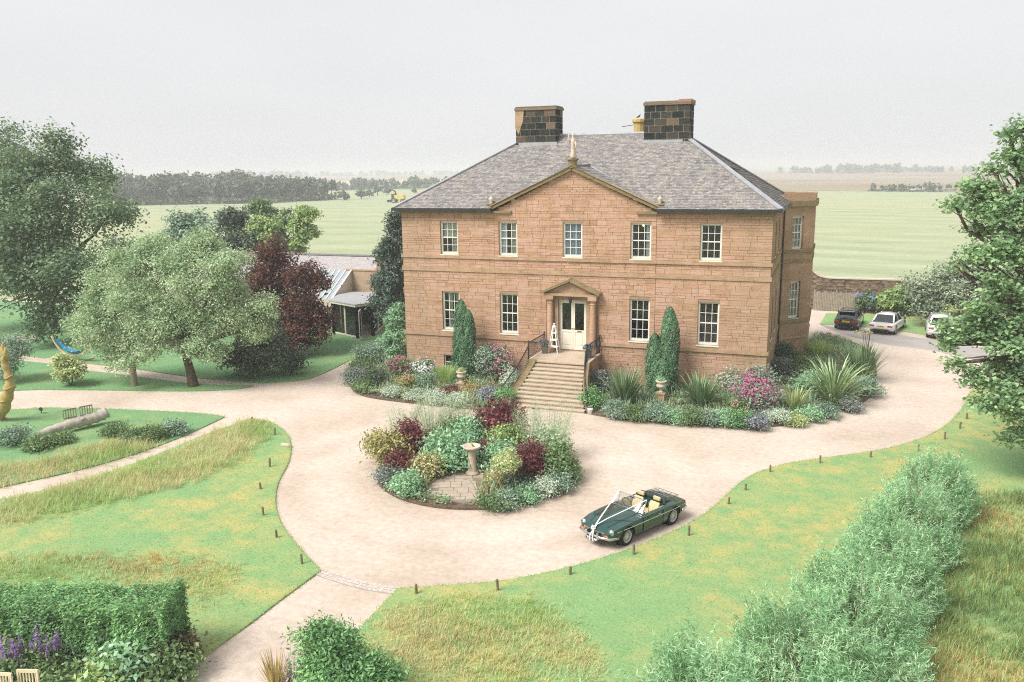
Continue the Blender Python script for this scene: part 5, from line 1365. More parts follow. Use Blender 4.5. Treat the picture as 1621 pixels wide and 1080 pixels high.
mound('dark red low shrub behind the sundial', (0.63, -13.92), .38, .85, 'leaf_maroon', 1000, .1, name='smoke_bush')
mound('cream blossom clump at the foot of the topiary ball', (1.96, -16.49), .28, .55, 'leaf_bronze', 900, .09, fl=('bloom_cream', 200, .08, 5))
mound('tall loose green shrub on the island rim facing the convertible', (3.8, -14.92), .72, 1.35, 'leaf_mid', 2800, .12)
mound('feathery pale green shrub behind the barberry', (2.79, -13.27), .62, 1.35, 'leaf_fennel', 2200, .12)
fennel('tall fennel spray on the island leaning towards the flax bed', (2.82, -12.54), 2.35, .85, 36, 'fennel on the island')
fennel('thin fennel spray on the island between maroon shrub and barberry', (1.83, -12.38), 2.2, .6, 24, 'fennel on the island')
for p, r, h, mt, lb in (((2.58, -18.21), .40, .40, 'leaf_mid', 'green edging mound at the corner of the paved floor nearest the convertible'), ((2.89, -17.92), .46, .42, 'leaf_blue', 'blue-green edging mound below the topiary ball'),
                        ((3.39, -17.33), .44, .46, 'leaf_mint', 'mint edging mound on the island next to the undergrowth'), ((3.8, -16.57), .46, .55, 'leaf_silverpale', 'silver edging mound on the island rim below the barberry'),
                        ((4.22, -15.92), .44, .6, 'leaf_blue', 'blue-green edging mound on the island rim below the loose green shrub'), ((4.34, -14.87), .36, .5, 'leaf_mid', 'last green edging mound on the island rim')):
    mound(lb, p, r, h, mt, 1400, .08, name='edging_plant', group='edging round the island')
tp = thing('topiary_ball', 'yellow-green variegated topiary ball on a bare stem beside the paved floor', 'topiary', (*(2.56, -16.87), .08))
MB().tube([(0, 0, 0), (.02, 0, .4), (0, 0, .8)], [.03, .024, .024], 7).build('stem', 'bark_pale', tp)
crown('ball', [(0, 0, 1.12, .50)], 3600, .07, 'leaf_yellow', tp, per=6, sub=0, spread=.06, zmin=0)

# ---- border in the near corner
mound('grey feathery shrub in the border under the clipped hedge', (-3.55, -30.58), .55, .8, 'leaf_blue', 2600, .09, aspect=.25)
mound('broad green leafy clump in the border end nearest the path', (-0.98, -30.1), .55, .65, 'leaf_mid', 2200, .12, sub=5)
mound('large-leaved green clump in the border beside the cream flowers', (-1.86, -30.26), .52, .75, 'leaf_mint', 1700, .15, sub=5)
mound('cream flowering clump in the border against the clipped hedge', (-1.57, -29.72), .26, .85, 'leaf_mid', 800, .09, fl=('bloom_cream', 130, .10, 6))
mound('dark maroon plant at the hedge end beside the cream flowers', (-1.03, -29.58), .30, .75, 'leaf_copper', 1100, .09)
mound('yellow-green plant at the frame edge of the border', (-1.89, -30.94), .42, .6, 'leaf_light', 1500, .12)
mound('green plant with pale yellow roses in the border', (-4.66, -30.81), .50, .9, 'leaf_mid', 2200, .11, fl=('bloom_cream', 60, .08, 4))
mound('low green clump in front of the purple spires', (-2.72, -31.24), .5, .5, 'leaf_mid', 1700, .12)
def spires(label, p, n, h, r, mat):
    t = mound(label, p, r, h*.7, 'leaf_mid', 1300, .1, name='purple_loosestrife', cat='flower')
    P = []
    for i in range(n):
        x, y = random.uniform(-r, r), random.uniform(-r*.6, r*.6); hh = h*random.uniform(.8, 1.1)
        m = 46; z = hh*rng.uniform(.66, 1.0, m); w = .05*(1.05-(z-hh*.66)/(hh*.36)); a = rng.random(m)*6.28
        P.append(np.stack([x+w*np.cos(a), y+w*np.sin(a), z], 1))
    P = np.concatenate(P); obj('blossoms', leaf_mesh('blossoms', P, unit(rdir(len(P))+np.array([0, -.4, .5])), .05, .7), mat, t, kind='stuff')
spires('purple loosestrife spires in the middle of the border', (-3.54, -31.07), 16, 1.25, .36, 'bloom_purple')
spires('purple loosestrife spires nearest the garden chairs', (-4.08, -31.46), 12, 1.15, .34, 'bloom_purple')
spires('thin mauve spires against the hedge face', (-4.04, -30.31), 5, 1.55, .3, 'bloom_lilac')
gr = spiky('bronze-plumed grass beside the path at the conifer bush', (1.83, -29.67), 90, 1.0, .03, 'grass_brown', (.1, .5), .25, .12, 'plume_grass')
spiky('thin purple verbena stems between plume grass and conifer bush', (2.05, -29.39), 26, .9, .018, 'bloom_lilac', (.1, .4), .2, .12, 'verbena')
mound('maroon-leaved clump under the conifer bush', (2.67, -29.61), .3, .45, 'leaf_maroon', 800, .09)
# low plants round the log
for p, r, h, mt, lb in (((-20.34, -18.49), .65, .6, 'leaf_blue', 'dark green wild shrub on the lawn below the wooden sculpture'), ((-18.62, -18.54), .42, .32, 'leaf_mid', 'low green weeds in front of the thin end of the log'),
                        ((-18.4, -17.57), .38, .32, 'leaf_mid', 'dark low shrub in front of the log'), ((-14.82, -15.91), .45, .45, 'leaf_mid', 'dark green shrub on the lawn beyond the thick end of the log'),
                        ((-14.44, -14.92), .38, .42, 'leaf_blue', 'small dark shrub closest to the path fork'), ((-15.41, -16.39), .38, .28, 'leaf_mid', 'low green tuft between the log and the dark shrub'), ((-16.98, -15.96), .4, .35, 'leaf_mid', 'low weeds at the thick end of the log')):
    mound(lb, p, r, h, mt, 1700, .1, name='wild_shrub')

# ------------------------------------------------------------------ vehicles
def carpaint(name, c, rough=.18, metal=.0):
    k = NT(name); p = k.pbr(c, rough, metal, .5); p.inputs['Coat Weight'].default_value = .7; p.inputs['Coat Roughness'].default_value = .04
carpaint('green_paint', (.007, .045, .036)); carpaint('black_paint', (.012, .013, .014)); carpaint('white_car_paint', (.72, .72, .72), .25); carpaint('silver_paint', (.42, .43, .45), .3, .5)
plain('chrome', (.62, .62, .62), .18, 1.0, .5, .02); plain('tyre', (.018, .018, .018), .85); plain('arch_black', (.008, .008, .008), .9); plain('tan_leather', (.55, .44, .25), .6, var=.15); plain('ribbon', (.68, .66, .63), .6, var=.05)
plain('wheel_grey', (.16, .16, .16), .5, .3); plain('soft_top', (.03, .04, .04), .8); plain('plate_yellow', (.72, .52, .05), .5, var=.05); plain('plate_black', (.02, .02, .02), .5); plain('plate_ink', (.03, .03, .03), .6); plain('plate_white', (.7, .7, .7), .5)
plain('amber_lens', (.62, .18, .04), .2, 0, .5); plain('red_lens', (.36, .02, .02), .2, 0, .5); plain('wire_silver', (.66, .66, .66), .35, .4); glassmat('headlamp_glass', (.75, .78, .78), .35)
glassmat('car_glass', (.06, .07, .075), .14); glassmat('screen_glass', (.86, .90, .90), .12)

def loft(sections, n_cap=True):
    """sections: list of (x, [(y, z) half outline from bottom centre to top centre]); mirrored in y"""
    mb = MB(); rings = []
    for x, h in sections:
        ring = [(x, y, z) for y, z in h] + [(x, -y, z) for y, z in reversed(h[1:-1])]
        rings.append(ring)
    m = len(rings[0]); mb.v = [p for r in rings for p in r]
    for i in range(len(rings)-1):
        for j in range(m): mb.f.append((i*m+j, i*m+(j+1) % m, (i+1)*m+(j+1) % m, (i+1)*m+j))
    mb.f.append(tuple(range(m-1, -1, -1))); mb.f.append(tuple((len(rings)-1)*m+j for j in range(m)))
    return mb
def cyl_cutter(x, y0, y1, z, r):
    n = 28; mb = MB()
    for y in (y0, y1): mb.v += [(x+r*math.cos(2*math.pi*i/n), y, z+r*math.sin(2*math.pi*i/n)) for i in range(n)]
    for i in range(n): mb.f.append((i, (i+1) % n, n+(i+1) % n, n+i))
    mb.f.append(tuple(range(n-1, -1, -1))); mb.f.append(tuple(range(n, 2*n)))
    return mb.build('cut', None)
def wheel(parent, x, y, r, w, s_, rim='wire_silver', spokes=0):
    """s_ = +1 outer face towards +y"""
    tm = MB(); prof = [(r*.66, -w/2), (r*.93, -w/2), (r, -w*.34), (r, w*.34), (r*.93, w/2), (r*.66, w/2)]
    n = 28
    def ring(mb, prof):
        b = len(mb.v)
        for q, yy in prof: mb.v += [(q*math.cos(2*math.pi*i/n), yy, q*math.sin(2*math.pi*i/n)) for i in range(n)]
        k_ = len(prof)
        for j in range(k_-1):
            for i in range(n): mb.f.append((b+j*n+i, b+j*n+(i+1) % n, b+(j+1)*n+(i+1) % n, b+(j+1)*n+i))
    ring(tm, prof+[prof[0]])
    o = tm.build('wheel', 'tyre', parent, True, loc=(x, y, r))
    rm = MB(); ring(rm, [(r*.66, w*.44*s_), (r*.60, w*.40*s_), (r*.56, w*.1*s_)])
    rm.v += []; b = len(rm.v)
    rm.build('rim', rim, o)
    dk = MB(); dk.v = [(r*.58*math.cos(2*math.pi*i/n), w*.06*s_, r*.58*math.sin(2*math.pi*i/n)) for i in range(n)]; dk.f = [tuple(range(n))]; dk.build('brake', 'wheel_grey', o)
    sp = MB(); N = spokes or 10
    for i in range(N):
        a = 2*math.pi*i/N
        sp.bar((r*.12*math.cos(a), w*.34*s_, r*.12*math.sin(a)), (r*.60*math.cos(a), w*.22*s_, r*.60*math.sin(a)), .018 if spokes > 12 else r*.13, .012)
    sp.tube([(0, w*.1*s_, 0), (0, w*.50*s_, 0)], [r*.17, r*.12], 10)
    sp.build('spokes', rim, o)
    return o

# ---- green convertible with wedding ribbons
cfw = Vector((7.56, -19.46)); crw = Vector((8.65, -17.39)); fw = (cfw-crw).normalized(); lf = Vector((-fw.y, fw.x))
ctr = (cfw+crw)/2 - lf*.64
car = thing('convertible_car', 'dark green open-topped classic sports car with white wedding ribbons on the bonnet', 'car', (ctr.x, ctr.y, 0), math.atan2(fw.y, fw.x))
WB = .5*2.32
def H(b, *pts): return [(0, b)] + list(pts)
# x forward; half outlines: bottom, sill, flank, crease, shoulder, inner, centre
SEC = [(-1.93, [(0, .38), (.45, .38), (.56, .42), (.60, .52), (.58, .60), (.48, .64), (.25, .655), (0, .66)]),
       (-1.82, [(0, .27), (.56, .28), (.67, .36), (.71, .54), (.69, .66), (.56, .70), (.28, .715), (0, .72)]),
       (-1.50, [(0, .20), (.62, .21), (.72, .32), (.755, .56), (.735, .71), (.60, .755), (.30, .775), (0, .78)]),
       (-1.10, [(0, .19), (.64, .20), (.73, .30), (.765, .57), (.745, .735), (.61, .785), (.30, .805), (0, .81)]),
       (-.80, [(0, .18), (.65, .19), (.73, .29), (.765, .57), (.745, .74), (.62, .79), (.30, .81), (0, .815)]),
       (-.78, [(0, .18), (.65, .19), (.73, .29), (.765, .57), (.745, .74), (.62, .785), (.58, .34), (0, .32)]),
       (-.35, [(0, .18), (.65, .19), (.735, .29), (.765, .57), (.74, .735), (.64, .765), (.60, .34), (0, .32)]),
       (.22, [(0, .18), (.65, .19), (.735, .29), (.765, .57), (.74, .74), (.64, .775), (.60, .34), (0, .32)]),
       (.24, [(0, .18), (.65, .19), (.735, .29), (.765, .57), (.74, .74), (.63, .785), (.30, .835), (0, .85)]),
       (.42, [(0, .18), (.65, .19), (.735, .29), (.765, .57), (.74, .745), (.60, .775), (.30, .83), (0, .85)]),
       (.90, [(0, .19), (.63, .20), (.73, .30), (.76, .57), (.735, .735), (.58, .745), (.30, .80), (0, .82)]),
       (1.40, [(0, .20), (.62, .22), (.72, .33), (.75, .56), (.72, .705), (.56, .70), (.30, .745), (0, .765)]),
       (1.68, [(0, .23), (.58, .25), (.69, .36), (.72, .54), (.69, .655), (.52, .64), (.28, .68), (0, .70)]),
       (1.84, [(0, .28), (.54, .29), (.64, .38), (.665, .52), (.63, .60), (.46, .585), (.25, .62), (0, .635)]),
       (1.92, [(0, .34), (.48, .35), (.56, .40), (.57, .48), (.53, .53), (.40, .52), (.22, .545), (0, .555)])]
body = loft(SEC).build('body', 'green_paint', car)
cut = [cyl_cutter(sx*WB, sy*.50, sy*1.0, .305, .355) for sx in (-1, 1) for sy in (-1, 1)]
for c_ in cut: c_.parent = car
bpy.context.view_layer.update()
boolean_cut(body, cut)
body.data.materials.clear(); body.data.materials.append(MAT['green_paint'])
body.data.polygons.foreach_set('use_smooth', np.ones(len(body.data.polygons), bool))
m_ = body.modifiers.new('edges', 'EDGE_SPLIT'); m_.split_angle = math.radians(32)
for sx in (-1, 1):
    for sy in (-1, 1):
        wheel(car, sx*WB, sy*.64, .305, .155, sy, 'wire_silver', 20)
        MB().tube([(sx*WB, sy*.50, .305), (sx*WB, sy*.515, .305)], [.35, .35], 20).build('wheel_arch', 'arch_black', car)
for sy in (-1, 1):
    MB().tube([(1.66, sy*.715, .575), (.9, sy*.77, .60), (-.2, sy*.775, .60), (-1.2, sy*.775, .595), (-1.84, sy*.70, .58)], .011, 5).build('side_trim', 'chrome', car)
    # headlamp, indicator, grille, bumper
    hl = MB().lathe([(.10, -.06), (.112, .0), (.10, .03), (.05, .055), (.005, .06)], (0, 0, 0), 16).build('headlight', 'chrome', car, True, loc=(1.80, sy*.585, .575), rot=(0, math.radians(80), 0))
    MB().lathe([(.088, .012), (.07, .045), (.03, .066), (.004, .07)], (0, 0, 0), 16).build('lens', 'headlamp_glass', hl, True)
    MB().box(1.86, 1.93, sy*.42, sy*.56, .44, .49).build('indicator', 'amber_lens', car)
    MB().box(-1.945, -1.88, sy*.50, sy*.60, .48, .62).build('tail_light', 'red_lens', car)
    MB().box(1.97, 2.05, sy*.20, sy*.25, .30, .53).build('overrider', 'chrome', car); MB().box(-2.08, -2.0, sy*.30, sy*.35, .34, .53).build('overrider', 'chrome', car)
    MB().box(-.40, -.26, sy*.765, sy*.79, .655, .68).build('door_handle', 'chrome', car)
    MB().box(.44, .452, sy*.755, sy*.772, .24, .73).build('door_gap', 'arch_black', car); MB().box(-.55, -.538, sy*.757, sy*.772, .24, .73).build('door_gap', 'arch_black', car)
MB().tube([(1.62, -.74, .40), (1.90, -.62, .40), (2.0, -.35, .40), (2.015, 0, .40), (2.0, .35, .40), (1.90, .62, .40), (1.62, .74, .40)], .045, 8).build('front_bumper', 'chrome', car, True)
MB().tube([(-1.55, -.76, .42), (-1.92, -.64, .42), (-2.03, -.35, .42), (-2.04, 0, .42), (-2.03, .35, .42), (-1.92, .64, .42), (-1.55, .76, .42)], .042, 8).build('rear_bumper', 'chrome', car, True)
gm = MB().box(1.90, 1.955, -.42, .42, .425, .435).box(1.90, 1.955, -.42, .42, .535, .548)
for i in range(25): y = -.40+i*.0333; gm.box(1.905, 1.945, y-.005, y+.005, .435, .535)
gm.box(1.90, 1.96, -.02, .02, .43, .55).build('grille', 'chrome', car)
pl = MB().box(2.03, 2.045, -.26, .26, .24, .35).build('number_plate', 'plate_black', car)
for i, y in enumerate((-.20, -.135, -.07, .0, .09, .155)): MB().box(2.045, 2.049, y, y+.045, .262, .328).build('plate_character', 'plate_white', pl)
for sy in (-1, 1): MB().tube([(.35, sy*.50, .812), (.9, sy*.46, .79), (1.4, sy*.42, .742), (1.72, sy*.36, .668)], .006, 4).build('bonnet_gap', 'arch_black', car)
# windscreen
ws = MB()
b0, t0 = .34, .05
fr = [(.36, -.64, .80), (.10, -.58, 1.16), (.10, .58, 1.16), (.36, .64, .80)]
ws.tube([(.36, -.64, .79), (.10, -.58, 1.16)], .018, 6).tube([(.36, .64, .79), (.10, .58, 1.16)], .018, 6).tube([(.10, -.58, 1.16), (.125, 0, 1.175), (.10, .58, 1.16)], .017, 6).tube([(.37, -.64, .80), (.44, 0, .86), (.37, .64, .80)], .015, 6).tube([(.42, 0, .86), (.12, 0, 1.17)], .005, 4)
wo = ws.build('windscreen_frame', 'chrome', car)
g = MB()
for i in range(9):
    y = -.62+i*.155; q = 1-(y/.64)**2
    g.v += [(.365+.07*q, y, .805+.055*q), (.105+.02*q, y*.91, 1.155+.012*q)]
g.f = [(2*i, 2*i+2, 2*i+3, 2*i+1) for i in range(8)]; g.build('windscreen', 'screen_glass', wo)
MB().box(.10, .12, -.09, .09, 1.09, 1.13).build('mirror', 'arch_black', wo)
for sy in (-1, 1): MB().box(.05, .36, sy*.655, sy*.665, .77, .80).build('quarterlight', 'chrome', car); MB().bar((.06, sy*.65, .78), (.02, sy*.61, 1.10), .018).build('quarterlight_bar', 'chrome', car)
# cockpit
MB().box(-.77, .21, -.575, .575, .325, .345).build('carpet', 'arch_black', car); MB().box(.19, .235, -.60, .60, .34, .80).build('dashboard', 'arch_black', car); MB().box(-.7, .15, -.10, .10, .345, .50).build('tunnel', 'tan_leather', car)
for sy in (-1, 1):
    MB().box(-.77, .2, sy*.585, sy*.615, .36, .765).build('door_card', 'tan_leather', car)
    st_ = MB().box(-.45, .05, sy*.34-.22, sy*.34+.22, .36, .52).build('seat', 'tan_leather', car)
    sb = MB(); sb.add([(-.42, sy*.34-.22, .45), (-.42, sy*.34+.22, .45), (-.60, sy*.34+.20, .86), (-.60, sy*.34-.20, .86), (-.56, sy*.34-.22, .40), (-.56, sy*.34+.22, .40), (-.70, sy*.34+.19, .85), (-.70, sy*.34-.19, .85)],
                      [(0, 1, 2, 3), (7, 6, 5, 4), (0, 4, 5, 1), (1, 5, 6, 2), (2, 6, 7, 3), (3, 7, 4, 0)])
    bo = sb.build('backrest', 'tan_leather', st_); m_ = bo.modifiers.new('soft', 'BEVEL'); m_.width = .05; m_.segments = 3
    hr = MB().box(-.78, -.70, sy*.34-.14, sy*.34+.14, .87, 1.01).build('headrest', 'tan_leather', st_); m_ = hr.modifiers.new('soft', 'BEVEL'); m_.width = .03; m_.segments = 2
MB().tube([(-.02+.15*0+.0+.17*math.cos(a*math.pi/8)*.35, -.34+.19*math.sin(a*math.pi/8), .80+.19*math.cos(a*math.pi/8)*.93) for a in range(17)], .014, 6).build('steering_wheel', 'arch_black', car)
hd = MB().tube([(-.80, -.60, .80), (-.92, -.5, .86), (-.95, 0, .88), (-.92, .5, .86), (-.80, .60, .80)], [.05, .085, .09, .085, .05], 8); hd.build('folded_hood', 'soft_top', car, True)
MB().box(-1.16, -.93, -.56, .56, .805, .83).build('hood_cover', 'soft_top', car)
rk = MB()
for y in (-.36, -.18, 0, .18, .36): rk.tube([(-1.75, y, .80), (-1.25, y, .86)], .009, 5)
rk.tube([(-1.78, -.44, .80), (-1.78, .44, .80), (-1.22, .44, .87), (-1.22, -.44, .87), (-1.78, -.44, .80)], .012, 6)
for x, z in ((-1.7, .74), (-1.3, .79)):
    for y in (-.36, .36): rk.tube([(x, y, z), (x, y, z+.07)], .008, 5)
rk.build('luggage_rack', 'chrome', car)
# ribbons from windscreen corners to the nose, and the bow
rb = thing('wedding_ribbon', 'white wedding ribbon stretched in a V over the green bonnet to a bow', 'ribbon', (ctr.x, ctr.y, 0), math.atan2(fw.y, fw.x))
for sy in (-1, 1):
    path = [(.085, sy*.585, 1.19), (.5, sy*.448, 1.078), (1.0, sy*.284, .944), (1.5, sy*.12, .81), (1.84, sy*.012, .69), (1.93, sy*.01, .585), (1.985, sy*.02, .52), (2.075, sy*.05, .40), (2.07, sy*.08, .22)]
    mb = MB()
    for i, p in enumerate(path):
        a = Vector(path[max(0, i-1)]); b = Vector(path[min(len(path)-1, i+1)]); d = (b-a).normalized(); sd = d.cross(Vector((0, 0, 1))).normalized()*.021
        if i >= 5: sd = Vector((0, .021, 0))*(1 if sy > 0 else 1)*-1
        mb.v += [tuple(Vector(p)-sd), tuple(Vector(p)+sd), tuple(Vector(p)+sd+Vector((.0, 0, .004))), tuple(Vector(p)-sd+Vector((.0, 0, .004)))]
    for i in range(len(path)-1):
        for j in range(4): mb.f.append((4*i+j, 4*i+(j+1) % 4, 4*i+4+(j+1) % 4, 4*i+4+j))
    mb.build('ribbon_band', 'ribbon', rb)
bw_ = MB()
for a in range(6):
    an = a*math.pi/3; e = Vector((.02, .085*math.cos(an), .085*math.sin(an))); c0 = Vector((1.955, 0, .62))
    bw_.tube([c0, c0+e*.6+Vector((.03, 0, 0)), c0+e, c0+e*.6-Vector((.0, 0, 0)), c0], [.012, .035, .022, .03, .012], 6)
bw_.build('bow', 'ribbon', rb, True)

# ---- modern cars
def modern(name, label, p, rz, L, Wd, hgt, paint, estate, scale=.94, rear_first=True):
    t = thing(name, label, 'car', (p[0], p[1], 0), rz, 'cars parked by the stone wall'); t.scale = (scale,)*3
    hw = Wd/2; h0 = .20; belt = hgt*.60 if not estate else hgt*.62
    xs = [(-L/2, .55, .86), (-L/2+.10, .40, .95), (-L/2+.45, .25, 1.0), (-1.0, .2, 1.0), (0, .2, 1.0), (1.0, .2, 1.0), (L/2-.7, .22, .98), (L/2-.25, .28, .93), (L/2, .45, .78)]
    S_ = []
    for x, zb, wf in xs:
        q = (x+L/2)/L; zt = belt if q < .66 else belt-(q-.66)/.34*(belt*.30)
        if q < .02: zt = belt*.93
        if not estate and q < .16: zt = belt*(.985)
        w = hw*wf
        S_.append((x, [(0, zb), (w*.85, zb), (w*.97, zb+.12), (w, (zb+zt)/2), (w*.96, zt-.05), (w*.84, zt+.015), (w*.4, zt+.04), (0, zt+.045)]))
    body = loft(S_).build('body', paint, t)
    wb = L*.30; r = .33
    cut = [cyl_cutter(sx, sy*(hw-.32), sy*(hw+.2), r, r+.055) for sx in (-wb, wb) for sy in (-1, 1)]
    for c_ in cut: c_.parent = t
    bpy.context.view_layer.update(); boolean_cut(body, cut)
    body.data.materials.clear(); body.data.materials.append(MAT[paint]); body.data.polygons.foreach_set('use_smooth', np.ones(len(body.data.polygons), bool))
    m_ = body.modifiers.new('edges', 'EDGE_SPLIT'); m_.split_angle = math.radians(34)
    # cabin: glass house with painted roof and pillars
    rb_, rt, ft, fb = ((-L/2+.18, -L/2+.62, .35, 1.05) if estate else (-L/2+.62, -L/2+1.35, .30, 1.0))
    zb = belt+.02; w0, w1 = hw*.86, hw*.66
    gh = loft([(rb_, [(0, zb-.1), (w0*.9, zb-.1), (w0*.9, zb), (0, zb+.02)]), (rb_+.02, [(0, zb-.1), (w0*.93, zb-.1), (w0*.93, zb+.01), (0, zb+.03)]), (rt, [(0, zb-.1), (w0, zb-.1), (w1, hgt-.06), (0, hgt-.02)]), (ft, [(0, zb-.1), (w0, zb-.1), (w1, hgt-.06), (0, hgt-.02)]), (fb, [(0, zb-.1), (w0*.93, zb-.1), (w0*.93, zb-.02), (0, zb+.02)])])
    cab = gh.build('windows', 'car_glass', t)
    rf = loft([(rt-.08, [(0, hgt-.06), (w1*.98, hgt-.09), (w1*1.02, hgt-.05), (0, hgt-.005)]), ((rt+ft)/2, [(0, hgt-.05), (w1, hgt-.08), (w1*1.03, hgt-.045), (0, hgt+.015)]), (ft+.06, [(0, hgt-.07), (w1*.98, hgt-.10), (w1*1.02, hgt-.06), (0, hgt-.01)])]); rf.build('roof', paint, t, True)
    for sy in (-1, 1):
        MB().bar((rb_+.04, sy*w0*.93, zb-.02), (rt-.02, sy*w1*1.0, hgt-.06), .10 if not estate else .07, .05).build('pillar', paint, t); MB().bar((fb-.02, sy*w0*.94, zb-.03), (ft+.03, sy*w1, hgt-.07), .06, .05).build('pillar', paint, t); MB().bar((-.25, sy*w0*1.005, zb-.02), (-.3, sy*w1*1.01, hgt-.07), .07, .02).build('pillar', paint, t)
        if estate: MB().bar((rb_+.5, sy*w0*1.0, zb-.02), (rt+.25, sy*w1*1.0, hgt-.06), .10, .03).build('pillar', paint, t)
        MB().box(-L/2-.015, -L/2+.10, sy*hw*.52, sy*hw*.86, belt-.22, belt-.10).build('tail_light', 'red_lens', t)
        MB().box(-L/2+.06, -L/2+.22, sy*hw*.80, sy*hw*.925, belt-.22, belt-.10).build('tail_light', 'red_lens', t)
        MB().box(.85, 1.0, sy*hw*.97, sy*(hw+.13), belt+.0, belt+.13).build('mirror', paint if paint != 'white_car_paint' else 'black_paint', t)
        MB().box(-.9, -.72, sy*(hw-.01), sy*(hw+.015), belt-.16, belt-.13).build('door_handle', 'chrome', t)
        MB().tube([(-L/2-.02, sy*hw*.55, .30), (-L/2+.1, sy*hw*.55, .30)], .035, 8).build('exhaust', 'chrome', t)
        for sx in (-wb, wb): wheel(t, sx, sy*(hw-.12), r, .2, sy, 'wire_silver', 5); MB().tube([(sx, sy*(hw-.31), r), (sx, sy*(hw-.30), r)], [r+.05]*2, 18).build('wheel_arch', 'arch_black', t)
    MB().box(-L/2-.02, -L/2+.15, -hw*.62, hw*.62, .30, .40).build('rear_diffuser', 'arch_black', t)
    np_ = MB().box(-L/2-.03, -L/2+.06, -.26, .26, belt-.23, belt-.12).build('number_plate', 'plate_yellow', t)
    for i, y in enumerate((-.2, -.14, -.08, -.02, .06, .12, .18)): MB().box(-L/2-.033, -L/2-.03, y, y+.04, belt-.208, belt-.142).build('plate_character', 'plate_ink', np_)
    if estate:
        MB().box(rt-.32, rt-.02, -w1*.95, w1*.95, hgt-.045, hgt-.015).build('roof_spoiler', paint, t); MB().box(rb_+.03, rb_+.07, -.05, .28, zb+.06, zb+.08).build('rear_wiper', 'arch_black', t)
    return t
modern('parked_car', 'black estate car parked before the wooden gate', (14.75, 22.0), math.radians(82), 4.6, 1.80, 1.46, 'black_paint', True)
modern('parked_car', 'white saloon car parked beside the black estate', (17.30, 21.0), math.radians(74), 4.65, 1.82, 1.42, 'white_car_paint', False)
modern('parked_car', 'white car half hidden by the sycamore boughs', (20.55, 20.3), math.radians(86), 4.6, 1.85, 1.62, 'white_car_paint', True)
modern('parked_car', 'silver car glimpsed through the sycamore leaves at the frame edge', (26.6, 16.8), math.radians(96), 4.5, 1.8, 1.45, 'silver_paint', False)

# ------------------------------------------------------------------ garden room and outbuildings beyond the house
plain('flat_roof', (.34, .34, .345), .8, var=.2, nscale=2); plain('cream_wall', (.56, .49, .39), .9, var=.12); plain('stone_frame', (.60, .56, .46), .7, var=.1); plain('tiles_pink', (.37, .34, .335), .85, var=.35, nscale=5)
garden_room = thing('garden_room', 'flat-roofed glazed garden room with pale posts attached to low stone outbuildings', 'building', (-19, 9, 0))
def loc(p): return (p[0]+19, p[1]-9)
P1, P2, P3, P4 = [loc(p) for p in ((-20.56, 8.05), (-17.91, 6.91), (-17.33, 8.04), (-18.39, 11.3))]
back1, back2 = loc((-21.6, 11.6)), loc((-17.2, 12.6))
ZR = 2.35
ring_ = [P1, P2, P3, P4, back2, back1]
MB().prism([Vector(p)*1.0 for p in ring_], -.02, .10).build('floor', 'paving', garden_room)
cx = sum(p[0] for p in ring_)/6; cy = sum(p[1] for p in ring_)/6
over = [(cx+(p[0]-cx)*1.14, cy+(p[1]-cy)*1.14) for p in ring_]
MB().prism(over, ZR, ZR+.14).build('roof', 'stone_frame', garden_room)
MB().prism([(cx+(p[0]-cx)*1.15, cy+(p[1]-cy)*1.15) for p in ring_], ZR+.14, ZR+.20).build('roof_deck', 'flat_roof', garden_room)
MB().add([(back1[0], back1[1], 0), (back2[0], back2[1], 0), (back2[0], back2[1], ZR), (back1[0], back1[1], ZR)], [(0, 1, 2, 3)]).build('back_wall', 'room_dark', garden_room)
def glazed(a, b, n, door=False):
    a = Vector((*a, 0)); b = Vector((*b, 0)); d = b-a
    for i in range(n+1):
        p = a+d*i/n; w = .12 if 0 < i < n else .22
        MB().bar((p.x, p.y, .08), (p.x, p.y, ZR), w, w).build('post', 'stone_frame', garden_room)
    if not door:
        MB().bar((a.x, a.y, .14), (b.x, b.y, .14), .08, .12).build('bottom_rail', 'stone_frame', garden_room)
    for i in range(n):
        p = a+d*(i+.06)/n; q = a+d*(i+.94)/n
        if door: continue
        MB().add([(p.x, p.y, .2), (q.x, q.y, .2), (q.x, q.y, ZR-.05), (p.x, p.y, ZR-.05)], [(0, 1, 2, 3)]).build('pane', 'glass_dark', garden_room)
glazed(P1, P2, 2); glazed(P2, P3, 1, True); glazed(P3, P4, 2); glazed(loc((-20.56, 8.05)), back1, 2)
dl = MB().box(0, .07, 0, .05, .1, 2.2).box(.7, .77, 0, .05, .1, 2.2).box(.07, .7, 0, .05, .1, .3).box(.07, .7, 0, .05, 2.1, 2.2)
do = dl.build('open_door', 'stone_frame', garden_room, loc=(P2[0]+.35, P2[1]-.1, 0), rot=(0, 0, math.radians(-70))); MB().box(.07, .7, .02, .03, .3, 2.1).build('pane', 'glass_dark', do)
for i, (x, y) in enumerate(((-1.35, -.55), (-.7, -.95))):
    ch = thing('cafe_chair', ('white garden chair inside the glazed room, nearest the copper tree' if i == 0 else 'white garden chair inside the glazed room, nearest its open door'), 'chair', (-19+x+.3, 9+y+.5, .1), .5, 'white chairs in the garden room')
    MB().box(-.2, .2, -.2, .2, .42, .46).build('seat', 'white_paint', ch)
    bk = MB().box(-.2, .2, .17, .2, .80, .86)
    for q in (-.19, -.1, 0, .1, .16): bk.box(q, q+.03, .17, .2, .46, .80)
    bk.build('backrest', 'white_paint', ch)
    for sx in (-1, 1):
        for sy in (-1, 1): MB().bar((sx*.18, sy*.18, 0), (sx*.18, sy*.18, .42), .03).build('leg', 'white_paint', ch)
stonemat('wing_stone', [(0, (.36, .28, .19)), (1, (.42, .33, .24))], .4)
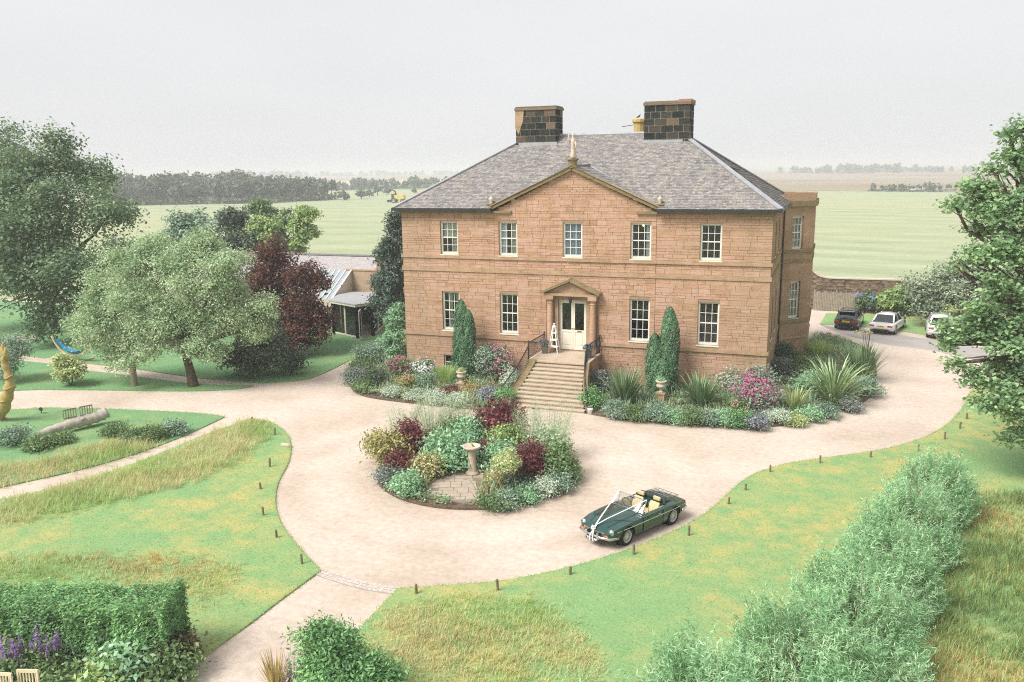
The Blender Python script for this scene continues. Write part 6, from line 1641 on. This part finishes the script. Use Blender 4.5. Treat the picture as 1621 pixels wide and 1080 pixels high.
# swept stone wall behind it, glasshouse and long slate roof
wing = thing('stone_outbuilding', 'low stone outbuilding with swept gable wall and long pinkish slate roof behind the garden room', 'building', (-19, 12, 0))
sw_ = [(-3.3, -.02), (2.9, -.02), (2.9, 3.6), (1.1, 3.55), (.75, 3.62), (.5, 3.85), (.3, 4.05), (-.2, 4.1), (-3.3, 4.1)]
MB().prism_y(sw_, .75, 1.15).build('wall', 'wing_stone', wing)
cp = [(2.95, 3.65), (1.1, 3.6), (.75, 3.67), (.5, 3.9), (.3, 4.1), (-.2, 4.15), (-3.3, 4.15)]
for a, b in zip(cp, cp[1:]): MB().bar((a[0], .95, a[1]), (b[0], .95, b[1]), .5, .09).build('coping', 'dressed_stone', wing)
MB().add([(-26, 3.2, 2.0), (4.5, 3.2, 2.0), (4.5, 8.6, 4.35), (-26, 8.6, 4.35)], [(0, 1, 2, 3)]).add([(-26, 8.6, 4.35), (4.5, 8.6, 4.35), (4.5, 14, 2.0), (-26, 14, 2.0)], [(0, 1, 2, 3)]).build('roof', 'tiles_pink', wing)
MB().box(-26, 4.4, 3.5, 13.6, 0, 2.02).build('long_wall', 'cream_wall', wing)
MB().bar((-26, 8.6, 4.42), (4.5, 8.6, 4.42), .3, .14).build('ridge', 'slate', wing)
MB().box(-3.2, -2.75, 5.4, 5.9, 2.8, 4.3).box(-3.28, -2.67, 5.32, 5.98, 4.3, 4.4).build('chimney', 'sandstone', wing)
rl = MB().box(-.6, .6, -.45, .45, 0, .12).build('rooflight', 'white_paint', wing, loc=(1.0, 6.3, 3.42), rot=(math.radians(23.5), 0, 0)); MB().box(-.5, .5, -.36, .36, .12, .14).build('pane', 'glass_dark', rl)
MB().add([(.9, 1.2, 3.55), (3.8, 1.2, 3.5), (3.8, 3.6, 4.05), (.9, 3.6, 4.1)], [(0, 1, 2, 3)]).build('lean_to_roof', 'lead', wing)
gh_ = thing('lean_to_glasshouse', 'lean-to glasshouse roof with white bars beside the swept stone wall', 'glasshouse', (-19, 12, 0))
ga, gb_, gc, gd = (-5.6, -2.3, 2.25), (-2.75, -2.3, 2.25), (-2.75, .7, 4.1), (-5.6, .7, 4.1)
MB().add([(-2.75, -2.3, 0), (-2.75, .7, 0), (-2.75, .7, 4.02), (-2.75, -2.3, 2.17)], [(0, 1, 2, 3)]).build('end_wall', 'cream_wall', gh_)
MB().add([(-5.6, -2.3, 0), (-2.75, -2.3, 0), (-2.75, -2.3, 2.17), (-5.6, -2.3, 2.17)], [(0, 1, 2, 3)]).build('front_wall', 'cream_wall', gh_)
plain('pale_glazing', (.30, .34, .36), .25, 0, .5, .15, 2)
for i in range(6):
    x0 = -5.6+i*.475; MB().add([(x0+.03, -2.28, 2.27), (x0+.445, -2.28, 2.27), (x0+.445, .68, 4.09), (x0+.03, .68, 4.09)], [(0, 1, 2, 3)]).build('pane', 'pale_glazing', gh_)
for i in range(7): x0 = -5.6+i*.475; MB().bar((x0, -2.35, 2.27), (x0, .7, 4.14), .05 if i < 6 else .12, .07).build('glazing_bar', 'white_paint', gh_)

# ------------------------------------------------------------------ stone wall, gate, wire beyond the parking
k = NT('rubble'); vo = k.n('ShaderNodeTexVoronoi', Vector=k.mapping((3.2, 3.2, 6.5)), Scale=1.0); nz = k.noise(3, 4)
c = k.ramp(vo.outputs['Color'], [(.1, (.09, .065, .045)), (.5, (.17, .12, .08)), (.9, (.25, .19, .14))]); c = k.mix(1, c, k.ramp(nz, [(.3, (.75,)*3), (.7, (1.15,)*3)]), 'MULTIPLY')
k.pbr(c, .95, spec=.1, normal=k.bump(vo.outputs['Distance'], .8, .05))
gw = thing('garden_wall', 'dark rubble garden wall with swept-up end behind the parked cars', 'wall', (11.5, 29.2, 0))
prof = [(-1.5, -.06), (16, -.06), (16, 2.6), (2.2, 2.55), (1.4, 2.58), (.9, 2.72), (.5, 3.0), (.2, 3.35), (-1.5, 3.45)]
MB().prism_y(prof, 0, .5).build('masonry', 'rubble', gw)
cpp = [(16.05, 2.66), (2.2, 2.61), (1.4, 2.64), (.9, 2.78), (.5, 3.06), (.2, 3.41), (-1.5, 3.51)]
for a, b in zip(cpp, cpp[1:]): MB().bar((a[0], .25, a[1]), (b[0], .25, b[1]), .6, .10).build('coping', 'pale_stone', gw)
plain('weathered_wood', (.30, .26, .20), .9, var=.35, nscale=5)
gt = thing('wooden_gate', 'weathered grey board gate standing open against the garden wall', 'gate', (12.2, 28.5, 0))
for i in range(26):
    hh = 1.55+.05*math.sin(i*1.3)+random.uniform(-.04, .04)
    MB().box(0, .105, 0, .03, .04, hh).build('board', 'weathered_wood', gt, loc=(i*.122, random.uniform(-.012, .012), 0))
for z in (.35, 1.2): MB().box(-.02, 3.2, .035, .09, z, z+.1).build('rail', 'weathered_wood', gt)
for x in (-.08, 1.6, 3.2): MB().box(x-.05, x+.06, .03, .14, 0, 1.7).build('post', 'weathered_wood', gt)
wr = thing('guy_wire', 'thin grey wire slanting down from the lime green shrub', 'wire', (19.1, 26.5, 0))
MB().tube([(0, 0, 1.7), (1.0, -.6, 1.15), (2.1, -1.4, .65), (2.15, -1.45, .0)], .022, 5).build('wire', 'wire_silver', wr)
plain('blue_plastic', (.04, .20, .62), .4)
bb = thing('blue_bin', 'blue plastic box glimpsed under the sycamore boughs', 'box', (*(21.95, 17.32), 0))
MB().prism([(-.28, -.22), (.28, -.22), (.28, .22), (-.28, .22)], 0, .42).build('tub', 'blue_plastic', bb); MB().box(-.32, .32, -.26, .26, .42, .48).build('lid', 'blue_plastic', bb)

# ------------------------------------------------------------------ marker posts along the drive
plain('post_wood', (.20, .15, .095), .9, var=.35, nscale=9)
pm = MB().tube([(0, 0, -.05), (0, 0, .34), (0, 0, .39)], [.045, .043, .035], 9).mesh('post'); pm.materials.append(MAT['post_wood'])
POSTS = [((19.47, -1.39), 'marker post nearest the sycamore boughs'), ((18.98, -3.07), 'second marker post along the drive from the sycamore'), ((18.17, -4.94), 'third marker post along the drive from the sycamore'), ((16.96, -6.98), 'fourth marker post along the drive from the sycamore'),
         ((15.1, -8.42), 'fifth marker post along the drive from the sycamore'), ((13.2, -9.77), 'sixth marker post along the drive from the sycamore'), ((11.4, -11.42), 'marker post on the bend of the drive beyond the convertible'), ((10.68, -13.65), 'leaning marker post just past the bend near the convertible'),
         ((10.25, -15.17), 'thin marker post between the bend and the car tail'), ((9.34, -18.22), 'marker post nearest the front of the convertible along the verge'), ((7.97, -20.12), 'marker post on the verge ahead of the convertible nose'), ((6.5, -22.01), 'lone marker post between the convertible and the path mouth'),
         ((4.85, -23.58), 'stout marker post, second from the path mouth'), ((2.75, -24.5), 'stout marker post nearest the sett strip'),
         ((-1.36, -24.03), 'marker post at the lawn corner by the sett strip'), ((-3.24, -22.71), 'second marker post on the lawn edge up from the sett strip'), ((-4.77, -21.36), 'third marker post on the lawn edge up from the sett strip'), ((-6.41, -19.34), 'fourth marker post on the lawn edge up from the sett strip'),
         ((-7.57, -17.22), 'fifth marker post on the lawn edge up from the sett strip'), ((-9.96, -13.63), 'marker post at the rounded lawn tip by the straw grass'), ((-12.07, -12.51), 'marker post at the very tip of the lawn where the paths fork')]
for p, lb in POSTS:
    o = tag(obj('marker_post', pm, None, None, loc=(p[0], p[1], .05), rot=(random.uniform(-.06, .06), random.uniform(-.08, .08), random.random()*6)), lb, 'post', 'wooden marker posts along the drive')
    o.scale = (random.uniform(.8, 1.0),)*2 + (random.uniform(.62, .95),)
fs = thing('flat_stone', 'pale flat stone lying in the grass at the lawn edge', 'stone', (*(-8.46, -14.88), .05))
MB().tube([(-.26, 0, .03), (-.2, .02, .05), (.15, 0, .06), (.27, .02, .03)], [.04, .10, .11, .04], 8, squash=.6).build('slab', 'pale_stone', fs, True)

# ------------------------------------------------------------------ sundial, urns, door-side things
sd = thing('sundial', 'stone sundial pillar with wide bowl on the paved floor of the island', 'sundial', (*(0.59, -15.51), .13))
MB().lathe([(.26, 0), (.26, .06), (.20, .10), (.17, .14), (.15, .9), (.17, .95)], (0, 0, 0), 16).build('pillar', 'step_stone', sd, True)
MB().lathe([(.17, .95), (.22, 1.0), (.34, 1.06), (.36, 1.14), (.31, 1.15), (.28, 1.10)], (0, 0, 0), 18).build('bowl', 'pale_stone', sd, True)
MB().prism_y([(0, 1.11), (.14, 1.11), (.0, 1.24)], -.01, .01).build('gnomon', 'brass', sd)
def urn(label, p, plant_mat):
    u = thing('stone_urn', label, 'urn', (*p, .08), 0, 'stone urns in the front beds'); u.scale = (.66, .66, .82)
    MB().box(-.36, .36, -.36, .36, 0, .12).box(-.30, .30, -.30, .30, .12, .62).box(-.36, .36, -.36, .36, .62, .70).build('pedestal', 'dressed_stone', u)
    MB().lathe([(.20, .70), (.20, .75), (.10, .80), (.09, .88), (.22, .96), (.34, 1.05), (.38, 1.14), (.32, 1.18), (.30, 1.28), (.43, 1.38), (.43, 1.43), (.36, 1.43)], (0, 0, 0), 20).build('bowl', 'pale_stone', u, True)
    crown('foliage', [(0, 0, 1.48, .30, .5)], 700, .09, plant_mat, u, per=5, sub=3, spread=.08)
urn('stone urn on a pedestal beside the twin-tipped conifer', (-4.8, -4.43), 'leaf_yellow')
urn('stone urn on a pedestal between the two flax clumps', (5.58, -3.23), 'leaf_mint')
bk_ = thing('white_bucket', 'small white bucket at the foot of the steps', 'bucket', (*(2.66, -5.93), .0))
MB().lathe([(.11, 0), (.14, .27), (.15, .28), (.13, .28), (.10, .02)], (0, 0, 0), 16).build('pail', 'white_paint', bk_, True); MB().tube([(-.14, 0, .26), (-.1, 0, .37), (0, 0, .41), (.1, 0, .37), (.14, 0, .26)], .007, 5).build('handle', 'wire_silver', bk_)
ob = thing('lantern_stand', 'white wooden pyramid lantern stand beside the front door', 'stand', (-.86, -.62, ZL))
for sx in (-1, 1):
    for sy in (-1, 1): MB().bar((sx*.26, sy*.26, 0), (sx*.07, sy*.07, 1.42), .04).build('leg', 'white_paint', ob)
for z, w in ((.32, .235), (.70, .18), (1.08, .125)): MB().box(-w, w, -w, w, z, z+.03).build('shelf', 'white_paint', ob)
MB().lathe([(.11, 1.42), (.11, 1.46), (.03, 1.56), (.045, 1.61), (.005, 1.66)], (0, 0, 0), 8).build('finial', 'white_paint', ob)
plain('zinc', (.30, .30, .28), .6, .4)
def planter(label, x, y, mat):
    p = thing('flower_pot', label, 'pot', (x, y, ZL), 0, 'pots beside the front door')
    MB().lathe([(.15, 0), (.20, .36), (.215, .37), (.18, .37), (.17, .3)], (0, 0, 0), 16).build('pot', 'zinc', p, True)
    crown('foliage', [(0, 0, .48, .24), (.1, -.05, .62, .16), (-.12, 0, .55, .16)], 900, .08, 'leaf_mid', p, per=6, sub=2, spread=.06, zmin=.3); flowers('blossoms', [(0, 0, .52, .26)], 130, .06, mat, p, cluster=4)
planter('zinc pot of blue flowers beside the lantern stand', -1.28, -1.0, 'bloom_purple')
planter('zinc pot of blue flowers on the landing beside the far railing', 1.28, -1.35, 'bloom_blue')

# ------------------------------------------------------------------ hammock, log, sculpture, small things on the lawns
plain('golden_wood', (.42, .31, .11), .7, var=.3, nscale=5); plain('pale_wood', (.46, .37, .20), .7, var=.2); plain('hammock_blue', (.02, .20, .36), .8, var=.3, nscale=6)
HY = -4.9
hm = thing('hammock', 'turquoise hammock slung in a curved wooden stand on the lawn', 'hammock', (*(-32.5, -4.22), .05))
hx, hy = (-32.5, -4.22)
arc = [(-33.33, 1.55), (-33.08, 1.07), (-32.61, 0.6), (-31.9, 0.36), (-31.14, 0.41), (-30.56, 0.73), (-30.12, 1.21)]
arc = [(a[0]-hx, HY-hy, max(.06, a[1])) for a in arc]
MB().tube(catmull(arc, 4), .07, 8).build('curved_stand', 'pale_wood', hm, True)
for i in (2, 5):
    q = arc[i]; MB().bar((q[0]*.8-.05, HY-hy-.95, .04), (q[0]*.8-.05, HY-hy+.95, .04), .10, .08).build('foot', 'pale_wood', hm)
a0, a1 = Vector(arc[0]), Vector(arc[-1]); mb = MB(); n = 16
for i in range(n+1):
    t = i/n; c = a0.lerp(a1, .06+.88*t); sag = .95*4*t*(1-t)*.85; w = .05+.20*math.sin(math.pi*t)**.7
    for j in range(5): s_ = (j-2)/2; mb.v.append((c.x, c.y+s_*w, c.z-.12-sag+.22*abs(s_)*math.sin(math.pi*t)))
for i in range(n):
    for j in range(4): mb.f.append((5*i+j, 5*i+j+1, 5*i+6+j, 5*i+5+j))
mb.build('cloth', 'hammock_blue', hm, True)
for a, b in ((a0, mb.v[2]), (a1, mb.v[5*n+2])): MB().tube([tuple(a), b], .015, 5).build('rope', 'pale_wood', hm)

sx_, sy_ = (-24.03, -16.02)
sc_ = thing('wooden_sculpture', 'tall golden carved wooden sculpture twisting up to a forked tip', 'sculpture', (sx_, sy_, .05))
path = [(-24.34, 0.09), (-24.11, 0.4), (-23.78, 0.81), (-23.55, 1.18), (-23.31, 1.54), (-23.16, 1.9), (-23.14, 2.24), (-23.21, 2.55), (-23.28, 2.85), (-23.27, 3.13), (-23.18, 3.38)]
path = [(p[0]-sx_, 0, max(.02, p[1]-.05)) for p in path]; rad = [.34, .40, .42, .38, .33, .30, .22, .20, .21, .24, .18]
pts = catmull(path, 4); rr = [rad[min(len(rad)-1, int(i/4))]*(1-(i % 4)/4)+rad[min(len(rad)-1, int(i/4)+1)]*((i % 4)/4) for i in range(len(pts))]
rr = [r*.74*(1+.10*math.sin(i*1.05)) for i, r in enumerate(rr)]
MB().tube(pts, rr, 12).build('twisted_body', 'golden_wood', sc_, True)
e = path[-1]; c0 = Vector(e)
MB().tube([c0-Vector((0, 0, .2)), c0+Vector((-.10, 0, .15)), c0+Vector((-.12, 0, .38)), c0+Vector((-.06, 0, .60))], [.15, .13, .09, .02], 8).build('leaf_tip', 'golden_wood', sc_, True)
MB().tube([c0-Vector((0, 0, .2)), c0+Vector((.10, -.05, .1)), c0+Vector((.13, -.05, .25)), c0+Vector((.10, -.05, .40))], [.15, .12, .08, .02], 8).build('leaf_tip', 'golden_wood', sc_, True)
for i in (12, 19, 25): p = pts[i]; MB().tube([Vector((p.x+rr[i]*1.02*math.cos(a*.524), rr[i]*1.02*math.sin(a*.524), p.z+.06*math.cos(a*.524*2))) for a in range(13)], .045, 6).build('carved_band', 'golden_wood', sc_, True)
MB().lathe([(.5, 0), (.42, .06), (.3, .1)], (path[0][0], 0, -.02), 12).build('base', 'weathered_wood', sc_)

plain('log_wood', (.44, .39, .33), .9, var=.35, nscale=4)
lx, ly = (-19.17, -16.29)
lg = thing('fallen_log', 'long fallen log bleached grey with two slatted seat backs fixed to it', 'log', (lx, ly, .05))
ln_ = Vector((.3, -.95, 0)); A0 = Vector((*(-19.97, -17.53), 0)); A1 = Vector((*(-18.79, -14.73), 0)); o0 = Vector((lx, ly, 0))
lp = [A0-o0+Vector((0, 0, .14)), A0.lerp(A1, .25)-o0+Vector((0, 0, .26)), A0.lerp(A1, .5)-o0+Vector((.05, 0, .34)), A0.lerp(A1, .75)-o0+Vector((-.03, 0, .36)), A0.lerp(A1, .92)-o0+Vector((0, .05, .44)), A1-o0+Vector((.1, .1, .58))]
MB().tube(catmull(lp, 5), [.15+.12*min(1, i/14)+.03*math.sin(i*2.2)-(.05 if i > 24 else 0) for i in range(26)], 12).build('trunk', 'log_wood', lg, True)
MB().tube([lp[3], lp[3]+ln_*.45+Vector((0, 0, .18))], [.12, .08], 8).build('branch_stub', 'log_wood', lg, True)
ld = (A1-A0).normalized(); ln = Vector((-ld.y, ld.x, 0))
for i, t in enumerate((.50, .74)):
    q = A0.lerp(A1, t)-o0; mb = MB(); w = .55
    a, b = q-ld*w/2+ln*.05, q+ld*w/2+ln*.05
    for z in (.62, 1.02): mb.bar(a+Vector((0, 0, z)), b+Vector((0, 0, z)), .035, .06)
    for j in range(6): r_ = a.lerp(b, j/5); mb.bar(r_+Vector((0, 0, .58)), r_+Vector((0, 0, 1.04)), .03, .03)
    mb.build('seat_back', 'weathered_wood', lg)
sp_ = thing('spot_lamp', 'small black garden spot lamp on the lawn near the sculpture', 'lamp', (*(-23.29, -14.43), .05))
MB().tube([(0, 0, 0), (0, 0, .16)], .02, 6).build('spike', 'iron_black', sp_); MB().tube([(-.06, .06, .16), (.10, -.10, .26)], [.07, .09], 10).build('head', 'iron_black', sp_)
plain('cream_wood', (.62, .54, .36), .7, var=.15)
def garden_chair(label, p, rz):
    c = thing('garden_chair', label, 'chair', (*p, .05), rz, 'slatted garden chairs at the frame edge')
    for x in (-.22, .22): MB().bar((x, .2, 0), (x, .24, .95), .05, .04).build('back_post', 'cream_wood', c); MB().bar((x, -.22, 0), (x, -.22, .44), .05, .05).build('leg', 'cream_wood', c)
    MB().bar((-.24, .24, .94), (.24, .24, .94), .04, .07).build('top_rail', 'cream_wood', c); MB().bar((-.22, .22, .52), (.22, .22, .52), .04, .05).build('lower_rail', 'cream_wood', c)
    for i in range(6): x = -.17+i*.068; MB().bar((x, .22, .54), (x, .24, .92), .03, .02).build('slat', 'cream_wood', c)
    for i in range(5): y = -.22+i*.1; MB().box(-.23, .23, y, y+.085, .42, .445).build('seat_slat', 'cream_wood', c)
garden_chair('cream slatted garden chair back beside the purple spires', (-2.88, -32.22), math.radians(18))
garden_chair('cream slatted garden chair cut off at the frame corner', (-3.34, -32.5), math.radians(14))

# ------------------------------------------------------------------ far woods and farm machine
leafmat('leaf_pine', (.030, .042, .030), (.060, .075, .050), (.105, .115, .075), .1)
leafmat('leaf_far', (.05, .07, .05), (.085, .11, .075), (.13, .155, .10), .1)
def wood(name, label, a, b, depth, n, hr, mat, size, leaves, trunks=True):
    a = np.array(a); b = np.array(b); P = []; mb = MB()
    for i in range(n):
        t = rng.random(); p = a+(b-a)*t; d = unit((b-a)[None])[0]; p = p+np.array([-d[1], d[0]])*rng.uniform(0, depth)
        h = rng.uniform(*hr)*(1+.15*math.sin(t*19)); r = h*rng.uniform(.26, .4)
        m = leaves; q = rdir(m); q[:, 2] = np.where(q[:, 2] < -.2, -q[:, 2], q[:, 2])
        c = np.array([p[0], p[1], h*.55])
        P.append(c+q*np.array([r, r, h*.45])*rng.uniform(.55, 1.0, (m, 1))*(1+.25*np.sin(q[:, :1]*6+i)))
        P.append(np.array([p[0], p[1], h*.16])+rng.normal(size=(m//3, 3))*np.array([r*1.1, r*1.1, h*.08]))
        if trunks: mb.tube([(p[0], p[1], -.1), (p[0], p[1], h*.5)], [h*.025, h*.015], 5)
    P = np.concatenate(P); N = unit(rdir(len(P))+np.array([0, -.3, .6]))
    v0 = len(mb.v); o = obj(name, leaf_mesh(name, P, N, size, .75), mat, None, kind='stuff')
    o['label'] = label; o['category'] = 'wood'
    if trunks: mb.build('trunks', 'bark', o, kind='stuff')
    return o
wood('pine_wood', 'dense dark pine wood along the far edge of the hay field', (-255.67, 198.68), (-193.84, 235.58), 70, 230, (7, 11), 'leaf_pine', 1.5, 150)
wood('pine_wood', 'tail end of the dark pine wood running up to the lone field trees', (-193.84, 235.58), (-184.24, 268.49), 50, 75, (6, 9.5), 'leaf_pine', 1.5, 150)
wood('hedgerow', 'hazy hedgerow of trees behind the pine wood', (-298.4, 402.9), (-222.59, 482.93), 30, 110, (3.5, 7.5), 'leaf_far', 1.8, 70, False)
wood('hedgerow', 'low dark scrub belt on the far side of the hay field', (26.08, 365.35), (56.72, 352.66), 12, 40, (2.2, 3.4), 'leaf_far', 1.0, 60, False)
wood('far_wood', 'blue hazy wood on the horizon above the hay field', (-90.08, 1429.95), (32.66, 1182.54), 150, 60, (7, 12), 'leaf_far', 5, 50, False)
wood('far_wood', 'pale hazy tree line along the horizon beyond the sycamore', (37.77, 1513.68), (167.03, 1204.52), 150, 45, (4, 8), 'leaf_far', 4, 36, False)
wood('far_wood', 'blue hazy wood on the horizon over the pine wood', (-1282.12, 1484.78), (-1115.46, 1577.99), 120, 60, (9, 15), 'leaf_far', 5, 45, False)
wood('far_wood', 'faint tree line on the horizon behind the house roof', (-1267.96, 1797.32), (-844.38, 1994.77), 150, 80, (6, 12), 'leaf_far', 5, 36, False)
for (p, h, lb) in (((-197.78, 326.28), 5.2, 'largest lone dark tree in the field beyond the pine wood'), ((-197.82, 335.96), 3.6, 'rounded lone tree just past the largest lone tree'), ((-186.72, 299.24), 3.4, 'small lone tree between the pine wood and the largest lone tree'), ((-177.09, 275.7), 4.4, 'lone tree nearest the end of the pine wood'), ((-176.84, 261.57), 4.2, 'broad low tree at the end of the pine wood'), ((-192.86, 356.19), 2.6, 'small bush in the far stubble near the roof edge')):
    tree('lone_tree', lb, p, h*.3, h*.05, [(p[0], p[1], h*.55, h*.40), (p[0]+h*.25, p[1], h*.42, h*.32), (p[0]-h*.25, p[1], h*.42, h*.32)], 700, 1.0, 'leaf_far', sub=3, per=6, twigs=1, group='lone trees in the far field')
barn = thing('far_barn', 'tiny pale farm shed at the end of the far scrub belt', 'barn', (*(50.69, 362.5), 0))
MB().box(-6, 6, 0, 4, -.1, 2.2).build('walls', 'white_paint', barn); MB().prism_y([(-6.4, 2.2), (6.4, 2.2), (6.0, 3.0), (-6.0, 3.0)], -.3, 4.3).build('roof', 'flat_roof', barn)
plain('machine_yellow', (.62, .46, .13), .5)
hv = thing('forage_harvester', 'yellow forage harvester with dark spout working in the hay field', 'harvester', (*(-138.71, 237.43), 0), math.radians(190))
MB().box(-2.6, 1.0, -1.2, 1.2, 1.3, 2.9).box(-2.9, -2.6, -1.0, 1.0, 1.5, 2.4).build('body', 'machine_yellow', hv)
MB().box(1.0, 2.2, -.9, .9, 1.3, 3.3).build('cab', 'car_glass', hv); MB().box(.9, 2.3, -1, 1, 3.3, 3.5).build('cab_roof', 'machine_yellow', hv)
MB().tube([(.6, 0, 2.8), (.9, 0, 4.1), (1.9, 0, 4.7), (3.2, 0, 4.4), (3.7, 0, 3.7)], [.3, .25, .22, .2, .15], 8).build('spout', 'arch_black', hv)
MB().box(2.4, 3.6, -2.0, 2.0, .3, 1.1).build('header', 'arch_black', hv)
for x, r in ((1.2, .95), (-2.0, .7)):
    for sy in (-1, 1): wheel(hv, x, sy*1.25, r, .55, sy, 'white_paint', 5)

# ------------------------------------------------------------------ hazy air
k = NT('hazy_air'); vp = k.n('ShaderNodeVolumePrincipled', Color=(.74, .765, .80, 1), Density=HAZE)
vp.inputs['Anisotropy'].default_value = .0
k.t.links.new(vp.outputs[0], k.out.inputs['Volume'])
hz = MB().box(-6900, 6900, -300, 6900, -1.2, 24).build('haze', 'hazy_air')
hz['kind'] = 'stuff'; hz['label'] = 'pale summer haze over the far fields'; hz['category'] = 'haze'
